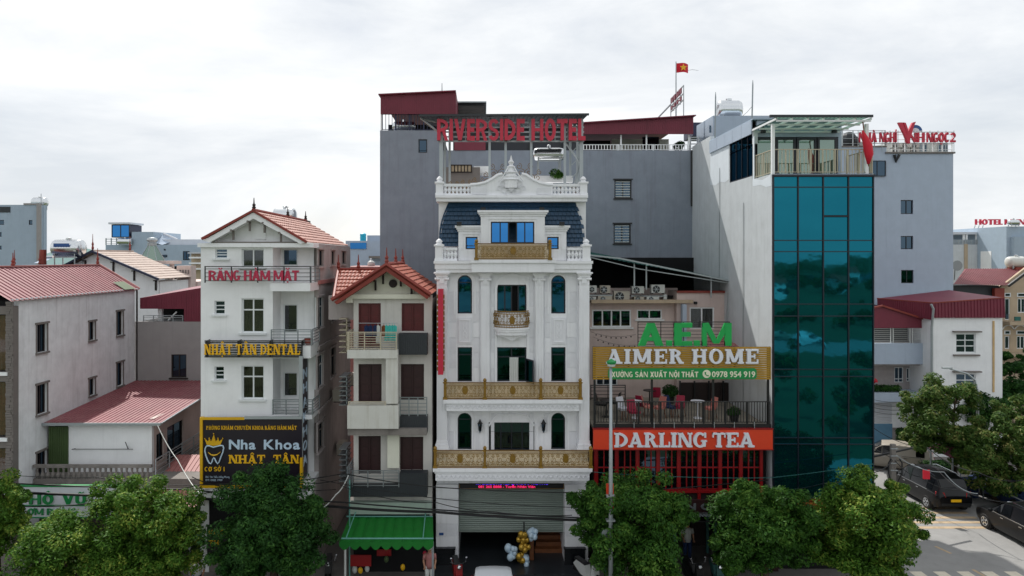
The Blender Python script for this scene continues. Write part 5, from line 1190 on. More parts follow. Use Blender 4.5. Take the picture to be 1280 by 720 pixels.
# dormers
def dormer(a, b_, top, cor, op, Yf, cols, gl):
    P = FP(Yf); r = rc(P, a, top, b_, 325.5); h = rc(P, *op)
    MB().wall(P, r[0], r[1], ZZ(325.8,Yf), r[3], [h], 28.9-Yf).build('dormer_wall', M.stone, t)
    b = MB(); 
    for k, (e, y0, y1) in enumerate(((.14,0,.09),(.09,.09,.16),(.04,.16,.24))): b.box(r[0]-e, r[1]+e, Yf-e, 28.9, r[3]+.0-y1+.1, r[3]-y0+.1-.001)
    b.build('dormer_cornice', M.stone, t)
    window(t, P, h, cols, (1,), M.winframe, gl, .05, .12, skip=(2,) if cols == 5 else ())
    s = MB()
    for k in (.1,): 
        for a_, b2, c, d_ in ((h[0]-k-.05,h[0]-k,h[2],h[3]+k+.05),(h[1]+k,h[1]+k+.05,h[2],h[3]+k+.05),(h[0]-k,h[1]+k,h[3]+k,h[3]+k+.05)): s.pbox(P, a_, b2, c, d_, -.035, -.001)
    s.build('window_moulding', M.stone, t)
dormer(601, 681, 266, 0, (613.5,277,668,304), 28.0, 5, M.glassblue)
dormer(573, 600.9, 285, 0, (582,296,597,311.5), 28.3, 1, M.glassblue); dormer(681.1, 708, 285, 0, (684,296,698.5,311.5), 28.3, 1, M.glassblue)
gold_rail(FP(27.75), (595.5, 687.5), 304, 325, (5,))
# floodlights on the dormers
for px, py in ((604,263),(677,263),(574,281),(702,281)):
    b = MB().box(XX(px-3,28.2),XX(px+3,28.2),28.05,28.2,ZZ(py,28.2)-.03,ZZ(py-3.5,28.2)); b.tube([(XX(px,28.2),28.2,ZZ(py,28.2)-.1),(XX(px,28.2),28.6,ZZ(py,28.2)-.1)], .02); b.build('floodlight', M.black, t)
# balustrade helpers in white stone
WB = MB().lathe([(.05,0),(.05,.05),(.03,.07),(.07,.2),(.075,.26),(.03,.4),(.045,.43),(.05,.48)], (0,0,0), 'Z', 10); wbm = bpy.data.meshes.new('baluster'); wbm.from_pydata([tuple(v) for v in WB.v], [], WB.f); wbm.materials.append(M.stone)
def balustrade(a, b_, top, bot, Yf, n):
    v0, v1 = ZZ(bot,Yf), ZZ(top,Yf); u0, u1 = XX(a,Yf), XX(b_,Yf)
    b = MB(); b.box(u0,u1,Yf-.1,Yf+.1,v1-.1,v1); b.box(u0,u1,Yf-.1,Yf+.1,v0,v0+.08); b.build('balustrade_rail', M.stone, t)
    for i in range(n): o = link('baluster', wbm, t); o.location = Vector((u0+(u1-u0)*(i+.5)/n, Yf, v0+.08))-ORG[t.name]; o.scale = (1.15,1.15,(v1-v0-.18)/.48)
def stonepost(px, w, top, bot, Yf):
    u = XX(px,Yf); v0, v1 = ZZ(bot,Yf), ZZ(top,Yf); h = w/2/30.; b = MB(); b.box(u-h,u+h,Yf-h,Yf+h,v0,v1-.3); b.box(u-h*1.3,u+h*1.3,Yf-h*1.3,Yf+h*1.3,v1-.3,v1-.22); b.lathe([(h*1.1,0),(h*.6,.05),(h*.9,.12),(h*.5,.2),(.02,.24)], (u,Yf,v1-.22), 'Z', 12); b.box(u-h*1.15,u+h*1.15,Yf-h*1.15,Yf+h*1.15,v0,v0+.1); b.build('parapet_post', M.stone, t)
stonepost(549, 9.5, 299, 326, 28.15); stonepost(732.5, 9.5, 299, 326, 28.15)
balustrade(554, 571.5, 309.5, 326, 28.2, 4); balustrade(709, 727.5, 309.5, 326, 28.2, 4)
b = MB()
for ya, yb, e in ((244.5,247.5,.16),(247.5,252,.08)): b.box(XX(546,28.6)-e*.3,XX(733,28.6)+e*.3,28.6-e,29.6,ZZ(yb,28.6),ZZ(ya,28.6)-.001)
b.build('top_cornice', M.stone, t)
stonepost(549.5, 9, 221, 244.5, 28.8); stonepost(729, 9, 221, 244.5, 28.8)
balustrade(554.5, 588, 230, 244.5, 28.8, 7); balustrade(691, 724.5, 230, 244.5, 28.8, 7)
PP = FP(28.65)
prof = [(588,244.5),(588,231),(596,230.6),(606,228.5),(615,224),(622,219),(628,217.5),(630,220),(640,221),(650,220),(652,217.5),(658,219),(665,224),(674,228.5),(684,230.6),(691,231),(691,244.5)]
MB().prism(PP, [(XX(a,28.65),ZZ(c,28.65)) for a, c in prof], 0, .3).build('pediment', M.stone, t)
b = MB(); 
for seg in (prof[1:7], prof[10:16]): b.tube([PP.pt(XX(a,28.65),ZZ(c-.3,28.65),-.02) for a, c in seg], .07, 5)
b.build('pediment_coping', M.stone, t)
for q in ((590,235,608,243),(671,235,689,243)): r = rc(PP, *q); MB().pbox(PP, r[0], r[1], r[2], r[3], -.04, -.001).build('pediment_panel', M.stone2, t)
b = MB(); c = PP.pt(XX(639,28.65), ZZ(226,28.65), .1)
b.lathe([(.3,-.3),(.3,0),(.38,.05),(.25,.12),(.28,.2),(.2,.3),(.3,.36),(.15,.42),(.12,.55),(.18,.6),(.07,.68),(.1,.75),(.13,.8),(.06,.88),(.03,1.0),(.01,1.08)], c, 'Z', 12)
for s in (-1,1): b.tube([c+Vector((s*.1,-.1,.62)), c+Vector((s*.28,-.1,.3)), c+Vector((s*.52,-.1,-.02))], .03, 5)
b.build('crowning_finial', M.stone, t)
b = MB()
for s in (-1,1):
    for k, (dx, dz, rr) in enumerate(((.18,-.2,.12),(.36,-.1,.1),(.3,-.38,.12),(.5,-.3,.09),(.12,-.5,.12))):
        b.tube([PP.pt(XX(639,28.65)+s*dx+rr*math.cos(R(a))*s, ZZ(226,28.65)+dz+rr*math.sin(R(a)), -.04) for a in range(-90,220,40)], .025, 4)
b.ball(PP.pt(XX(639,28.65), ZZ(233,28.65), -.02), .15, 8, (1,.5,1.3)); b.build('carved_relief', M.stone2, t)
# --- ground floor
gy = 28.4
for a, b_ in ((545,573),(706,735)):
    u0, u1 = XX(a,28.2), XX(b_,28.2); MB().box(u0, u1, 28.2, 33, .0, gz-.001).build('ground_pier', M.stone, t)
    P2 = FP(28.2); z = ZZ(686,28.2); k = 0
    while z < gz-.3:
        h = .52; 
        for (f0, f1) in ((.02,.52),(.54,.98)): pb('cladding_panel', M.stone2 if k % 2 else M.stone, t, P2, u0+(u1-u0)*f0, u0+(u1-u0)*f1, z+.008, min(z+h,gz-.02), -.03 if f0 < .3 else -.015, -.001)
        z += h; k += 1
    MB().box(u0-.02, u0+(u1-u0)*.85, 28.05, 28.2, .1, ZZ(687,28.05)).build('black_plinth', M.blackstone, t); MB().box(u0-.05, u0+(u1-u0)*.88, 28.0, 28.2, ZZ(687,28.05), ZZ(685,28.05)).build('plinth_cap', M.blackstone, t)
pb('house_number_plate', M.blue, t, FP(28.2), XX(549,28.2), XX(554.5,28.2), ZZ(668.5,28.2), ZZ(665.5,28.2), -.05, -.031)
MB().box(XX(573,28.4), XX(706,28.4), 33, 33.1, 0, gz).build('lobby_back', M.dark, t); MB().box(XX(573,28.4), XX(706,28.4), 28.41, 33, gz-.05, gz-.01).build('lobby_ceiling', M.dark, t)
MB().box(XX(545,28), XX(735,28), 27.2, 33, 0, .36).build('entrance_floor', mat('dark_floor_tile', '#2c3034', .3, .2), t)
for k in range(2): bx('front_step', M.blackstone, t, XX(560,28), XX(722,28), 26.9-.3*k, 27.2-.3*k, 0, .24-.12*k)
PSh = FP(28.75); r = rc(PSh, 573, 610, 706, 663)
sh_ = MB().pbox(PSh, r[0], r[1], r[2]-.06, r[2], -.02, .04).build('shutter', M.shutter, t)
n = 20
for k in range(n):
    v = r[2]+(r[3]-r[2])*k/n; h = (r[3]-r[2])/n; s_ = MB(); s_.prism(Plane((0,0,0),(0,1,0),(1,0,0)), [(28.76,v+.004),(28.735,v+h*.5),(28.76,v+h-.004),(28.78,v+h-.004),(28.78,v+.004)], -r[0], -r[1]); s_.build('shutter_slat', M.shutter, sh_)
# stairs in the lobby
for k in range(9):
    x0 = XX(668+min(k,4)*2.2,29.5); bx('stair', M.wood, t, x0, XX(706,29.5), 29.2+k*.3, 29.5+k*.3, .36+.0, .36+.17*(k+1))
# LED sign
s = thing('led_sign', 'narrow black LED ticker sign above the hotel roller shutter', 'sign', (1.2, 28.5, gz))
r = rc(FP(28.45), 574, 603, 705, 611); P2 = FP(28.45); MB().pbox(P2, r[0], r[1], r[2], r[3], 0, .08).build('board', M.black, s)
b = MB()
for a, b_, c, d_ in ((r[0],r[1],r[2],r[2]+.03),(r[0],r[0]+.03,r[2]+.03,r[3]),(r[1]-.03,r[1],r[2]+.03,r[3])): b.pbox(P2, a, b_, c, d_, -.02, -.001)
b.build('led_border', M.golddark, s)
lp(s, 'RIVERSIDE HOTEL QN: KHAI TRƯƠNG', 595, 685, 603, 605.8, P2, M.ledblue, depth=.01, d=-.012, bold=.02, one=True, name='led_text')
lp(s, '081 265 8888 - Tuyển Nhân Viên', 598, 669, 606.8, 609.8, P2, M.ledpink, depth=.01, d=-.012, bold=.02, one=True, name='led_text')
# red vertical banner with gilt edge
s = thing('red_blade_sign', 'tall narrow red blade sign with gilt letters on the hotel left pilaster', 'sign', (XX(550,27.6), 27.7, ZZ(468,27.6)))
MB().box(XX(547.5,27.4), XX(553.8,27.4), 27.4, 27.9, ZZ(468.5,27.4), ZZ(361.5,27.4)).build('board', M.redpaint, s)
for k, ch in enumerate('RIVERSIDEHOTEL'):
    z = ZZ(371+k*7,27.5); bx('gilt_letter', M.gold, s, XX(546,27.6), XX(555.5,27.6), 27.6, 27.68, z-.07, z+.08)
# --- rooftop steelwork and letters
t2 = thing('roof_sign_frame', 'grey steel roof frame with crimson hotel name above the white hotel', 'sign frame', (1.2, 29.6, ZZ(245,29)))
YS = 29.6; PSg = FP(YS)
pts = [(551.5,1),(612,0),(632,0),(664,0),(706,0),(726.5,1)]
for px, w in pts: bx('post', M.galv, t2, XX(px,YS)-.05-.03*w, XX(px,YS)+.05+.03*w, YS-.05, YS+.05, ZZ(245,YS)-.2, ZZ(148,YS))
for px in (556, 562, 713, 722): bx('rear_post', M.galv, t2, XX(px,YS+2)-.05, XX(px,YS+2)+.05, YS+2, YS+2.1, ZZ(245,YS)-.2, ZZ(148,YS))
for py in (153, 159, 165, 171, 176.5): bx('cross_rail', M.galv, t2, XX(547,YS), XX(730,YS), YS-.03, YS+.03, ZZ(py,YS)-.03, ZZ(py,YS)+.03)
for k in range(12): u = XX(550+k*16,YS); bx('upright', M.galv, t2, u-.02, u+.02, YS+.031, YS+.07, ZZ(177,YS), ZZ(148,YS))
b = MB().corr((XX(525,YS),YS-.5,ZZ(147,YS)),(XX(734,YS),YS-.5,ZZ(145.5,YS)),(XX(730,YS),YS+2.2,ZZ(144.6,YS)),(XX(529,YS),YS+2.2,ZZ(146,YS)), 40, .03); b.build('roof_sheet', M.graydark, t2)
MB().tube([(XX(525,YS),YS-.5,ZZ(147.5,YS)),(XX(734,YS),YS-.5,ZZ(146,YS))], .06, 4).build('roof_edge', M.graydark, t2)
for a_, b_ in (((526,148),(551,168)),((530,150),(546,153)),((726,200),(716,240)),((706,176),(727,205))): MB().tube([PSg.pt(XX(a_[0],YS),ZZ(a_[1],YS),-.1 if a_[0] < 560 else .1), PSg.pt(XX(b_[0],YS),ZZ(b_[1],YS),-.1 if a_[0] < 560 else .1)], .045, 5).build('brace', M.galv, t2)
for k in range(4): MB().tube([(XX(715,YS+1),YS+1,ZZ(190+k*16,YS+1)),(XX(727,YS+1),YS+1,ZZ(178+k*16,YS+1))], .03, 4).build('brace', M.galv, t2)
lp(t2, 'RIVERSIDE HOTEL', 547, 730.5, 150.5, 177, PSg, M.redpaint, blk=True, depth=.15, d=-.28, gap=.11, space=.5)
# gold scroll fence on the roof and other roof things
fz = FP(30.2); f = thing('roof_scroll_fence', 'aged gold scrollwork fence on the hotel roof behind the pediment', 'fence', (1.2, 30.2, ZZ(244,30.2)))
for k, (px, py, sc) in enumerate(((567,235,.9),(583,233,.9),(598,231,1),(613,225,1.1),(622,217,1.3),(656,216,1.3),(668,222,1.1),(688,236,.7),(703,237,.7),(718,237,.7))):
    b = MB()
    for s in (-1,1):
        for (ox, oz, r_) in ((.12,.0,.14),(.2,.22,.11),(.05,-.2,.12)):
            pts = []
            for q in range(14): w = R(90)+s*2.6*math.pi*q/13; rr = r_*(1-.75*q/13)*sc; pts.append((XX(px,30.2)+s*ox*sc+rr*math.cos(w), 30.2, ZZ(py,30.2)+oz*sc+rr*math.sin(w)))
            b.tube(pts, .017, 4)
    b.build('scroll', M.golddark, f)
MB().tube([(XX(558,30.2),30.2,ZZ(243,30.2)),(XX(724,30.2),30.2,ZZ(243,30.2))], .02).build('bottom_rail', M.golddark, f)
tank('long pale water tank on a stand inside the hotel sign frame', (XX(686,31.5), 31.5, ZZ(193,31.5)), .3, 1.5, 'X', 1.0, 'rooftop water tanks')
f = thing('roof_room', 'small rooftop storeroom with barred window behind the hotel sign posts', 'roof room', (XX(590,34), 34, ZZ(244,34)))
MB().box(XX(552,34), XX(600,34), 34, 36, ZZ(250,34), ZZ(209,34)).build('wall', M.greyframe, f); window(f, FP(34.), rc(FP(34.), 563,206,590,216), 6, (1,), M.darkbrown, M.curtain, .05, -.05)
MB().box(XX(592,34), XX(612,34), 34.5, 36, ZZ(214,34), ZZ(206,34)).build('white_box', M.white, f)
f = thing('roof_planter', 'white planter trough with green shrub on the hotel roof right side', 'planter', (XX(695,30.8), 30.8, ZZ(228,30.8)))
MB().box(XX(664,30.8), XX(716,30.8), 30.7, 31, ZZ(228,30.8), ZZ(220,30.8)).build('trough', M.white, f)
def leaves(name, m, pts_r, n, size, parent=None, seed=1, kind=None, flat=.0):
    """many small folded leaf faces gathered in clumps; pts_r = [(x,y,z,r)]"""
    rg = np.random.default_rng(seed); C_ = np.array(pts_r, float); per = max(1, n // len(C_)); idx = np.repeat(np.arange(len(C_)), per); N_ = len(idx)
    d = rg.normal(size=(N_,3)); d /= np.linalg.norm(d,axis=1,keepdims=True); rad = C_[idx,3:4]*rg.uniform(.35,1.0,(N_,1))**.6
    p = C_[idx,:3] + d*rad*np.array([1,1,.8]); nrm = d*.7 + rg.normal(size=(N_,3))*.45 + np.array([0,0,.55]); nrm /= np.linalg.norm(nrm,axis=1,keepdims=True)
    a = np.cross(nrm, rg.normal(size=(N_,3))); a /= np.linalg.norm(a,axis=1,keepdims=True); b = np.cross(nrm, a); s = size*rg.uniform(.65,1.25,(N_,1)); w = s*.42
    og = np.array(ORG.get(parent.name, Vector())) if parent is not None else np.zeros(3); p = p - og
    V = np.stack([p-a*s*.5, p+b*w*.5-nrm*s*.06, p+a*s*.5-nrm*s*.12, p-b*w*.5-nrm*s*.06], 1).reshape(-1,3)
    me = bpy.data.meshes.new(name); me.vertices.add(len(V)); me.vertices.foreach_set('co', V.ravel()); me.loops.add(4*N_); me.polygons.add(N_)
    me.loops.foreach_set('vertex_index', np.arange(4*N_)); me.polygons.foreach_set('loop_start', np.arange(0,4*N_,4)); me.update(calc_edges=True); me.materials.append(m)
    o = link(name, me, parent, kind); ORG[o.name] = Vector(og); return o
leaves('shrub', M.leaf, [(XX(694,30.7),30.6,ZZ(217,30.7),.3),(XX(699,30.7),30.6,ZZ(219,30.7),.2)], 700, .12, f, 3)
# balloons in the doorway
def bl(px, py, Y, r, m, lb): tag(MB().ball((XX(px,Y),Y,ZZ(py,Y)), r, 8, (1,1,1.12)).build('balloon', m, smooth=True), lb, 'balloon', 'balloon display in the hotel doorway')
bl(635.5,685,28.2,.17,M.balloonw,'largest pale blue balloon at the upper left of the display'); bl(638,696.5,28.1,.15,M.balloonw,'large pale balloon at the lower left of the display'); bl(658,706,28.0,.11,M.balloonw,'pale teardrop balloon at the bottom right of the display')
rg = random.Random(5)
def bcl(n, cx_, cy_, sx, sy, m, word):
    for i in range(n): a = 2*math.pi*i/n; bl(cx_+sx*math.cos(a)*rg.uniform(.2,1), cy_+sy*math.sin(a)*rg.uniform(.2,1), 28.0+rg.uniform(0,.3), rg.uniform(.09,.13), m, ('%s clockwise ' % ORD[(n-i) % n])+word)
ORD = ['first','second','third','fourth','fifth','sixth','seventh','eighth','ninth','tenth']
bcl(9,650.5,697,5,6,M.balloong,'gold balloon in the lower gold cluster'); bcl(9,654,673,7,7,M.balloong,'gold balloon in the upper gold cluster'); bcl(4,656,684,5,4,M.balloong,'gold balloon in the middle between both gold clusters'); bcl(8,642,690,4,6,M.balloonw,'small pale balloon beside the large pale balloons'); bcl(6,657.5,699,3,5,M.balloonw,'small pale balloon right of the lower gold cluster'); bcl(9,665,668,6,6,M.balloonw,'small pale balloon at the top right of the display')
tag(MB().tube([(XX(655,28.4),28.4,.36),(XX(655,28.4),28.4,2.0)], .03).build('balloon_stand', M.black), 'thin black stand holding the balloon display', 'stand')
s = thing('lectern', 'slim wooden reception stand beside the balloons', 'stand', (XX(665,28.6),28.6,.36)); MB().box(XX(662,28.6),XX(667,28.6),28.5,28.7,.36,1.3).build('column', M.wood, s); MB().box(XX(660.5,28.6),XX(668.5,28.6),28.4,28.8,1.3,1.36).build('top', M.wood, s)
# ================================================================== grey hotel block behind
YB2 = 38.8; PB2 = FP(YB2); xw0, xw1 = XX(475,YB2), XX(866.5,YB2)
t = thing('grey_block', 'large plain dark grey rear block with maroon rooftop sheds', 'building', (3, 40, 0))
hs = [rc(PB2, *q) for q in ((523,174,534,191),(768,225,789.5,248),(767,280,788.5,304.5))]
MB().wall(PB2, xw0, xw1, 0, ZZ(188,YB2), hs, .2).build('front_wall', M.blockgrey, t)
MB().wall(PB2, xw0, XX(552,YB2), ZZ(187.99,YB2), ZZ(163,YB2), [(hs[0][0],hs[0][1],ZZ(188,YB2)-.5,hs[0][3])], .2).build('upper_wall', M.blockgrey, t)
hs0 = hs[0]
MB().box(xw0+.01, xw1, YB2+.3, 52, 0, ZZ(190,YB2)).build('core', M.blockgrey, t); MB().box(xw0+.01, XX(552,YB2), YB2+.3, 50, ZZ(190,YB2), ZZ(165,YB2)).build('upper_core', M.blockgrey, t)
window(t, PB2, hs0, 1, (1,), M.graydark, M.glassdark, .06, .08)
for r in hs[1:]:
    w_ = window(t, PB2, r, 2, (1,), M.black, M.glassdark, .07, .1)
    for q in range(7): v = r[2]+.1+(r[3]-r[2]-.2)*q/6; pb('security_bar', M.acwhite if r is hs[1] else M.acwhite, w_, PB2, r[0]+.08, r[1]-.08, v-.02, v+.02, .05, .07)
    b = MB(); b.pbox(PB2, r[0]-.06, r[1]+.06, r[3]+.003, r[3]+.07, -.06, .0); b.pbox(PB2, r[0]-.06, r[1]+.06, r[2]-.07, r[2]-.003, -.06, .0); b.build('window_trim', M.black, w_)
# left maroon shed and open band
zA, zB, zC, zD = ZZ(163,YB2), ZZ(143,YB2), ZZ(120,YB2), ZZ(115.5,YB2)
u0, u1 = XX(476,YB2), XX(570,YB2)
MB().prism(PB2, [(u0,zB),(u1,zB),(u1,zD),(u0,zC)], -.1, -.05).build('shed_cladding', M.maroon, t)
b = MB()
for i in range(40): u = u0+(u1-u0)*(i+.5)/40; b.pbox(PB2, u-.018, u+.018, zB, zC+(zD-zC)*(i+.5)/40, -.125, -.1)
b.build('shed_ribs', M.maroon, t, kind='stuff')
MB().hexa([(u0-.1,YB2-.3,zC),(u1,YB2-.3,zD),(u1,50,zD),(u0-.1,50,zC),(u0-.1,YB2-.3,zC+.06),(u1,YB2-.3,zD+.06),(u1,50,zD+.06),(u0-.1,50,zC+.06)]).build('shed_roof', M.maroon, t)
MB().box(u1-.03, u1, YB2, 50, zB, zD-.05).build('shed_side', M.maroon, t)
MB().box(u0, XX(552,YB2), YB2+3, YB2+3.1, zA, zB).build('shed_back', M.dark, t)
rail(t, PB2, (u0, XX(548,YB2), zA, zB), 18, False, M.navytrim, 5, .05, .04, .015)
for px in (476.5, 548): pb('corner_post', M.white if px < 500 else M.galv, t, PB2, XX(px-.7,YB2), XX(px+.7,YB2), zA, zB, .0, .1)
tank('long pale tank lying behind the bars under the maroon shed', (XX(505,40.5), 40.5, ZZ(158,40.5)), .28, 1.4, 'X', .1, 'rooftop water tanks')
b = MB(); b.box(XX(571,42),XX(607,42),42,45,ZZ(150,42),ZZ(132,42)); b.build('roof_plant_box', M.greyframe, t)
bx('plant_box_roof', M.galv, t, XX(570,42), XX(608,42), 41.8, 45.2, ZZ(129,42), ZZ(127.5,42)); rail(t, FP(41.9), (XX(571,42), XX(607,42), ZZ(150,42), ZZ(129,42)), 12, True, M.graydark, 2, 0)
MB().tube([(XX(552.5,40),40,zD),(XX(552.5,40),40,ZZ(104,40))], [.04,.02]).build('lightning_rod', M.steel, t)
# middle shed seen between the hotel sign posts
um0, um1 = XX(566,YB2), XX(727,YB2)
MB().box(um0, um1, YB2+.4, YB2+.5, ZZ(188,YB2), ZZ(160,YB2)).build('middle_shed_back', M.graydark, t)
pb('middle_shed_panel', M.maroon, t, PB2, XX(568,YB2), XX(607,YB2), ZZ(188,YB2), ZZ(176,YB2), -.05, .35)
for k_, (a_, b_) in enumerate(((612,660),(664,700),(704,727))): pb('middle_shed_window', M.winframe, t, PB2, XX(a_,YB2), XX(b_,YB2), ZZ(187,YB2), ZZ(178,YB2), .3, .39)
MB().box(um0-.2, um1, YB2-.2, YB2+6, ZZ(160,YB2), ZZ(157.5,YB2)).build('middle_shed_roof', M.graydark, t)
# right maroon shed
u0, u1 = XX(728,YB2), XX(866,YB2); z0, z1, z2 = ZZ(168,YB2), ZZ(155,YB2), ZZ(146,YB2)
MB().prism(PB2, [(u0,z0),(u1,z0),(u1,z2),(u0,z1)], -.1, -.05).build('shed_cladding', M.maroon, t); b = MB()
for i in range(56): u = u0+(u1-u0)*(i+.5)/56; b.pbox(PB2, u-.018, u+.018, z0, z1+(z2-z1)*(i+.5)/56, -.125, -.1)
b.build('shed_ribs', M.maroon, t, kind='stuff')
MB().hexa([(u0,YB2-.3,z1),(u1+.1,YB2-.3,z2),(u1+.1,50,z2),(u0,50,z1),(u0,YB2-.3,z1+.06),(u1+.1,YB2-.3,z2+.06),(u1+.1,50,z2+.06),(u0,50,z1+.06)]).build('shed_roof', M.maroon, t)
zf = ZZ(188,YB2)
P41 = FP(41.5); wr = rc(P41, 803,171,824,189)
MB().wall(P41, XX(765,41.5), XX(836,41.5), zf-.3, z0+.2, [wr], .15).build('roof_room', M.cream, t); window(t, P41, wr, 1, (1,), M.winframe, M.glassdark, .06, .05)
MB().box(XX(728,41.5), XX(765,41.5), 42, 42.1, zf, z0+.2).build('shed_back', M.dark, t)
rail(t, FP(38.9), (u0, XX(862,YB2), zf, ZZ(181,YB2)), 36, False, M.white, 4, 0, .03, .02)
for px in (777, 809, 862): pb('shed_post', M.white, t, FP(38.95), XX(px-.8,YB2), XX(px+.8,YB2), zf, z0, 0, .1)
MB().box(XX(866,44), XX(915,44), 44, 46, ZZ(170,44), ZZ(153,44)).build('dark_canopy', M.navytrim, t)
rail(t, FP(41.), (XX(862,41), XX(905,41), ZZ(188,41), ZZ(172,41)), 3, True, M.white, 5, 0, .04, .03)
MB().tube([PB2.pt(XX(864,YB2),zf,-.06), PB2.pt(XX(864,YB2),ZZ(258,YB2),-.06)], .05).build('drainpipe', M.black, t)
t2 = thing('roof_shrub', 'small dark shrub on the roof behind the white railing', 'shrub', (XX(849,40), 40, zf)); leaves('foliage', M.leafd, [(XX(848,40),40,ZZ(183,40),.35),(XX(851,40),40,ZZ(180,40),.25)], 600, .14, t2, 8)
MB().tube([(XX(848,40),40,zf),(XX(848,40),40,ZZ(182,40))], .03).build('stem', M.bark, t2)
# flag
f = thing('flag', 'red flag with yellow star on a thin pole above the rear block', 'flag', (XX(845,43), 43, ZZ(148,43)))
MB().tube([(XX(845,43),43,ZZ(148,43)),(XX(845,43),43,ZZ(77,43))], [.05,.03]).build('flagpole', M.galv, f)
b = MB(); n = 10; fx = lambda a: XX(845.5+15*a,43); fy2 = lambda a: 43+.1*math.sin(a*7); k0 = 0
for i in range(n):
    a, c = i/n, (i+1)/n; za = .04*math.sin(a*5); zc = .04*math.sin(c*5)
    b.quad((fx(a),fy2(a),ZZ(91,43)+za),(fx(c),fy2(c),ZZ(91,43)+zc+c*.05),(fx(c),fy2(c),ZZ(79,43)+zc-c*.03),(fx(a),fy2(a),ZZ(79,43)+za))
b.build('cloth', M.flagred, f, smooth=True)
cxs, czs = XX(853.5,43), ZZ(85,43); star = [(cxs+(.24 if k%2==0 else .1)*math.sin(k*math.pi/5), czs+(.24 if k%2==0 else .1)*math.cos(k*math.pi/5)) for k in range(10)]
MB().prism(FP(42.86), star, 0, .01).build('star', M.yellow, f)
MB().tube([(XX(860,43),43,ZZ(88,43)),(XX(866,43),43.1,ZZ(86.5,43)),(XX(873,43),43,ZZ(88,43))], .012).build('loose_cord', M.galv, f)
# rear sign seen from behind, standing in depth
s = thing('rear_letter_sign', 'steel framed maroon sign turned edgewise beside the flagpole, seen from behind', 'sign', (XX(846,42), 42, ZZ(148,42)))
Pq0 = Vector((XX(838.5,44.5),44.5,0)); Pq1 = Vector((XX(854.5,41),41,0)); U_ = (Pq1-Pq0).normalized(); PQ = Plane(Pq0, U_, Vector((U_.y,-U_.x,0))); PQ.Y = 43; PQ.kind = 'q'; ln = (Pq1-Pq0).length
zl, zh = ZZ(140,44), ZZ(112,42)+.0
zsh = lambda v, f_: v
b = MB()
for v in (zl+.1, (zl+zh)/2, zh): b.tube([PQ.pt(0,v,0), PQ.pt(ln,v,0)], .04, 4)
for k in range(5): b.tube([PQ.pt(ln*k/4,zl-(1.2 if k in (0,4) else 0),0), PQ.pt(ln*k/4,zh,0)], .035, 4)
b.tube([PQ.pt(0,zl+.6,0), (XX(823,44.5),45.5,ZZ(148,44.5))], .05, 4); b.build('frame', M.galv, s)
for row, (a0, a1) in enumerate(((zl+.15,(zl+zh)/2-.1),((zl+zh)/2+.1,zh-.05))):
    for k in range(2):
        o_ = MB(); x_ = ln*(.1+.45*k); w_ = ln*.35; hgt = a1-a0
        o_.pbox(PQ, x_, x_+w_*.28, a0, a1, -.08, -.02); o_.pbox(PQ, x_+w_*.72, x_+w_, a0, a1, -.08, -.02)
        o_.prism(PQ, [(x_+w_*.28,a0),(x_+w_*.5,a0),(x_+w_*.72,a1),(x_+w_*.5,a1)] if row else [(x_+w_*.28,a0+hgt*.42),(x_+w_*.72,a0+hgt*.42),(x_+w_*.72,a0+hgt*.6),(x_+w_*.28,a0+hgt*.6)], -.078, -.022)
        o_.build('letter', M.maroon, s)

# ================================================================== pink house behind the cafe
YP = 34.; PP2 = FP(YP); t = thing('pink_house', 'weathered pinkish house carrying air conditioners on a ledge under a dark green canopy', 'house', (8, 35, 0))
hs = [rc(PP2, *q) for q in ((740,387,789,409),(796,387,827.5,399),(745,470,772,482))]; x0, x1 = XX(737,YP), XX(861,YP); xm = XX(843,YP)
zl = ZZ(378,YP)
MB().wall(PP2, x0, xm, 0, zl, hs, .2).build('left_wall', M.pink, t)
P33 = FP(33.6); h2 = rc(P33, 862,384,893,411)
MB().wall(P33, xm+.002, XX(910,33.6), 0, ZZ(366,33.6), [h2], .2).build('right_wall', M.pink, t)
bx('wall_return', M.pink, t, xm, xm+.15, 33.61, 38, ZZ(510,YP), ZZ(364,33.6)); bx('coping', M.tileedge, t, xm, XX(910,33.6), 33.5, 34, ZZ(366,33.6), ZZ(363.5,33.6))
window(t, PP2, hs[0], 4, (1,), M.alu, M.glassdark, .07, .06, sill=True); window(t, PP2, hs[1], 2, (1,), M.alu, M.glassdark, .06, .06, sill=True); window(t, PP2, hs[2], 3, (1,), M.alu, M.glassdark, .06, .06)
window(t, P33, h2, 2, (1,), M.alu, M.tintg, .07, .08, curtain=M.curtain)
for i in range(3):
    u = (hs[0][0]+(hs[0][1]-hs[0][0])*(i+1)/4)
MB().box(x0, XX(862,YP), 33.4, 34.6, zl, ZZ(374,YP)).build('ledge', M.tanw, t)
MB().box(x0, xm, 34.3, 38, 0, zl-.02).build('core', M.dark, t); MB().box(xm+.2, XX(909,33.6), 33.85, 38, 0, ZZ(368,33.6)).build('core', M.dark, t)
MB().box(x0, xm+.5, 35.2, 35.3, zl, ZZ(360,35.2)).build('ledge_back_wall', M.pink, t)
MB().box(x0, XX(911,38), 38.5, 38.6, zl, ZZ(322,38.5)).build('canopy_shade_sheet', M.dark, t)  # near-black sheet paints the shade beneath the green canopy
MB().box(XX(846,34.2), XX(851,34.2), 33.2, 33.5, ZZ(440,33.5), ZZ(380,33.5)).build('pale_column', M.bluegrey2, t)
MB().lathe([(.09,0),(.09,.12)], P33.pt(XX(869,33.6), ZZ(380,33.6), -.06), 'Z', 8).build('wall_lamp', M.black, t)
c = thing('green_canopy', 'dark green corrugated canopy sloping over the air conditioners beside the hotel', 'canopy', (8, 36, 8))
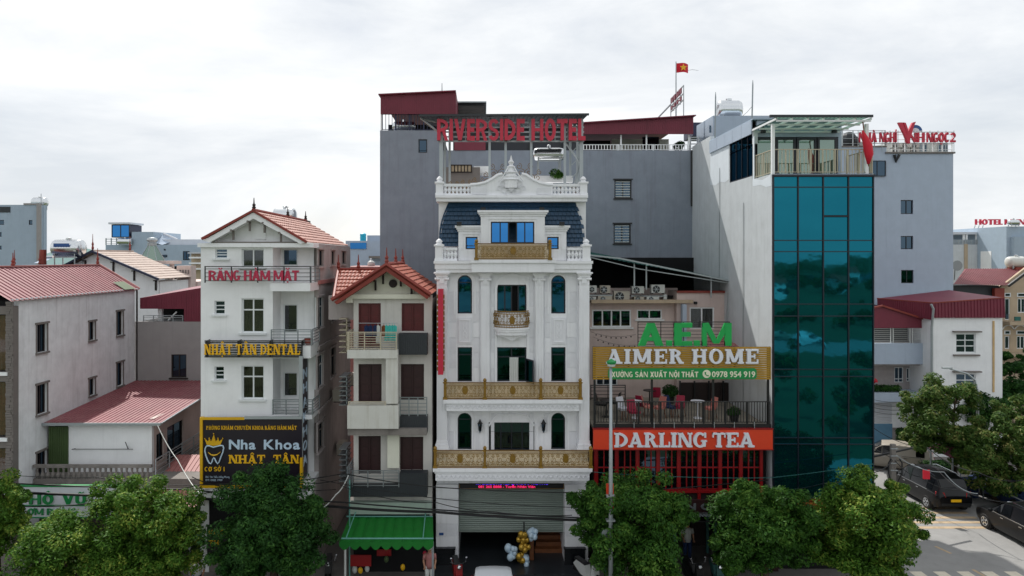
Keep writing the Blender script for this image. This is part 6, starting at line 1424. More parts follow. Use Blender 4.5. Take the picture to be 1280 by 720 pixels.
pA, pB, pC, pD = (XX(738,33),33,ZZ(319,33)), (XX(911,33),33,ZZ(351,33)), (XX(911,33),38.6,ZZ(351,33)+.25), (XX(738,33),38.6,ZZ(319,33)+.35)
MB().corr(pA, pB, pC, pD, 30, .04).build('sheet', M.greenroof, c)
MB().tube([pA, (XX(775,33),33,ZZ(323,33)), pB], .05, 4).build('edge_tube', M.galv, c)
MB().tube([(pA[0],33.1,pA[2]-.1), (XX(800,33),33.1,ZZ(335,33)-.05), (pB[0],33.1,pB[2]-.1)], .03, 4).build('truss_tube', M.galv, c)
for px, pb_ in ((793,360),(808,362),(889,372),(911,435)): bx('post', M.galv, c, XX(px-.8,33.2), XX(px+.8,33.2), 33.2, 33.26, ZZ(pb_,33.2), pA[2]+(pB[2]-pA[2])*(px-738)/173.)
MB().tube([(XX(911,33.2),33.1,ZZ(352,33.2)),(XX(905,33.2),33.1,ZZ(432,33.2))], .05, 4).build('brace', M.galv, c)
MB().box(x0, XX(911,33), 38.3, 38.4, ZZ(372,38), ZZ(330,38)).build('rear_screen', M.dark, c) if False else None
# air conditioners on the ledge
acs = [(736,357,746,367.5,1,'white air conditioner in the top row, cut by the hotel corner'),(750,357,763,368,0,'beige air conditioner in the top row, next to the hotel corner'),(736,371,745,380,1,'white air conditioner in the bottom row, cut by the hotel corner'),(747,370,765,380.5,0,'beige air conditioner in the bottom row beside the largest unit'),(767,364,787,380.5,0,'largest beige air conditioner in the middle of the ledge'),(790,358,805,368.5,1,'white air conditioner above the small dark fan unit right of the largest one'),(792.5,370,805,380.5,0,'small dark fan air conditioner in the bottom row right of the largest one'),(808,370.5,824,380.5,1,'small white air conditioner at the right end of the bottom row'),(814,356,831,368,1,'white air conditioner at the right end of the top row')]
for a, b_, c_, d_, wt, lb in acs:
    Pq = FP(33.7); r = rc(Pq, a+.4, b_, c_, d_-3 if d_ > 375 else d_-1); ac_unit(Pq, r, lb, M.acwhite if wt else M.acbeige, .35, 0)
for a, c_, z in ((736,765,368),(788,832,369)):
    bx_ = bx('ac_shelf', M.galv, None, XX(a,33.9), XX(c_,33.9), 33.7, 34.05, ZZ(z+1.5,33.9), ZZ(z+.3,33.9)); tag(bx_, 'steel shelf under the top row of air conditioners, %s' % ('at the hotel corner' if a < 760 else 'right of the largest unit'), 'shelf')
d = thing('rooftop_pot', 'small white jar beside a dark tub at the right end of the ledge', 'jar', (XX(830,34),34,ZZ(377,34))); MB().lathe([(.1,0),(.1,.25),(.06,.3)], (XX(830,34),33.8,ZZ(375,34)), 'Z', 8).build('body', M.acwhite, d); MB().lathe([(.2,0),(.28,.22)], (XX(836,34),34.2,ZZ(375,34)), 'Z', 10).build('tub', M.black, d)

# ================================================================== cafe with terrace
t = thing('tea_house', 'two storey tea shop with red lattice windows, open roof terrace and black railings', 'cafe', (8.5, 29, 0))
xa, xb = XX(742,28), XX(965,28)-.03; zt3 = ZZ(534,28)
MB().box(xa+.02, xb-.02, 28.5, 33.58, ZZ(615,28), zt3-.12).build('first_floor_core', M.dark, t)
MB().box(xa, xb, 28.1, 33.99, zt3-.12, zt3).build('terrace_floor', mat('terrace_tiles', '#8a8478', .6, .25, stain=.4, scale=2), t)
MB().box(xa, xb, 28.02, 28.1, zt3-.2, zt3+.12).build('terrace_kerb', M.black, t)
PW = FP(28.25)
for k in range(9):
    a = XX(746+k*25.8,28.25); b_ = XX(746+(k+1)*25.8,28.25)-.03; r = (a, b_, ZZ(612,28.25), ZZ(561,28.25))
    if b_ > xb: break
    window(t, PW, r, 3, (.45,.55), M.redframe, M.glassdark, .05, .0, name='lattice_window')
for k in range(10):
    u = XX(744.5+k*25.8,28.25)
    if u < xb: pb('red_post', M.redframe, t, PW, u-.07, u+.05, ZZ(626,28.25), ZZ(558,28.25), -.1, .06)
pb('red_rail', M.redframe, t, PW, xa, xb, ZZ(615,28.25), ZZ(612.2,28.25), -.12, .05); pb('lower_panel', M.redframe, t, PW, xa, xb, ZZ(628,28.25), ZZ(625,28.25), -.12, .05); pb('panel_back', M.darkbrown, t, PW, xa, xb, ZZ(625,28.25), ZZ(615,28.25), 0, .05)
MB().corr((xa,27.0,ZZ(640,27.5)),(xb,27.0,ZZ(640,27.5)),(xb,28.2,ZZ(628,28.2)),(xa,28.2,ZZ(628,28.2)), 60, .03).build('lean_to_roof', mat('grey_sheet','#5d6466',.5,.1), t)
for px in (756, 843, 960): MB().tube([(XX(px,28),27.95,0),(XX(px,28),27.95,ZZ(620,28))], .07).build('column', M.teal, t)
bx('ground_interior', M.dark, t, xa, xb, 32, 32.1, 0, ZZ(615,28)); bx('left_partition', M.darkbrown, t, xa, xa+.1, 28, 32, 0, ZZ(615,28))
bx('green_door_frame', M.teal, t, XX(883,30), XX(886,30), 30, 30.1, 0, 2.6); bx('green_door_frame', M.teal, t, XX(893,30), XX(896,30), 30, 30.1, 0, 2.6); bx('counter', M.darkbrown, t, XX(862,31), XX(884,31), 30.8, 31.4, 0, 1.1)
s = thing('lower_shop_sign', 'dim maroon sign board with grey letters half hidden between two street trees', 'sign', (XX(860,27.9),27.9,ZZ(645,27.9)))
P2 = FP(27.2); MB().pbox(P2, XX(756,27.2), XX(938,27.2), ZZ(640,27.2), ZZ(625,27.2), 0, .08).build('board', M.doord, s); letters(s, 'DARLING', XX(778,27.2), XX(888,27.2), ZZ(637,27.2), ZZ(629,27.2), P2, M.steel, depth=.04, d=-.03, bold=.03, gap=.35)
# DARLING TEA board
s = thing('tea_sign', 'orange red sign board with large white serif letters below the terrace railing', 'sign', (XX(853,27.8),27.8,ZZ(562,27.8)))
P2 = FP(27.8); r = rc(P2, 742, 536.5, 966, 562); MB().pbox(P2, r[0], r[1], r[2], r[3], 0, .15).build('board', M.orange, s); b = MB()
for a, c_ in ((r[2]-.02,r[2]+.015),(r[3]-.015,r[3]+.02)): b.pbox(P2, r[0]-.02, r[1]+.02, a, c_, -.02, .16)
b.build('edge_trim', M.redframe, s)
lp(s, 'DARLING', 767.5, 883, 540.5, 558.5, P2, M.signwhite, slab=True, depth=.09, d=-.05, gap=.06); lp(s, 'TEA', 890, 942, 540.5, 558.5, P2, M.signwhite, slab=True, depth=.09, d=-.05, gap=.06)
for k in range(8): u = XX(767+k*25,28); bx('sign_stay', M.galv, s, u-.012, u+.012, 27.9, 27.93, r[3], ZZ(527,28))
# terrace rails and steel posts
rail(t, FP(28.05), (xa+.03, xb-.05, zt3+.14, ZZ(503,28)), 64, False, M.black, 9, 0, .03, .012)
for px in (744, 816, 893, 962): bx('steel_post', M.black, t, XX(px-1.2,28), XX(px+1.2,28), 28.12, 28.2, zt3, ZZ(436,28))
rail(t, FP(28.3), (XX(797,28.3), XX(912,28.3), ZZ(433,28.3), ZZ(403,28.3)), 7, True, M.black, 5, 0, .015, .01)
bx('upper_beam', M.black, t, xa, xb, 28.12, 28.2, ZZ(436,28)-.0, ZZ(434,28))
# upper red lean-to roof behind the letters
MB().corr((XX(885,31),31,ZZ(437,31)),(XX(963,31)-.4,31,ZZ(437,31)),(XX(950,33.4)-.5,33.4,ZZ(425,33.4)),(XX(885,33.4),33.4,ZZ(420,33.4)), 12, .03).build('upper_roof', M.pinkroof, t)
MB().box(XX(848,33.3), XX(943,33.3), 33.0, 33.2, zt3, ZZ(478,33.2)).build('dark_booth', M.darkbrown, t)
for k in range(6): bx('booth_post', M.black, t, XX(850+k*18,32.9)-.03, XX(850+k*18,32.9)+.03, 32.85, 32.95, zt3, ZZ(476,32.9))
rail(t, FP(33.3), (XX(738,33.3), XX(782,33.3), ZZ(500,33.3), ZZ(482,33.3)), 4, True, M.black, 3, 0)
# AIMER HOME
s = thing('furniture_sign', 'mustard slatted sign board with white serif letters and green phone strip', 'sign', (XX(852,27.7),27.7,ZZ(475,27.7)))
P2 = FP(27.85); r = rc(P2, 741, 433.5, 963.5, 474.5); n = 15
for k in range(n): v = r[2]+(r[3]-r[2])*(k+.5)/n; pb('slat', M.yellowslat, s, P2, r[0], r[1], v-.034, v+.034, -.02-.003*random.random(), .02)
for k in range(6): u = r[0]+.03+(r[1]-r[0]-.06)*k/5; pb('backing_post', M.black, s, P2, u-.03, u+.03, r[2], r[3], .021, .1)
lp(s, 'AIMER', 757.5, 853.5, 436, 454, P2, M.signwhite, slab=True, depth=.1, d=-.1, gap=.16); lp(s, 'HOME', 864, 946.5, 436, 454, P2, M.signwhite, slab=True, depth=.1, d=-.1, gap=.16)
g = MB(); rg_ = rc(P2, 760, 460, 945, 473.5); hh = (rg_[3]-rg_[2])/2; cv = rg_[2]+hh; rad = .12
pts = []
for (cu_, cv_, a0) in ((rg_[1]-rad,rg_[3]-rad,0),(rg_[0]+rad,rg_[3]-rad,90),(rg_[0]+rad,rg_[2]+rad,180),(rg_[1]-rad,rg_[2]+rad,270)): pts += [(cu_+rad*math.cos(R(a0+q*18)), cv_+rad*math.sin(R(a0+q*18))) for q in range(6)]
g.prism(P2, pts, -.07, -.025); g.build('phone_strip', M.greenboard, s)
lp(s, 'XƯỞNG SẢN XUẤT NỘI THẤT', 764, 872, 464.2, 471, P2, M.cream2, depth=.02, d=-.085, blk=True, gap=.14, space=.5, one=True, name='lettering'); lp(s, '0978 954 919', 889, 943, 463.8, 471, P2, M.cream2, depth=.02, d=-.082, bold=.02, one=True, name='lettering')
cu_, cv_ = XX(882.5,P2.Y), ZZ(467,P2.Y); MB().prism(P2, [(cu_+.165*math.cos(k*math.pi/12), cv_+.165*math.sin(k*math.pi/12)) for k in range(24)], -.085, -.071).build('phone_disc', M.cream2, s)
b = MB(); b.tube([P2.pt(cu_-.06,cv_+.075,-.09), P2.pt(cu_-.05,cv_-.01,-.09), P2.pt(cu_+.0,cv_-.055,-.09), P2.pt(cu_+.075,cv_-.07,-.09)], [.03,.018,.018,.03], 5); b.build('handset', M.greenboard, s)
s = thing('green_letter_sign', 'big bright green capital letters standing above the mustard slatted board', 'sign', (XX(855,28),28,ZZ(433,28)))
P2 = FP(28.1)
for a, c_, q in ((797.5,829,'A'),(842,864.5,'E'),(877,913.5,'M')): lp(s, q, a, c_, 403.5, 432, P2, M.green, blk=True, depth=.14, d=-.05)
for a in (833, 867.5): pb('dot', M.green, s, P2, XX(a-.5,28.1), XX(a+6.5,28.1), ZZ(432,28.1), ZZ(425.5,28.1), -.1, .02)
# terrace furniture
def table(px, py, Y, lb, m=None, r=.3):
    z = zt3; o = thing('cafe_table', lb, 'table', (XX(px,Y),Y,z)); MB().lathe([(r,.72),(r,.75)], (XX(px,Y),Y,z), 'Z', 16).build('top', m or M.signwhite, o); MB().lathe([(.2,0),(.18,.03),(.03,.05),(.03,.72)], (XX(px,Y),Y,z), 'Z', 10).build('pedestal', m or M.signwhite, o)
table(794,507,29.6,'white round table at the left of the cafe terrace'); table(872,508,29.6,'white round table right of the red chairs on the terrace'); table(758,510,29.8,'dark table at the far left of the terrace', M.black); table(812,500,32,'dark round table at the back of the terrace', M.black)
def chair(px, Y, rz, m, lb, low=False):
    z = zt3; x = XX(px,Y); o = thing('chair', lb, 'chair', (x,Y,z), 'chairs on the cafe terrace'); rot = Matrix.Rotation(rz,4,'Z')
    def T(b): b.v = [Vector((x,Y,z)) + (rot @ v.to_4d()).to_3d() for v in b.v]; return b
    h = .3 if low else .44
    T(MB().hexa([(-.22,-.22,h-.05),(.22,-.22,h-.05),(.2,.2,h-.05),(-.2,.2,h-.05),(-.23,-.23,h+.04),(.23,-.23,h+.04),(.2,.22,h+.04),(-.2,.22,h+.04)])).build('seat', m, o)
    T(MB().hexa([(-.2,.18,h+.05),(.2,.18,h+.05),(.2,.24,h+.05),(-.2,.24,h+.05),(-.17,.28,h+.45),(.17,.28,h+.45),(.17,.33,h+.45),(-.17,.33,h+.45)])).build('backrest', m, o)
    for a in (-1,1):
        for c_ in (-1,1): T(MB().tube([(a*.17,c_*.17,h-.05),(a*.22,c_*.22,0)], .015, 4)).build('leg', M.wood if m is not M.black else M.black, o)
pinkc = mat('salmon_chair','#c77c72',.6,.08); magc = mat('magenta_chair','#a01c40',.5,.08)
chair(779,29.5,.4,M.signwhite,'pale chair with blue cushion beside the left white table'); chair(792,28.9,.2,magc,'dark pink chair in front of the left white table'); chair(803,30.2,2.4,magc,'tall crimson chair behind the left white table'); chair(811,29.9,1.4,pinkc,'salmon chair in the middle of the terrace, left one'); chair(823,29.7,-1.,pinkc,'wide pink chair in the middle of the terrace'); chair(839,29.8,.6,M.fabricblue,'navy cushioned chair in the middle of the terrace'); chair(849,29.8,-.5,magc,'crimson chair at the right end of the chair row'); chair(887,29.6,-1.2,pinkc,'salmon chair right of the right white table'); chair(820,32.2,3.,magc,'small red chair at the back beside the dark table')
chair(752,30.4,1.2,M.black,'black chair left of the dark table at the terrace edge'); chair(767,30.8,-2.,M.black,'black chair right of the dark table at the terrace edge')
pl = thing('terrace_plant', 'dark potted plant at the right side of the cafe terrace', 'plant', (XX(918,28.9),28.9,zt3)); MB().lathe([(.15,0),(.2,.3)], (XX(918,28.9),28.9,zt3), 'Z', 10).build('pot', M.black, pl); leaves('foliage', M.leafd, [(XX(918,28.9),28.9,zt3+.45,.28),(XX(914,28.9),28.9,zt3+.4,.2)], 600, .13, pl, 5)
pl = thing('terrace_plant', 'dark shrub against the booth at the back of the terrace', 'plant', (XX(838,32.6),32.6,zt3)); MB().lathe([(.15,0),(.2,.3)], (XX(838,32.6),32.6,zt3), 'Z', 10).build('pot', M.black, pl); leaves('foliage', M.leafd, [(XX(838,32.6),32.6,zt3+.6,.4)], 700, .15, pl, 6)
# string lights
for k, (a, b_) in enumerate((((739,415),(795,418)),((741,421),(800,431)))):
    n = 9; l_ = thing('string_lights', 'thin cable of tiny dark bulbs in front of the pink wall, %s strand' % ('upper' if k == 0 else 'lower'), 'string lights', (XX(a[0],30),30,ZZ(a[1],30)))
    pts = [Vector((XX(a[0]+(b_[0]-a[0])*i/n,30),30,ZZ(a[1]+(b_[1]-a[1])*i/n,30)-.15*math.sin(math.pi*i/n))) for i in range(n+1)]; MB().tube(pts, .008, 3).build('cable', M.black, l_)
    for p in pts[1:-1]: MB().ball(p-Vector((0,0,.06)), .035, 5).build('bulb', M.black, l_)

# ================================================================== glass fronted tower house
XG0, XG1 = XX(965.5,28), XX(1092,28); YR = 30.1
t = thing('glass_tower', 'tall narrow house with teal glass front and pale cement side wall, roof terrace on top', 'building', (14, 30, 0))
PL = SP(XG0, -1); zt4 = ZZ(217,28)
MB().wall(PL, 28.05, 30.1, 0, zt4, [], .2).build('side_wall', M.sidewall, t)
ww = rc(PL, 941.5, 171, 912, 219); z28 = ZZ(150,YR)
wv = ((ww[0],ww[1], ZZ(219,31.5), ZZ(172,31.8)))
ye = XG0*F/(888-VX)
MB().wall(PL, 30.1, 38.78, 0, 18.0, [(wv[0],wv[1],16.6,18.0)], .2).build('side_wall', M.sidewall, t)
MB().wall(PL, 30.1, ye, 18.001, z28, [(ww[0],ww[1],17.9,18.6)], .2).build('side_wall_top', M.sidewall, t) if False else None
window(t, PL, (ww[0],ww[1],16.6,18.6), 4, (1,), M.winframe, M.sideglass, .06, .06)
b = MB(); yz = [(30.1,18.0),(ww[0],18.0),(ww[0],18.6),(ww[1],18.6),(ww[1],18.0),(ye,18.0),(ye,z28-.3),(30.1,z28-.3)]
b.pbox(PL, 30.1, ww[0]-.001, 18.001, z28-.55, 0, .2); b.pbox(PL, ww[1]+.001, ye, 18.001, z28-.55, 0, .2); b.pbox(PL, ww[0]-.001, ww[1]+.001, 18.601, z28-.55, 0, .2); b.build('parlour_wall', M.sidewall, t)
n = 5
for k in range(n): ya, yb = 30.1+(ye-30.1)*k/n, 30.1+(ye-30.1)*(k+1)/n; pb('fascia_panel', M.bluegrey2, t, PL, ya+.01, yb-.01, z28-.62, z28, -.06, -.002)
b = MB(); b.prism(PL, [(ye,18.001),(38.78,18.001),(38.78,19.3),(ye,19.35)], .0, .2); b.build('rear_parapet', M.sidewall, t)
MB().box(XG0+.25, XG1-.1, 28.3, 38.7, 0, zt4-.1).build('core', M.dark, t); MB().box(XG1-.05, XG1, 28.0, 38.8, 0, zt4).build('right_wall', M.sidewall, t)
MB().box(XG0+.21, XG1-.5, YR+.3, ye, zt4, z28-.1).build('parlour_core', M.dark, t)
MB().box(XG0+.21, XG1-.06, 28.06, YR-.01, zt4-.25, zt4).build('terrace_slab', M.bluegrey2, t)
MB().box(XG0-.02, XG1-.5, YR-.1, ye, z28-.001, z28+.05).build('parlour_roof', M.bluegrey, t)
PG2 = FP(28.0)
newpaint = mat('fresh_pale_render', '#dde4ea', .9, .05, streak=.15, stain_col='#b8c0c6')
def patch(pp):
    out_ = []
    for a_, b_ in pp: y_ = XG0*F/(a_-VX); out_.append((y_, ZZ(b_, y_)))
    MB().prism(PL, out_, -.004, -.001).build('fresh_render_patch', newpaint, t)
patch([(888,189),(911,178),(911,224),(906,228),(900,227),(894,232),(888,231)]); patch([(941,170.5),(943,170.5),(943,224),(953,225),(963,219),(964,232),(958,234),(951,231),(941,233)])
for px_, z0_, z1_ in ((930,2,15.5),(900,5,17.5)):
    y_ = XG0*F/(px_-VX); MB().tube([(XG0-.03,y_,z0_),(XG0-.03,y_+.05,(z0_+z1_)/2),(XG0-.03,y_,z1_)], .012, 4).build('wall_cable', M.steel, t)
# curtain wall
cols = [966.5, 997.3, 1028.7, 1060.2, 1091.3]; rows = [220.5, 234, 300.5, 314.5, 380, 395, 461.5, 470.5, 547, 555, 622]
cw = MB()
for px in cols: cw.pbox(PG2, XX(px-.75,28), XX(px+.75,28), ZZ(622,28), ZZ(220.5,28), -.05, .05)
for py in rows: cw.pbox(PG2, XX(966.5,28), XX(1091.3,28), ZZ(py+.6,28), ZZ(py-.6,28), -.045, .045)
cw.pbox(PG2, XX(1028.7,28), XX(1060.2,28), ZZ(271,28), ZZ(269.4,28), -.04, .04)
cw.pbox(PG2, XX(965.5,28), XX(1092.5,28), ZZ(221,28), ZZ(218.5,28), -.12, .05)
cw = cw.build('curtain_wall_frame', M.winframe, t)
for i in range(4):
    for j in range(10):
        a, b_ = XX(cols[i]+.75,28), XX(cols[i+1]-.75,28); sp_ = [(rows[j],rows[j+1])]
        if i == 2 and j == 1: sp_ = [(234,269.5),(271,300.5)]
        for p0, p1 in sp_:
            o = pb('pane', M.curtainwall, cw, PG2, a, b_, ZZ(p1-.6,28), ZZ(p0+.6,28), -.005, .01); o.rotation_euler = (R(random.uniform(-.22,.22)), 0, R(random.uniform(-.25,.25)))
MB().box(XG0, XG1, 28.0, 28.2, ZZ(627,28), ZZ(622,28)-.001).build('bottom_band', M.gold if False else mat('ochre_band','#8a4a1c',.5,.2), t)
bx('ground_dark_sheet', M.dark, t, XG0+.3, XG1-.2, 28.25, 28.28, 0, ZZ(627,28)); MB().box(XG0, XG0+.25, 28, 28.3, 0, ZZ(627,28)).build('pier', M.doord, t); MB().box(XG1-.25, XG1, 28, 28.3, 0, ZZ(627,28)).build('pier', M.doord, t)  # dark sheet between the piers stands in for the unlit ground floor
s = thing('ochre_fascia', 'ochre shop fascia under the teal glass front, half behind foliage', 'sign', (XX(1010,27.8),27.8,ZZ(640,27.8))); MB().box(XX(968,27.8),XX(1050,27.8),27.7,27.9,ZZ(650,27.8),ZZ(629,27.8)).build('board', mat('ochre_paint','#9a5a24',.5,.15), s)
for k in range(3): bx('moulding', M.gold, s, XX(968,27.8), XX(1050,27.8), 27.66, 27.7, ZZ(634+k*6,27.8), ZZ(633+k*6,27.8))
# terrace room front
PT2 = FP(YR); dr = rc(PT2, 944, 170, 1048, 216); MB().wall(PT2, XG0+.21, XX(1052,YR), zt4, z28-.02, [(dr[0],dr[1],zt4,ZZ(171,YR))], .15).build('terrace_wall', M.bluegrey2, t)
n = 4
for k in range(n): a = dr[0]+(dr[1]-dr[0])*k/n; b_ = dr[0]+(dr[1]-dr[0])*(k+1)/n; window(t, PT2, (a+.02,b_-.02,zt4,ZZ(171.5,YR)), 1, (1,), M.winframe, M.greenglass, .1, .08, name='glass_door')
for px in (965+0, 1049): pass
cn = MB().corr((XG0-.0,27.6,ZZ(146,27.6)),(XX(1089,27.6),27.6,ZZ(146,27.6)),(XX(1089,27.6),YR,ZZ(146,27.6)+.05),(XG0,YR,ZZ(146,27.6)+.05), 24, .03).build('canopy_sheet', M.polycarb, t)
zc = ZZ(147,27.6)
b = MB()
for k in range(7): u = XG0+(XX(1089,27.6)-XG0)*k/6; b.box(u-.03,u+.03,27.6,YR,zc-.09,zc-.01)
for y in (27.6, 28.4, 29.3, YR-.08): b.box(XG0,XX(1089,27.6),y,y+.06,zc-.16,zc-.091)
b.build('canopy_frame', M.white, t)
MB().box(XG0-.3, XX(1090,27.6), 27.5, 27.6, zc, zc+.1).build('canopy_gutter', M.graydark, t)
for px in (967.5, 1085): bx('canopy_post', M.white, t, XX(px-1.8,28.), XX(px+1.8,28.), 28.05, 28.17, zt4, zc-.16)
for y in (28.05,): rail(t, FP(28.08), (XX(967,28), XG1-.0, zt4+.02, ZZ(187,28)), 27, False, M.ivory, 9, 0, .024, .011)
PRl = SP(XG0+.05, -1); rail(t, PRl, (28.1, 30.0, zt4+.02, ZZ(187,28)), 11, False, M.ivory, 3, 0, .024, .011)
PRr = SP(XG1-.05, 1); rail(t, PRr, (28.1, 30.0, zt4+.02, ZZ(187,28)), 10, False, M.ivory, 3, 0, .028, .016)
for px in (954, 1043): MB().lathe([(.12,0),(.12,.1),(.04,.25)], (XX(px,29.9),29.9,ZZ(166,29.9)), 'Z', 8).build('wall_speaker', M.black, t)
f = thing('furled_flag', 'furled red flag leaning at the right corner of the glass tower terrace', 'flag', (XX(1084,27.9),27.9,ZZ(200,27.9)))
MB().tube([(XX(1078.5,27.9),27.9,ZZ(152,27.9)),(XX(1086,27.9),27.9,ZZ(208,27.9))], .025).build('flagpole', M.wood, f)
MB().tube([(XX(1078,27.85),27.85,ZZ(163,27.85)),(XX(1081,27.85),27.85,ZZ(172,27.85)),(XX(1084.5,27.85),27.85,ZZ(182,27.85)),(XX(1086,27.85),27.85,ZZ(193,27.85)),(XX(1085.5,27.85),27.85,ZZ(205,27.85))], [.03,.12,.18,.17,.05], 7).build('cloth', M.flagred, f, smooth=True)
# rear roof box with tank, aerials
Y5 = 40.; MB().box(XX(884,Y5), XX(960,Y5), 39, 42, 14, ZZ(149,Y5)).build('stair_box', M.bluegrey2, t)
bx('vent_window', M.glassdark, t, XX(886.5,39), XX(889,39), 38.96, 38.99, ZZ(166,39), ZZ(157,39))
tank('stainless steel tank between two aerials above the cement side wall', (XX(911,40.5), 40.5, ZZ(138,40.5)), .58, 1.5, 'X', .12, 'rooftop water tanks')
for a, b_, c_ in ((893.5,115,182),(940,100,150)):
    o = tag(MB().tube([(XX(a,37),37,ZZ(c_,37)),(XX(a+1,37),37,ZZ(b_+6,37)),(XX(a+1,37),37,ZZ(b_,37))], [.04,.035,.012]).build('aerial', M.steel), 'thin aerial mast %s the rooftop steel tank' % ('left of' if a < 900 else 'right of'), 'aerial')
tag(MB().tube([(XX(940,37),37,ZZ(133,37)),(XX(934,37.5),37.5,ZZ(140,37.5)),(XX(927,38),38,ZZ(146,38))], .012, 4).build('stay_wire', M.steel), 'slack stay wire from the right aerial down to the tank', 'wire')
# ================================================================== guest house tower on the right
YV = 50.; PVn = FP(YV); t = thing('guest_house_tower', 'pale blue grey tower with three small dark windows and rooftop sign at right', 'building', (27, 52, 0))
xl, xr_ = XX(1040,YV), XX(1191.5,YV); zt5, zt6 = ZZ(205,YV), ZZ(192,YV); xm = XX(1108,YV)
ws = [rc(PVn, *q) for q in ((1126,250,1141.5,267.5),(1126,295,1141.5,311.5),(1126.5,337.5,1142,354))]
MB().wall(PVn, xm, xr_, 0, zt6, ws, .25).build('front_wall', M.bluegrey2, t); MB().box(xm, xr_, YV+.26, YV+12, 0, zt6-.05).build('core', M.bluegrey2, t); MB().box(xr_-.01, xr_+.01, YV+.01, YV+12, 0, zt6).build('right_wall', M.pink, t)
MB().box(xl, xm-.003, YV+.0, YV+11, 0, ZZ(184,YV)).build('left_wing', M.bluegrey2, t)
for k, r in enumerate(ws): window(t, PVn, r, 2, (1,), M.winframe, M.glassgreen if k == 2 else M.glassdark, .06, .12)
wl = rc(PVn, 1085, 201, 1106.5, 220.5); window(t, PVn, wl, 2, (1,), M.winframe, M.glassdark, .05, -.06)
bx('roof_slab', M.greyframe, t, xm-.1, xr_+.1, YV-.1, YV+12, zt6, zt6+.12); bx('wing_slab', M.greyframe, t, xl, xm-.003, YV-.05, YV+11, ZZ(184,YV), ZZ(184,YV)+.1)
rail(t, FP(YV+.1), (xm, xr_, zt6+.12, ZZ(165,YV)), 4, True, M.white, 8, 0, .03, .014); rail(t, FP(YV+.12), (xl, xm, ZZ(184,YV)+.1, ZZ(163,YV)), 3, True, M.galv, 6, 0, .03, .014)
MB().box(XX(1113,52), XX(1190,52), 52.5, 54, zt6, ZZ(177,52)).build('roof_room', M.acwhite, t)
for a, b_ in ((1147,1158),(1172,1184)): window(t, FP(52.5), rc(FP(52.5), a,179,b_,190), 4, (1,), M.galv, M.glassdark, .05, -.05)
MB().tube([(XX(1117,YV),YV-.1,zt6-.1),(XX(1119,YV),YV-.1,zt6-.6),(XX(1123,YV),YV-.1,zt6-.1)], .1).build('drain_hopper', M.black, t)
words = ['leftmost','middle','rightmost']
for i in range(3):
    for j in range(2): ac_unit(FP(51.), rc(FP(51.), 1115+12*i, 178.5+7*j, 1125.5+12*i, 185+7*j), '%s air conditioner in the %s row on the guest house tower roof' % (words[i], 'upper' if j == 0 else 'lower'), M.acwhite, .4, 0)
s = thing('guest_house_sign', 'crimson letter sign with oversized V along the roof of the guest house tower', 'sign', (XX(1135,49.7),49.7,zt6))
P2 = FP(49.8)
for txt, a, b_ in (('NHÀ',1073.5,1095.5),('NGHỈ',1099,1120),('INH',1131.5,1155),('NGỌC',1158,1186),('2',1187.5,1193.5)):
    lp(s, txt, a, b_, 166, 178, P2, M.redpaint, blk=True, depth=.15, d=-.05, gap=.1)
bv = MB(); vp = [(1120,154),(1125,154),(1129,163),(1133,172),(1135,180),(1132,180),(1127,168)]; bv.prism(P2, [(XX(a,P2.Y),ZZ(c,P2.Y)) for a, c in vp], -.3, -.1); bv.prism(P2, [(XX(a,P2.Y),ZZ(c,P2.Y)) for a, c in [(1133,180),(1129.5,175),(1132,166),(1138,154),(1142,153),(1139,160),(1136,172)]], -.28, -.08); bv.prism(P2, [(XX(a,P2.Y),ZZ(c,P2.Y)) for a, c in [(1126,154),(1129,154.5),(1132,163),(1131,169),(1128.5,161)]], -.32, -.12); bv.build('letter', M.redpaint, s)
bs = MB(); 
for py in (165, 179): bs.tube([P2.pt(XX(1073,P2.Y),ZZ(py,P2.Y),.05), P2.pt(XX(1193,P2.Y),ZZ(py,P2.Y),.05)], .03, 4)
for k in range(13): bs.tube([P2.pt(XX(1073+k*10,P2.Y),ZZ(180,P2.Y)-.6,.05), P2.pt(XX(1073+k*10,P2.Y),ZZ(163,P2.Y),.05)], .02, 4)
bs.build('sign_frame', M.galv, s)
s = thing('round_logo', 'blue and white half round logo board above the guest house letters', 'sign', (XX(1146,50),50,ZZ(165,50))); cu, cv = XX(1145.5,P2.Y), ZZ(164,P2.Y)
MB().prism(P2, [(cu+.5*math.cos(R(a)), cv+.48*math.sin(R(a))) for a in range(0,181,12)], .1, .18).build('board', M.signwhite, s); b = MB()
o = [(cu+.5*math.cos(R(a)), cv+.48*math.sin(R(a))) for a in range(10,171,10)]; i_ = [(cu+.3*math.cos(R(a)), cv+.26*math.sin(R(a))) for a in range(10,171,10)]
for a in range(len(o)-1): b.quad(P2.pt(*o[a],.09),P2.pt(*o[a+1],.09),P2.pt(*i_[a+1],.09),P2.pt(*i_[a],.09))
b.build('blue_arc', M.blue, s)
tk = thing('dark_roof_tank', 'dark lumpy covered tank on the left wing roof beside the furled red flag', 'water tank', (XX(1064,51),51,ZZ(184,51))); b = MB(); b.ball((XX(1061,51),51,ZZ(175,51)), .62, 9, (.9,.8,1)); b.ball((XX(1068,51),51.2,ZZ(177,51)), .5, 9, (1,.8,1)); b.build('cover', M.graydark, tk); MB().box(XX(1073,51),XX(1090,51),51,52,ZZ(184,51),ZZ(177,51)).build('box', M.acwhite, tk)

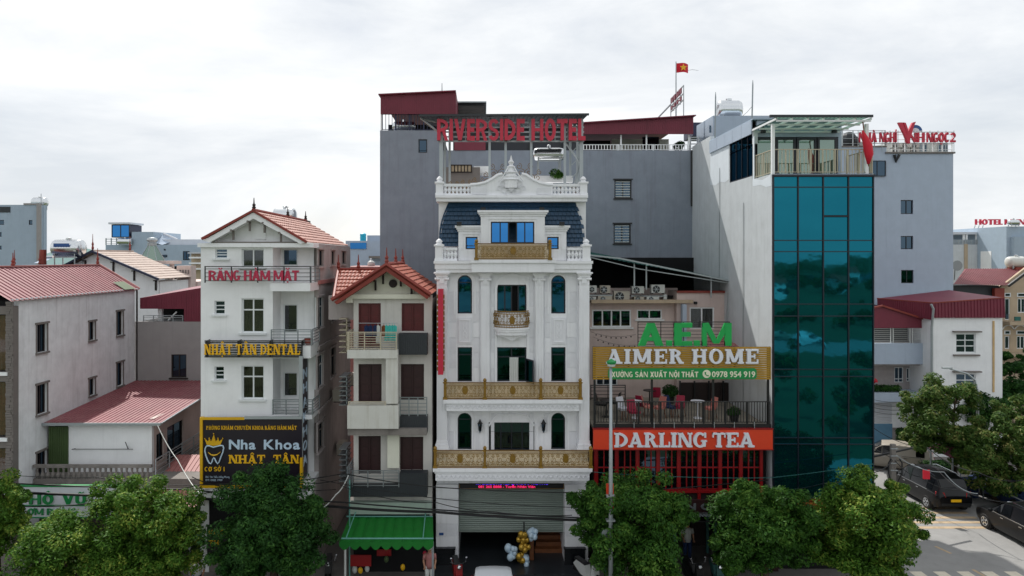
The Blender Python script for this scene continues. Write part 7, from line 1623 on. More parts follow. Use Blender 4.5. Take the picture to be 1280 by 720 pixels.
# ================================================================== white house with maroon roofs on the right
YW = 44.; PWh = FP(YW); t = thing('maroon_roof_house', 'white house with maroon sheet roofs and balcony behind the side street trees', 'house', (30, 46, 0))
x0, x1 = XX(1164.5,YW), XX(1253,YW); zt7 = ZZ(397,YW)
ws = [rc(PWh, 1195,417,1219.5,441), rc(PWh, 1195,467,1219.5,491)]
MB().wall(PWh, x0, x1, 0, zt7, ws, .25).build('front_wall', M.white, t); MB().box(x0+.01, x1-.01, YW+.27, YW+5, 0, zt7).build('core', M.white, t)
for r in ws:
    w_ = window(t, PWh, r, 2, (1,1,1), M.alu, M.glassdark, .06, .1); b = MB(); b.pbox(PWh, r[0]-.25, r[1]+.25, r[3]+.1, r[3]+.18, -.25, 0); b.pbox(PWh, r[0]-.2, r[1]+.2, r[2]-.2, r[2]-.1, -.15, 0); b.build('window_canopy', M.greyframe, w_)
bx('rust_streak_pipe', mat('yellowed_pipe','#c9a878',.7,.2), t, XX(1240.5,YW), XX(1242.5,YW), YW-.06, YW-.003, ZZ(490,YW), ZZ(401,YW))
z0, z1 = zt7+.0, ZZ(372,YW)
MB().corr((x0,YW-.15,z0),(x1+.05,YW-.15,z0),(x1+.05,YW-.12,z1),(x0,YW-.12,ZZ(378.5,YW)), 22, .04).build('front_cladding', M.maroon, t)
bk = 49.5; zl = ZZ(378.5,YW); xfl = XX(1107,47)
MB().quad((x0,YW-.14,zl),(x1+.05,YW-.14,z1),(x1+.3,bk,ZZ(366,bk)+.2),(xfl,48,ZZ(373,48))).build('roof', M.maroon, t)
MB().corr((xfl,48,ZZ(387,48)),(x0-.003,YW-.14,ZZ(400,YW)),(x0-.003,YW-.14,zl),(xfl,48,ZZ(373,48)), 26, .03).build('side_cladding', M.maroon, t)
MB().tube([(xfl,48,ZZ(373,48)),(x0,YW-.14,zl),(x1,YW-.14,z1)], .05, 4).build('edge_trim', M.tileedge, t)
MB().tube([(XX(1160,YW),YW-.3,ZZ(380,YW)),(XX(1163,YW),YW-.3,ZZ(386,YW)),(XX(1163.5,YW),YW-.1,ZZ(408,YW)),(XX(1164,YW),YW-.1,ZZ(560,YW))], .07).build('drainpipe', M.galv, t)
# left wing: gabled shed over a caged balcony
YW2 = 45.; P2 = FP(YW2); xa_, xb_ = XX(1085,YW2), XX(1164,YW2)
ap = (XX(1102,YW2), ZZ(382,YW2)); b = MB().prism(P2, [(xa_,ZZ(410,YW2)),(xb_,ZZ(410,YW2)),(XX(1163,YW2),ZZ(401,YW2)),ap,(xa_,ZZ(386,YW2))], 0, .1); b.build('gable_cladding', M.maroon, t)
MB().tube([(xa_,YW2-.1,ZZ(386,YW2)),(ap[0],YW2-.1,ap[1]),(XX(1166,YW2),YW2-.1,ZZ(402.5,YW2))], .08, 4).build('verge', M.tileedge, t)
MB().quad((ap[0],YW2-.1,ap[1]),(XX(1166,YW2),YW2-.1,ZZ(402.5,YW2)),(XX(1166,YW2),49,ZZ(402.5,YW2)),(ap[0],49,ap[1])).build('wing_roof', M.maroon, t)
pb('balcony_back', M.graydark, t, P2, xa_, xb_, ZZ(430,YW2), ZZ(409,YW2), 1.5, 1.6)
for k in range(3): rail(t, P2, (XX(1093+k*24,YW2), XX(1093+(k+1)*24-2,YW2), ZZ(430,YW2), ZZ(410,YW2)), 8, True, M.acwhite, 2, .1, .025, .012, name='window_cage')
MB().pbox(P2, xa_, xb_, ZZ(455,YW2), ZZ(429,YW2), -.1, .2).build('balcony_parapet', M.bluegrey2, t)
w2 = [rc(FP(46.3), 1118,459,1129,478), rc(FP(46.3), 1133,460,1140,477)]
MB().wall(FP(46.3), xa_, XX(1166,46.3), 0, ZZ(430,45), w2, .2).build('recess_wall', M.pinkside, t)
for r in w2: window(t, FP(46.3), r, 2, (.8,.2), M.alu, M.glassdark, .05, .06)
MB().box(xa_, xb_, 45.2, 46.29, ZZ(456,45.5), ZZ(454,45.5)).build('balcony_floor', M.pinkside, t)
MB().box(XX(1085,45), XX(1166,45), 45.0, 46.29, ZZ(503,45), ZZ(491,45)).build('porch_roof', M.bluegrey2, t)
b = MB(); b.box(xa_, XX(1150,46), 46.1, 46.29, ZZ(535,46), ZZ(503,46)); b.build('lower_wall', M.white, t); bx('blue_dado', mat('blue_dado','#5f8aa6',.8,.12), t, xa_, XX(1116,46), 46.05, 46.09, .138, ZZ(530,46))
for k in range(7): bx('shutter_slat', M.whitesheet, t, XX(1093,46), XX(1115,46), 46.02, 46.05, ZZ(528-k*3.4,46), ZZ(525.2-k*3.4,46))
MB().box(xa_, x1, YW-1.2, YW, 0, .16).build('door_step', M.concrete, t)
pt = thing('potted_plant', 'tall potted plant against the pale wall across the side street', 'plant', (XX(1130,44),44,0)); MB().lathe([(.2,0),(.3,.55)], (XX(1130,43.5),43.5,.1), 'Z', 10).build('pot', M.acwhite, pt); leaves('foliage', M.leafd, [(XX(1130,43.5),43.5,1.5,.5),(XX(1127,43.5),43.5,1.9,.35)], 900, .2, pt, 9)
pt = thing('balcony_plants', 'row of reddish flowering plants on the porch ledge of the maroon roofed house', 'plant', (XX(1105,45),45,ZZ(490,45))); leaves('foliage', M.leafd, [(XX(1095+k*5,45),45.3,ZZ(486,45),.3) for k in range(7)], 1300, .16, pt, 10); leaves('flowers', M.flagred, [(XX(1095,45),45.1,ZZ(476,45),.18)], 60, .14, pt, 10)
# ================================================================== tan house and roofs further right
YT_ = 52.; P2 = FP(YT_); t = thing('tan_house', 'tan house with white framed doors and red sheet gable roof at the right edge', 'house', (40, 54, 0))
x0, x1 = XX(1250,YT_), XX(1330,YT_); ws = [rc(P2, *q) for q in ((1256,373,1262.5,400),(1272,373,1282,391),(1256,420,1262,436),(1271,420,1281,436))]
MB().wall(P2, x0, x1, 0, ZZ(361,YT_), ws, .2).build('front_wall', M.tanw, t); MB().box(x0+.01, x1, YT_+.22, YT_+8, 0, ZZ(361,YT_)).build('core', M.tanw, t)
for r in ws:
    w_ = window(t, P2, r, 2 if r[1]-r[0] > .45 else 1, (1,), M.alu, M.glassdark, .06, .08); pb('fanlight', M.alu, w_, P2, r[0]-.05, r[1]+.05, r[3]+.12, r[3]+.42, -.02, -.002); pb('fanlight_pane', M.glassdark, w_, P2, r[0]+.03, r[1]-.03, r[3]+.18, r[3]+.36, -.03, -.021)
MB().prism(P2, [(x0-.1,ZZ(361,YT_)),(x1,ZZ(361,YT_)),(x1,ZZ(330,YT_)),(XX(1285,YT_),ZZ(333,YT_))], .05, .25).build('gable_wall', M.tanw, t)
MB().corr((XX(1190,YT_)-.3,YT_-.6,ZZ(355,YT_)),(XX(1253,YT_),YT_-.6,ZZ(356.5,YT_)),(XX(1283,YT_+4),YT_+4,ZZ(336,YT_+4)),(XX(1206,YT_+4),YT_+4,ZZ(336,YT_+4)), 26, .05).build('roof', M.redroof, t)
MB().tube([(XX(1253,YT_),YT_-.6,ZZ(357,YT_)),(XX(1285,YT_),YT_-.6,ZZ(333,YT_))], .12, 4).build('verge', M.black, t)
MB().box(XX(1190,YT_), x0, YT_+.1, YT_+4, 0, ZZ(357,YT_)).build('dark_wing_wall', M.graydark, t); MB().box(XX(1240,YT_), XX(1252,YT_), YT_-.3, YT_, ZZ(372,YT_), ZZ(360,YT_)).build('brick_pier', M.tileedge, t)
for py in (401, 440): MB().box(x0, x1, YT_-1, YT_, ZZ(py+4,YT_), ZZ(py,YT_)).build('balcony_slab', M.tanw, t)
for px in (1252, 1267): MB().tube([(XX(px,YT_)+a, YT_-.02, ZZ(412,YT_)+.35*math.sin(R(w))) for a, w in ((0,0),(.25,50),(.5,80),(.75,50),(.95,0))], .05, 4).build('arch_trim', M.white, t)
rail(t, FP(YT_-.9), (x0, x1, ZZ(401,YT_), ZZ(392,YT_)), 3, True, M.tanw, 5)
o = tag(MB().box(XX(1269,51),XX(1276,51),51,51.1,ZZ(401,51),ZZ(396,51)).build('green_cloth', M.greenroof), 'green cloth hung on the tan house balcony', 'cloth')
YU = 72.; P2 = FP(YU); t = thing('white_hotel_block', 'pale block with open roof deck and red hotel letters far right', 'building', (54, 74, 0))
MB().box(XX(1180,YU), XX(1256,YU), YU, YU+10, 0, ZZ(305.5,YU)).build('wall', M.sidewall, t); bx('drain_stripe', M.tanw, t, XX(1205,YU), XX(1209,YU), YU-.1, YU-.01, 0, ZZ(305,YU))
bx('deck_roof', M.whitesheet, t, XX(1185,YU), XX(1258,YU), YU, YU+8, ZZ(293,YU), ZZ(290,YU)); bx('sloped_cap', M.bluegrey2, t, XX(1237,YU), XX(1258,YU), YU-.2, YU+6, ZZ(290,YU), ZZ(285,YU))
rail(t, P2, (XX(1190,YU), XX(1246,YU), ZZ(305,YU), ZZ(300,YU)), 4, True, M.galv, 8, 0, .05, .03)
for px in (1206, 1209.5, 1222, 1236): bx('deck_post', M.white, t, XX(px,YU)-.08, XX(px,YU)+.08, YU+.1, YU+.25, ZZ(305,YU), ZZ(293,YU))
MB().box(XX(1222,YU), XX(1246,YU), YU+2, YU+4, ZZ(305,YU), ZZ(293,YU)).build('deck_room', M.tanw, t)
P3_ = FP(YU-2); MB().box(XX(1239,70), XX(1258,70), 70, 71.5, 0, ZZ(314,70)).build('white_annex', M.white, t); window(t, P3_, rc(P3_, 1242.5,324,1249,336), 2, (1,), M.blue, M.glassdark, .06, -.05)
MB().box(XX(1247,71), XX(1258,71), 71, 72.5, ZZ(314,71), ZZ(290,71)).build('stair_tower', M.white, t); bx('blue_door', M.blue, t, XX(1251,71), XX(1254.5,71), 70.95, 70.99, ZZ(312,71), ZZ(296,71))
s = thing('hotel_letter_sign', 'distant crimson hotel letters on the pale block roof at the right edge', 'sign', (XX(1250,YU),YU,ZZ(286,YU))); P2 = FP(YU+1.)
lp(s, 'HOTEL', 1219, 1253, 274, 281, P2, M.redpaint, blk=True, depth=.15); lp(s, 'MUNI', 1256, 1284, 274, 281, P2, M.redpaint, blk=True, depth=.15); b = MB()
for px in (1219, 1224, 1229): b.tube([(XX(px,YU+1),YU+1,ZZ(281,YU)),(XX(px-2,YU+1),YU+1,ZZ(287,YU))], .05, 4)
b.build('sign_frame', M.galv, s)
tank('pale tank in front of the distant crimson hotel letters', (XX(1267,68), 68, ZZ(278,68)), .28, 1.1, 'X', .1, 'rooftop water tanks')
t = thing('blue_edge_block', 'plain slate blue block at the right edge behind the tan house', 'building', (62, 70, 0)); MB().box(XX(1258,68), XX(1330,68), 68, 78, 0, ZZ(283,68)).build('wall', M.bluegrey, t); MB().box(XX(1268,67.5),XX(1300,67.5),67.5,68,ZZ(340,68),ZZ(296,68)).build('bay', M.bluegrey, t)
tank('white tank on a red brick base above the red roof at the right edge', (XX(1270,56), 56, ZZ(327.5,56)), .45, 1.5, 'X', .1, 'rooftop water tanks', m=M.acwhite); o = tag(bx('brick_base', M.tileedge, None, XX(1264,56), XX(1284,56), 55.5, 56.6, ZZ(345,56), ZZ(334,56)), 'red brick base under the white tank at the right edge', 'base')
d = thing('satellite_dish', 'grey satellite dish beside the guest house tower above the red roof', 'satellite dish', (XX(1195,55),55,ZZ(338,55))); MB().lathe([(.02,0),(.25,-.05),(.42,-.16)], (XX(1195,55),55,ZZ(332,55)), 'Y', 14).build('dish', M.steel, d); MB().tube([(XX(1195,55),55.2,ZZ(350,55)),(XX(1195,55),55.1,ZZ(332,55))], .04).build('mast', M.steel, d)

# ================================================================== trees
def tree(name, label, lobes, base, trunk_r, m, n, size, seed, tr_h=None, group=None):
    """lobes: (px,py,rx_px,ry_px,Y): crown lobes; leaves gathered in clumps through the outer part of each lobe, limbs reach into them"""
    rg = np.random.default_rng(seed); t = thing(name, label, 'tree', (base[0], base[1], 0), group)
    fork = Vector((base[0], base[1], base[2])); b = MB(); b.tube([(base[0],base[1],0),(base[0]+.05,base[1],base[2]*.5),tuple(fork)], [trunk_r*1.3,trunk_r,trunk_r*.8], 8); b.build('trunk', M.bark, t, smooth=True)
    cl = []; tot = sum(l[2]*l[3] for l in lobes)
    for (px, py, rx, ry, Y) in lobes:
        c = Vector((XX(px,Y), Y, ZZ(py,Y))); a = rx*Y/F; h = ry*Y/F; k = max(8, int(n[0]*rx*ry/tot))
        for i in range(k):
            d = rg.normal(size=3); d /= np.linalg.norm(d); q = rg.uniform(.45,1.0) if rg.random() < .85 else rg.uniform(1.0,1.18)
            if d[2] < -.3: q *= .8
            cl.append((c.x+d[0]*a*q, c.y+d[1]*a*.9*q, c.z+d[2]*h*q, rg.uniform(.25,.55)*min(1.2, max(.6, a/1.5))))
        w = MB(); mid = fork.lerp(c,.5)+Vector((rg.uniform(-.2,.2),rg.uniform(-.2,.2),.1)); w.tube([tuple(fork), tuple(mid), tuple(c)], [trunk_r*.6,trunk_r*.4,trunk_r*.2], 6); w.build('limb', M.bark, t)
        for i in range(5):
            q = cl[-1-int(rg.integers(0,k))]; w = MB(); w.tube([tuple(mid.lerp(c,rg.uniform(.2,.9))), q[:3]], [trunk_r*.2,.012], 4); w.build('branch', M.bark, t)
    leaves('crown', m, cl, n[1], size, t, seed, kind='stuff'); return t
G = 'street trees along the front pavement'
tree('street_tree', 'leafy street tree cut by the left edge of the photo, right of nothing', [(-5,650,38,50,25),(5,620,22,25,25)], (XX(-5,25),25,2.6), .14, M.leafb, (90,26000), .13, 1, group=G)['label'] = 'street tree cut by the left photo edge, covering the start of the noodle shop sign'
tree('street_tree', 'lower left bright tree in front of the noodle shop sign', [(82,695,58,48,24.5),(70,668,34,24,24.6),(140,712,45,30,24.2)], (XX(85,24.5),24.5,1.6), .14, M.leafb, (150,40000), .14, 2, group=G)
tree('street_tree', 'sunlit yellowish green tree in front of the low annex, tallest at the left', [(185,655,56,58,25.2),(148,625,36,30,25.4),(210,690,42,45,24.8),(160,700,50,40,24.8),(225,650,26,35,25.0)], (XX(180,25),25,2.2), .16, M.leafb, (220,62000), .14, 3, group=G)
tree('street_tree', 'dense shaded green tree hiding the lower right of the clinic billboard', [(340,655,62,66,24.6),(333,620,36,36,24.8),(372,680,44,50,24.4),(305,695,40,45,24.4),(338,600,20,18,24.8),(385,640,24,25,24.6)], (XX(342,24.6),24.6,1.8), .17, M.leafd, (250,72000), .138, 4, group=G)
tree('street_tree', 'round tree behind the tall street lamp, in front of the red lattice tea shop windows', [(790,660,64,64,25.0),(760,630,38,32,25.2),(822,632,38,36,25.0),(735,650,26,42,25.2),(800,705,52,45,24.6)], (XX(790,25),25,1.8), .17, M.leaf, (250,72000), .138, 5, group=G)
tree('street_tree', 'round tree in front of the glass tower ground floor, second from the right kerb', [(955,665,58,55,25.0),(938,636,38,28,25.0),(985,655,36,42,24.8),(915,690,28,40,24.8)], (XX(955,25),25,1.8), .17, M.leaf, (220,66000), .138, 6, group=G)
tree('street_tree', 'bright green tree at the right corner of the glass tower beside the side street', [(1085,650,62,52,24.8),(1070,620,38,30,25.0),(1115,634,36,30,24.8),(1120,672,36,30,24.6),(1052,680,42,38,24.8),(1080,697,60,26,24.6)], (XX(1121,24.6),24.6,2.0), .18, M.leafb, (260,76000), .138, 7, group=G)
G2 = 'trees along the far side of the side street'
tree('side_street_tree', 'sparse olive tree before the white maroon roofed house, left of the curved lamp', [(1172,520,44,42,38),(1150,545,26,24,37.5),(1195,498,30,22,38.2),(1190,555,34,22,37.4),(1140,505,16,14,38)], (XX(1192,38),38,3.2), .138, M.leafy, (110,30000), .2, 8, group=G2)
tree('side_street_tree', 'dark olive tree at the right edge overhanging the parked cars', [(1240,555,40,40,36),(1270,530,30,36,36.5),(1215,560,26,30,36),(1262,585,36,30,35.6),(1222,585,30,18,35.6),(1290,560,24,50,35.8),(1240,600,44,16,35.4)], (XX(1250,36),36.3,2.4), .16, M.leafy, (150,42000), .19, 9, group=G2)
tree('side_street_tree', 'dark green tree below the tan house, furthest back on the right', [(1262,478,34,34,46),(1240,490,28,16,46),(1225,510,40,16,44),(1275,450,16,16,46)], (XX(1262,46),46,4.2), .18, M.leafd, (110,26000), .24, 10, group=G2)

# ================================================================== lamps, poles, wires
l = thing('street_lamp', 'tall grey street lamp post with a green topped lamp in front of the mustard board', 'street lamp', (XX(763.5,24),24,0)); x = XX(763.5,24)
zt8 = ZZ(455,24); MB().tube([(x,24,0),(x,24,ZZ(600,24)),(x,24,zt8)], [.085,.07,.045], 10).build('pole', M.galv, l, smooth=True)
MB().lathe([(.03,-.1),(.14,0),(.17,.05),(.17,.09),(.06,.15),(.02,.18)], (x+.02,24,zt8), 'Z', 14).build('lamp_head', M.greenboard, l); MB().lathe([(.13,-.08),(.15,0)], (x+.02,24,zt8), 'Z', 14).build('lens', M.acwhite, l)
for py in (620, 650): bx('clamp', M.galv, l, x-.16, x+.14, 23.9, 24.1, ZZ(py,24)-.03, ZZ(py,24)+.03)
bx('orange_placard', M.orange, l, x-.14, x+.12, 24.11, 24.14, ZZ(638,24), ZZ(606,24)); MB().lathe([(.02,0),(.17,.01),(.17,.05)], (x-.16,23.95,ZZ(667,24)), 'Y', 16).build('round_plate', M.steel, l)
l = thing('street_lamp', 'curved arm grey street lamp rising between the trees before the white house', 'street lamp', (XX(1222,39),39,0)); x = XX(1222,39)
MB().tube([(x,39,0),(x,39,ZZ(490,39)),(x-.15,39,ZZ(475,39)),(x-.6,39,ZZ(467,39)),(x-1.6,39,ZZ(461,39))], [.09,.07,.055,.05,.04], 8).build('pole', M.galv, l, smooth=True); MB().box(x-2.0,x-1.5,38.9,39.1,ZZ(461,39),ZZ(459,39)).build('lamp_head', M.galv, l)
l = thing('utility_pole', 'concrete utility pole with dark brackets standing beside the parked beige car', 'utility pole', (XX(1116,33),33,0)); x = XX(1116,33)
MB().hexa([(x-.14,32.9,0),(x+.14,32.9,0),(x+.14,33.1,0),(x-.14,33.1,0),(x-.1,32.92,ZZ(555,33)),(x+.1,32.92,ZZ(555,33)),(x+.1,33.08,ZZ(555,33)),(x-.1,33.08,ZZ(555,33))]).build('pole', M.concrete, l)
for s_ in (-1,1): MB().tube([(x+s_*.12,32.9,ZZ(605,33)),(x+s_*.32,32.8,ZZ(590,33)),(x+s_*.32,32.8,ZZ(577,33)),(x+s_*.2,32.8,ZZ(572,33))], .035, 5).build('bracket_arm', M.black, l)
for k in range(4): bx('step_bolt', M.galv, l, x-.17, x+.17, 32.85, 32.9, ZZ(560+k*9,33)-.02, ZZ(560+k*9,33)+.02)
def wire(label, pts, r=.014, m=None, sag=.25):
    q = []
    for (a, b_) in zip(pts[:-1], pts[1:]):
        A_, B_ = Vector((XX(a[0],a[2]),a[2],ZZ(a[1],a[2]))), Vector((XX(b_[0],b_[2]),b_[2],ZZ(b_[1],b_[2])))
        for k in range(10): f = k/10; q.append(A_.lerp(B_,f)-Vector((0,0,sag*4*f*(1-f))))
    q.append(B_); tag(MB().tube(q, r, 4).build('wire', m or M.black), label, 'wire', 'street cables')
Yw = 26.4
wire('thickest black cable bundle crossing before the hotel roller shutter', [(-60,612,Yw),(240,622,Yw),(415,633,Yw),(545,640,Yw),(720,650,Yw),(1140,560,34)], .055, sag=.04)
wire('second black cable running just above the thickest bundle', [(-60,600,Yw),(240,612,Yw),(430,628,Yw),(720,647,Yw),(900,652,Yw)], .03, sag=.05)
wire('thin black cable across the top of the hotel roller shutter', [(240,618,Yw),(430,592,Yw),(545,609,Yw),(745,616,Yw),(960,600,Yw)], .022, sag=.05)
wire('thin loose cable between the two heavier ones before the shutter', [(400,600,Yw),(545,623,Yw),(660,632,Yw),(760,634,Yw)], .014, sag=.03)
wire('cable crossing the noodle shop sign at left', [(-40,631,26.6),(60,633,26.6),(120,628,26.6),(250,606,26.6),(300,603,26.6)], .025, sag=.03)
wire('pale cable hanging from the low annex roof corner to the pavement', [(197,532,29.5),(222,575,28.5),(250,618,27)], .018, M.acwhite, .1)
wire('pale cable strung from the townhouse to the dark tree', [(436,593,27.2),(420,618,26.6),(394,639,26)], .02, M.acwhite, .12)
wire('thin cable over the upper side street', [(1092,535,40),(1160,560,38),(1222,590,32),(1290,598,30)], .02)
wire('second thin cable over the side street cars', [(1092,560,38),(1170,585,34),(1222,620,31),(1300,622,30)], .02)
wire('cable from the utility pole toward the right edge', [(1116,566,33),(1180,590,32),(1222,617,31)], .022, M.galv)
for k in range(4): wire('%s of four parallel cables by the porch of the maroon roofed house' % ('topmost','second','third','lowest')[k] if False else '%s of four parallel cables by the maroon roofed house porch' % ('topmost','second highest','third highest','lowest')[k], [(1090,499+k*5,43),(1130,502+k*5,43),(1168,508+k*5,43)], .018, sag=.1)
wire('dark cable crossing the red lattice windows of the tea shop', [(742,590,27.2),(850,596,27.2),(965,597,27.2),(1092,580,27.2)], .016, M.teal, .03)

wire('cable looping low from the utility pole past the black vehicle', [(1116,572,33),(1150,596,32),(1200,612,31.5)], .02, sag=.2)
wire('upper cable of the pair over the low annex terrace', [(-40,588,27.5),(120,596,27.5),(262,606,27.5),(420,612,27.5)], .014, sag=.12)
wire('slack cable dropping in front of the clinic billboard foot', [(240,596,26.8),(300,608,26.8),(370,602,26.8),(434,596,27)], .018, sag=.15)
wire('low cable in front of the pale green band of the townhouse', [(425,606,26.8),(480,622,26.8),(545,628,26.8),(620,640,26.8),(715,644,26.8)], .016, sag=.08)
wire('cable running past the glass tower corner above the street trees', [(960,612,26),(1030,604,26.5),(1095,590,28),(1116,575,33)], .018, sag=.1)

# ================================================================== vehicles
def car(label, x, y, rz, paint, L_=4.6, Wd=1.85, Ht=1.72, name='parked_car', plate=None, rails=True):
    t = thing(name, label, 'car', (x, y, .004), 'cars parked in the side street' if x > 15 else None); rot = Matrix.Rotation(rz,4,'Z'); T0 = Vector((x,y,.0))
    def T(b): b.v = [T0 + (rot @ v.to_4d()).to_3d() for v in b.v]; return b
    w = Wd/2; bl = .98
    # stations along the length: (x, bottom, belt half width, belt height, roof half width, roof height)
    st = [(-L_/2,.45,w*.86,.82,w*.80,.9),(-L_/2+.12,.3,w*.95,.95,w*.72,1.25),(-L_/2+.42,.24,w,1.0,w*.70,Ht-.1),(-L_/2+1.0,.22,w,1.0,w*.72,Ht),(-.1,.22,w,.99,w*.73,Ht),(.45,.22,w,.98,w*.71,Ht-.07),(1.15,.22,w,.97,w*.84,1.08),(1.75,.24,w*.98,.9,w*.8,.98),(2.1,.28,w*.92,.78,w*.72,.86),(L_/2,.4,w*.8,.6,w*.6,.68)]
    ring = []
    for (sx, zb, hw, zb2, rw, zr_) in st:
        zm = (zb+zb2)/2; half = [(0,zb),(hw*.92,zb),(hw,zb+.18),(hw*1.01,zm+.05),(hw,zb2-.04),(hw*.96,zb2),(rw+(hw-rw)*.12,zr_-.05),(rw*.82,zr_),(0,zr_+.02)]
        ring.append([Vector((sx,a,c)) for a,c in half]+[Vector((sx,-a,c)) for a,c in half[-2:0:-1]])
    b = MB(); n = len(ring[0])
    for r_ in ring: b.v += r_
    for i in range(len(ring)-1):
        for k in range(n): a = i*n+k; c = i*n+(k+1)%n; b.f.append((a,c,c+n,a+n))
    b.f.append(tuple(range(n))); b.f.append(tuple(range((len(ring)-1)*n+n-1,(len(ring)-1)*n-1,-1)))
    bo = T(b).build('body', paint, t, smooth=True); md = bo.modifiers.new('edge','EDGE_SPLIT') ; md.split_angle = R(38)
    lerp = lambda A_,B_,f: A_.lerp(B_,f)
    def off(v, c=.012): return Vector((v.x, v.y+(c if v.y > 0 else -c), v.z+.006))
    for s in (0, 1):
        g = (lambda i,k: ring[i][k] if s == 0 else ring[i][(n-k)%n])
        for (i0, f0, i1, f1) in ((2,.15,3,.92),(3,.98,4,.98),(5-1,.04,5,1.0)):
            q = MB(); A_ = lerp(g(i0,5),g(i0+1,5),f0) if i0 != i1 else g(i0,5); B_ = lerp(g(i1-0,5),g(min(i1+1,6),5),f1-1 if f1 > 1 else 0) if False else lerp(g(i1-1,5),g(i1,5),f1)
            C2 = lerp(g(i1-1,6),g(i1,6),f1); D2 = lerp(g(i0,6),g(i0+1,6),f0)
            q.quad(off(lerp(A_,D2,.06)),off(lerp(B_,C2,.06)),off(lerp(B_,C2,.93)),off(lerp(A_,D2,.93))); T(q).build('side_window', M.carglass, t)
        q = MB(); A_ = lerp(g(5,5),g(6,5),.05); B_ = lerp(g(5,5),g(6,5),.7); C2 = lerp(g(5,6),g(6,6),.3); D2 = lerp(g(5,6),g(6,6),.02); q.quad(off(lerp(A_,D2,.08)),off(lerp(B_,C2,.1)),off(C2),off(lerp(A_,D2,.93))); T(q).build('side_window', M.carglass, t)
    def strip(i0, i1, f0, f1, nm, dz=.015):
        q = MB(); L0, L1 = lerp(ring[i0][6],ring[i1][6],f0), lerp(ring[i0][6],ring[i1][6],f1); R0, R1 = lerp(ring[i0][n-6],ring[i1][n-6],f0), lerp(ring[i0][n-6],ring[i1][n-6],f1); up = Vector((.01 if i0 > 4 else -.01,0,dz+.045)); k = .93
        for v in (L0,L1,R0,R1): v.y *= k
        M0, M1 = lerp(ring[i0][8],ring[i1][8],f0)+Vector((0,0,dz)), lerp(ring[i0][8],ring[i1][8],f1)+Vector((0,0,dz)); q.quad(L0+up,L1+up,M1+up*.4,M0+up*.4); q.quad(M0+up*.4,M1+up*.4,R1+up,R0+up); T(q).build(nm, M.carglass, t)
    strip(5,6,.06,.93,'windscreen'); strip(1,2,.08,.92,'rear_window')
    if rails:
        for s in (-1,1): T(MB().tube([(-1.7,s*w*.66,Ht-.02),(-1.4,s*w*.68,Ht+.05),(.1,s*w*.68,Ht+.05),(.4,s*w*.66,Ht-.04)], .018, 5)).build('roof_rail', M.chrome, t)
    for s in (-1,1):
        T(MB().ball((.95,s*(w+.1),1.05), .12, 6, (.6,1,.75))).build('mirror', paint, t)
        T(MB().hexa([(L_/2-.42,s*w*.9,.62),(L_/2-.06,s*w*.62,.55),(L_/2-.02,s*w*.55,.6),(L_/2-.4,s*w*.8,.66),(L_/2-.5,s*w*.93,.75),(L_/2-.12,s*w*.66,.7),(L_/2-.1,s*w*.5,.72),(L_/2-.5,s*w*.75,.8)])).build('headlight', M.chrome, t)
        T(MB().hexa([(-L_/2-.015,s*w*.55,.85),(-L_/2+.2,s*w*.975,.85),(-L_/2+.25,s*w*.9,.85),(-L_/2+.05,s*w*.5,.85),(-L_/2+.02,s*w*.6,1.08),(-L_/2+.24,s*w*.95,1.08),(-L_/2+.3,s*w*.85,1.08),(-L_/2+.12,s*w*.55,1.08)])).build('tail_light', M.redlight, t)
        T(MB().tube([(-1.5,s*(w*.985),1.0),(1.0,s*(w*.985),.985)], .012, 4)).build('chrome_strip', M.chrome, t)
        for hx in (-.75,.35): T(MB().box(hx-.09,hx+.09,s*w*1.005,s*(w*1.005+.02),.86,.89)).build('door_handle', M.chrome, t)
        for wx in (-L_/2+.85, L_/2-.85):
            c = Vector((wx, s*(w-.1), .33)); sg = s
            ar = MB().lathe([(.02,-.12),(.39,-.12),(.395,.095),(.02,.095)], (0,0,0), 'Y', 20); ar.v = [Vector((v.x, v.y*sg, v.z))+c for v in ar.v]; T(ar).build('wheel_arch', M.tyre, t)
            ty = MB().lathe([(.2,-.1),(.31,-.1),(.335,-.06),(.335,.1),(.31,.13),(.22,.13)], (0,0,0), 'Y', 22); ty.v = [Vector((v.x, v.y*sg, v.z))+c for v in ty.v]; wo = T(ty).build('wheel', M.tyre, t)
            rm = MB(); P_ = Plane(c, (1,0,0), (0,sg,0))
            for k in range(5): a = k*2*math.pi/5; ca, sa = math.cos(a), math.sin(a); e_ = .035; rm.prism(P_, [(-sa*e_,ca*e_),(ca*.21-sa*e_*1.4,sa*.21+ca*e_*1.4),(ca*.21+sa*e_*1.4,sa*.21-ca*e_*1.4),(sa*e_,-ca*e_)], -.14, -.12)
            oo = [(.22*math.cos(k*math.pi/12),.22*math.sin(k*math.pi/12)) for k in range(24)]; ii = [(.19*math.cos(k*math.pi/12),.19*math.sin(k*math.pi/12)) for k in range(24)]
            for k in range(24): j = (k+1)%24; rm.quad(P_.pt(*oo[k],-.135),P_.pt(*oo[j],-.135),P_.pt(*ii[j],-.13),P_.pt(*ii[k],-.13))
            T(rm).build('rim', M.chrome, wo)
    T(MB().box(-L_/2-.025,-L_/2+.1,-.26,.26,.62,.75)).build('number_plate', plate or M.acwhite, t); T(MB().box(L_/2-.06,L_/2+.01,-.26,.26,.42,.54)).build('number_plate', M.acwhite, t)
    T(MB().box(-L_/2-.03,-L_/2+.1,-w*.8,w*.8,.42,.55)).build('bumper', M.black, t)
    return t
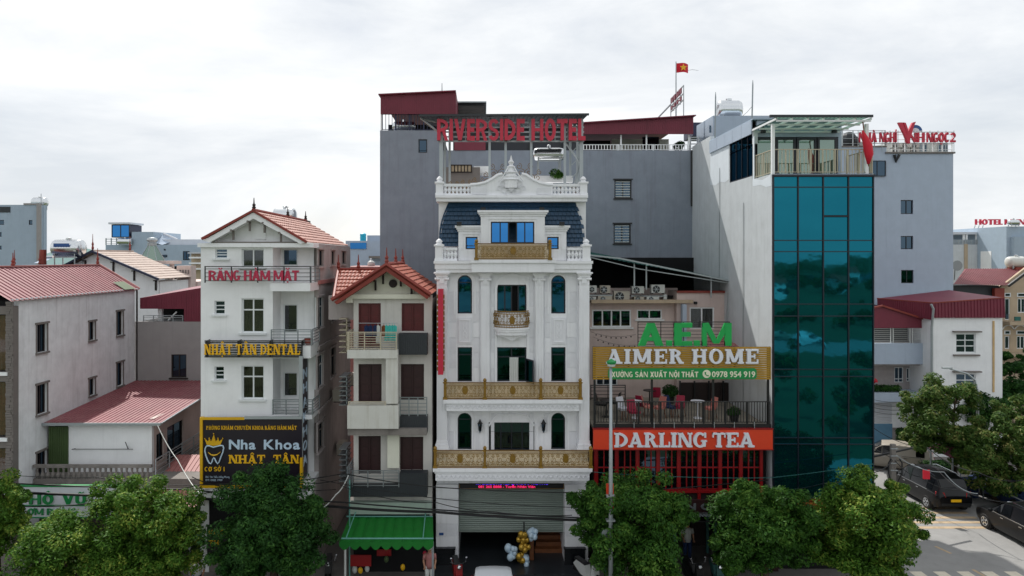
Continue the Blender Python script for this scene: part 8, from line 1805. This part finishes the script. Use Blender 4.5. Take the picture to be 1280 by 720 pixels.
# headings: local +X is the nose
car('black car nearest the camera at the right edge, its roof low in the trees shade', 25.0, 31.4, R(90), M.carblack, 4.55, 1.8, 1.66, name='parked_car')
car('black sports utility vehicle with chrome roof rails and yellow plate, parked tail first', 23.9, 36.9, R(90), M.carblack, 4.7, 1.9, 1.75, name='parked_car', plate=M.yellow)
car('champagne beige car parked farthest up the side street behind the black one', 25.2, 42.3, R(150), M.carbeige, 4.5, 1.8, 1.6, name='parked_car', rails=False)
car('dark blue car half hidden under the right edge tree behind the nearest black car', 28.0, 36.2, R(90), M.fabricblue, 4.4, 1.8, 1.5, name='parked_car', rails=False)
car('white car nose out in front of the hotel entrance, only its roof in view', XX(617,24.3), 23.6, R(-90), M.carwhite, 4.4, 1.75, 1.62, name='parked_car', rails=False)
# stall with striped parasol under the side street tree
s = thing('street_stall', 'dark tarpaulin stall with pink and teal cloth under the olive tree beside the cars', 'stall', (XX(1195,37),37.5,0)); b = MB(); xs, xe = XX(1176,37.5), XX(1218,37.5); b.hexa([(xs,36.6,2.25),(xe,36.6,2.25),(xe,38.6,2.25),(xs,38.6,2.25),(xs+.3,37.2,2.6),(xe-.3,37.2,2.6),(xe-.3,38.2,2.6),(xs+.3,38.2,2.6)]); b.build('canopy', mat('faded_tarp','#8a4a58',.8,.25,scale=5), s)
for a in (xs+.1, xe-.1):
    for c_ in (36.7, 38.5): bx('post', M.galv, s, a-.03, a+.03, c_-.03, c_+.03, 0, 2.25)
bx('counter', M.fabricblue, s, xs+.2, xe-.2, 36.9, 37.5, 0, .95); bx('hanging_cloth', M.fabricteal, s, xe-.9, xe-.2, 36.55, 36.6, 2.0, 2.28)
o = tag(bx('red_placard', M.flagred, None, XX(1154,34.2), XX(1162.5,34.2), 34.2, 34.24, ZZ(599,34.2), ZZ(587.5,34.2)), 'small red placard hanging above the black vehicle in the side street', 'sign'); 
wire('short stay holding the small red placard', [(1150,572,34.2),(1158,588,34.2)], .012, sag=.0)
sh = thing('roadside_shrubs', 'low dark shrubs between the beige car and the street stall', 'shrub', (XX(1172,40),40,0)); leaves('foliage', M.leafd, [(XX(1166+k*5,40),40.5,.6,.5) for k in range(5)], 2200, .2, sh, 12)
o = MB().box(27.0, 27.1, 30, 37, .9, 1.0); tag(MB().tube([(26.7,30,.95),(26.7,36.5,.95)], .03).build('guard_rail', M.galv), 'thin metal pavement rail beside the black cars', 'rail')

# ------------------------------------------------------------------ motorbikes and people along the pavement
def motorbike(label, x, y, rz, m):
    t = thing('motorbike', label, 'motorbike', (x,y,.12), 'motorbikes parked on the pavement'); rot = Matrix.Rotation(rz,4,'Z'); T0 = Vector((x,y,.12))
    def T(b): b.v = [T0+(rot @ v.to_4d()).to_3d() for v in b.v]; return b
    for wx in (-.6,.62):
        wo = T(MB().lathe([(.2,-.04),(.27,-.045),(.29,0),(.27,.045),(.2,.04)], (wx,0,.29), 'Y', 18)).build('wheel', M.tyre, t); T(MB().lathe([(.05,-.03),(.19,-.01),(.19,.01),(.05,.03)], (wx,0,.29), 'Y', 10)).build('rim', M.galv, wo)
    b = MB(); P_ = Plane((0,0,0),(1,0,0),(0,-1,0)); b.prism(P_, [(-.75,.55),(-.55,.75),(.0,.72),(.1,.4),(.35,.42),(.45,.95),(.52,.95),(.6,.55),(.45,.3),(.1,.25),(-.3,.3)], -.13, .13); T(b).build('body', m, t)
    T(MB().hexa([(-.7,-.12,.72),(0,-.13,.7),(0,.13,.7),(-.7,.12,.72),(-.68,-.1,.82),(-.02,-.11,.78),(-.02,.11,.78),(-.68,.1,.82)])).build('seat', M.black, t)
    T(MB().tube([(.4,-.33,1.02),(.5,-.1,.98),(.5,.1,.98),(.4,.33,1.02)], .018)).build('handlebar', M.black, t); T(MB().ball((.58,0,.88), .09, 6)).build('headlight', M.chrome, t)
    for s in (-1,1): T(MB().tube([(.48,s*.25,1.0),(.46,s*.3,1.16)], .008, 4).ball((.46,s*.3,1.19), .05, 5, (.4,1,.7))).build('mirror', M.chrome, t)
    T(MB().tube([(.62,0,.29),(.48,0,.95)], .03)).build('fork', M.galv, t)
motorbike('red and black motorbike at the hotel left pier', XX(571,26.6), 27.0, R(-80), M.redframe); motorbike('pale motorbike parked by the hotel right pier under the tree', XX(735,26.8), 27.0, R(-60), M.acwhite); motorbike('dark motorbike parked in front of the tea shop counter, left one', XX(868,26.8), 27.0, R(-80), M.carblack); motorbike('teal motorbike parked in front of the tea shop, right one', XX(898,26.8), 27.0, R(-95), M.teal); motorbike('black motorbike between dark tree and green awning', XX(408,26.8), 27.2, R(-80), M.carblack)
def person(label, x, y, z, rz, shirt, trousers, seated=False, hat=None, hair=True, s=1.0):
    """one continuous skinned body; clothes, hair and face as children"""
    t = thing('person', label, 'person', (x,y,z)); rot = Matrix.Rotation(rz,4,'Z'); T0 = Vector((x,y,z)); sh = -.38 if seated else 0
    J = {'pel':(0,0,.93+sh),'wst':(0,0,1.08+sh),'chs':(0,0,1.3+sh),'nk':(0,0,1.46+sh),'hd':(0,-.01,1.56+sh),'top':(0,-.01,1.68+sh)}
    E = [('pel','wst'),('wst','chs'),('chs','nk'),('nk','hd'),('hd','top')]; rad = {'pel':(.14,.1),'wst':(.12,.09),'chs':(.15,.1),'nk':(.055,.055),'hd':(.085,.1),'top':(.06,.07)}
    for q, sg in (('l',-1),('r',1)):
        J[q+'s'] = (sg*.18,0,1.4+sh); J[q+'e'] = (sg*.24,-.03,1.14+sh); J[q+'w'] = (sg*.2,-.2,.98+sh); J[q+'h'] = (sg*.09,0,.9+sh)
        if seated: J[q+'k'] = (sg*.12,-.42,.52); J[q+'a'] = (sg*.12,-.4,.1); J[q+'t'] = (sg*.12,-.55,.05)
        else: J[q+'k'] = (sg*.1,-.02,.5); J[q+'a'] = (sg*.1,.02,.09); J[q+'t'] = (sg*.11,-.13,.04)
        E += [('chs',q+'s'),(q+'s',q+'e'),(q+'e',q+'w'),('pel',q+'h'),(q+'h',q+'k'),(q+'k',q+'a'),(q+'a',q+'t')]; rad.update({q+'s':(.06,.06),q+'e':(.042,.042),q+'w':(.028,.028),q+'h':(.09,.09),q+'k':(.06,.06),q+'a':(.04,.04),q+'t':(.035,.03)})
        for f in range(5):
            a = (f-1.5)*.02 if f < 4 else -.035*sg; k1 = q+'f%d' % f; k2 = k1+'x'; wx, wy, wz = J[q+'w']; ln = (.075,.085,.08,.065,.05)[f]
            J[k1] = (wx+(a if f < 4 else -sg*.03), wy-(.07 if f < 4 else .03), wz-.01); J[k2] = (J[k1][0]+(a*.4 if f < 4 else -sg*.02), J[k1][1]-ln*.8, J[k1][2]-.03); E += [(q+'w',k1),(k1,k2)]; rad[k1] = (.011,.011); rad[k2] = (.008,.008)
    names = list(J); names.remove('pel'); names = ['pel']+names; me = bpy.data.meshes.new('body'); me.from_pydata([tuple((rot @ (Vector(J[k])*s).to_4d()).to_3d()) for k in names], [(names.index(a), names.index(b_)) for a, b_ in E], [])
    o = link('body', me, t); md = o.modifiers.new('skin','SKIN'); 
    for i, k in enumerate(names): me.skin_vertices[0].data[i].radius = [r_*s for r_ in rad[k]]
    me.skin_vertices[0].data[0].use_root = True; o.modifiers.new('sub','SUBSURF').levels = 1; me.materials.append(M.skin); ORG[o.name] = T0.copy()
    def T(b): b.v = [T0+(rot @ (v*s).to_4d()).to_3d() for v in b.v]; return b
    T(MB().lathe([(.15,.86+sh),(.165,1.0+sh),(.155,1.15+sh),(.18,1.32+sh),(.16,1.42+sh),(.07,1.47+sh)], (0,0,0), 'Z', 14)).build('shirt', shirt, t, smooth=True)
    for sg, q in ((-1,'l'),(1,'r')):
        T(MB().tube([J[q+'s'], tuple(Vector(J[q+'s']).lerp(Vector(J[q+'e']),.75))], [.078,.062], 8)).build('sleeve', shirt, t, smooth=True)
        T(MB().tube([tuple(Vector(J[q+'h'])+Vector((0,0,.04))), J[q+'k'], J[q+'a']], [.115,.08,.062], 8)).build('trouser_leg', trousers, t, smooth=True)
        T(MB().ball((J[q+'t'][0],J[q+'t'][1]+.05,.04), .07, 6, (.7,1.5,.6))).build('shoe', M.black, t); T(MB().ball((sg*.032,-.1,1.59+sh), .012, 5)).build('eye', M.black, t); T(MB().ball((sg*.088,0,1.58+sh), .025, 5, (.4,.8,1.2))).build('ear', M.skin, t)
    T(MB().ball((0,-.115,1.565+sh), .018, 5, (.8,1,1.3))).build('nose', M.skin, t); T(MB().box(-.025,.025,-.107,-.1,1.525+sh,1.532+sh)).build('mouth', M.redframe, t)
    T(MB().ball((0,.012,1.635+sh), .108, 8, (.93,1.05,.8))).build('hat' if hat else 'hair', hat or M.black, t, smooth=True)
    return t
person('person in a white shirt seated behind the bright tree beside the clinic shop', XX(247,26.4), 26.4, .12, .2, M.acwhite, M.fabricblue, True)
person('person with pale cap and pink top at the right end of the green awning', XX(536.5,26.3), 26.5, .12, .1, M.pinkroof, M.acwhite, False, M.acwhite, s=.98)
person('person standing in the dim tea shop doorway between two trees', XX(861,29), 29.2, .004, 0, M.acwhite, M.fabricblue)

# ================================================================== what stands across the street and shows in the mirror glass
tr = []
for i, (x, y, h, sd) in enumerate(((13,6,5.4,21),(20,3,5.6,22),(28,7,5.2,23),(35,2,5,24),(42,6,5,25),(-42,-10,5,33),(-26,-9,5,32),(-10,-10,5,31),(5,-6,5,26),(14,-9,5,27),(54,-8,5,30),(40,-9,5,29),(26,-10,5,28))):
    lb_ = 'boulevard tree reflected in the teal glass, %s in the %s row' % ((('leftmost','second from left','middle','second from right','rightmost')[i] if i < 5 else ('leftmost','second from left','third from left','fourth from left','fifth from left','rightmost','second from right','third from right')[i-5]), 'near' if i < 5 else 'far')
    if i < 3:
        t = thing('roadside_tree', lb_, 'tree', (x,y,0), 'trees across the boulevard'); MB().tube([(x,y,0),(x,y,h*.5)], [.2,.12], 6).build('trunk', M.bark, t); rg = np.random.default_rng(sd)
        cl = [(x+rg.normal()*1.4, y+rg.normal()*1.4, h*.62+rg.normal()*.9, .75) for _ in range(26)]; leaves('crown', M.leafd, cl, 6000, .3, t, sd, kind='stuff'); tr.append(t)
    else:
        src = tr[i % 3]; c = src.copy(); COL.objects.link(c); c['label'] = lb_; c.location = (x,y,0); c.rotation_euler = (0,0,sd)
        for ch in src.children: d = ch.copy(); COL.objects.link(d); d.parent = c
car('white car on the far boulevard lane, seen as a reflection in the teal glass', XX(1010,102), -46.5, 0, M.carwhite, 4.8, 1.9, 1.7, rails=False); car('grey car on the far boulevard lane, reflected left of the white one', XX(968,105), -49.5, 0, M.carbeige, 4.6, 1.85, 1.5, rails=False)
for k, (x, y, w_, h_) in enumerate(((80,-165,6,3),(96,-170,4,5),(70,-290,14,6),(150,-230,10,5))):
    t = thing('field_house', ['low white field house across the boulevard','two storey pale house beyond the field','long pale house near the lake','distant pale house beyond the trees'][k], 'house', (x,y,0)); MB().box(x-w_/2,x+w_/2,y-5,y+5,0,h_).build('wall', M.white, t); MB().hexa([(x-w_/2-.5,y-5.5,h_),(x+w_/2+.5,y-5.5,h_),(x+w_/2+.5,y+5.5,h_),(x-w_/2-.5,y+5.5,h_),(x-w_/2-.5,y-.1,h_+2),(x+w_/2+.5,y-.1,h_+2),(x+w_/2+.5,y+.1,h_+2),(x-w_/2-.5,y+.1,h_+2)]).build('roof', M.tile, t)
    for j in range(3): MB().box(x-w_/2+1+j*w_/3, x-w_/2+2.2+j*w_/3, y+5.001, y+5.1, h_*.3, h_*.65).build('window', M.glassdark, t)
rg = np.random.default_rng(77); cl = [(x_, -180-rg.uniform(0,30)+math.sin(x_*.05)*12, rg.uniform(1,4), rg.uniform(2,3.5)) for x_ in np.linspace(-60,260,90)] + [(x_, -380-rg.uniform(0,60), rg.uniform(2,8), rg.uniform(5,9)) for x_ in np.linspace(-200,500,150)] + [(x_, -75-rg.uniform(0,12), rg.uniform(.5,2), rg.uniform(1.2,2)) for x_ in np.linspace(-20,140,40)]
o = leaves('far_woodland', M.leafd, cl, 42000, 1.6, None, 78, kind='stuff'); o['label'] = 'belts of woodland beyond the field across the boulevard'; o['category'] = 'woodland'
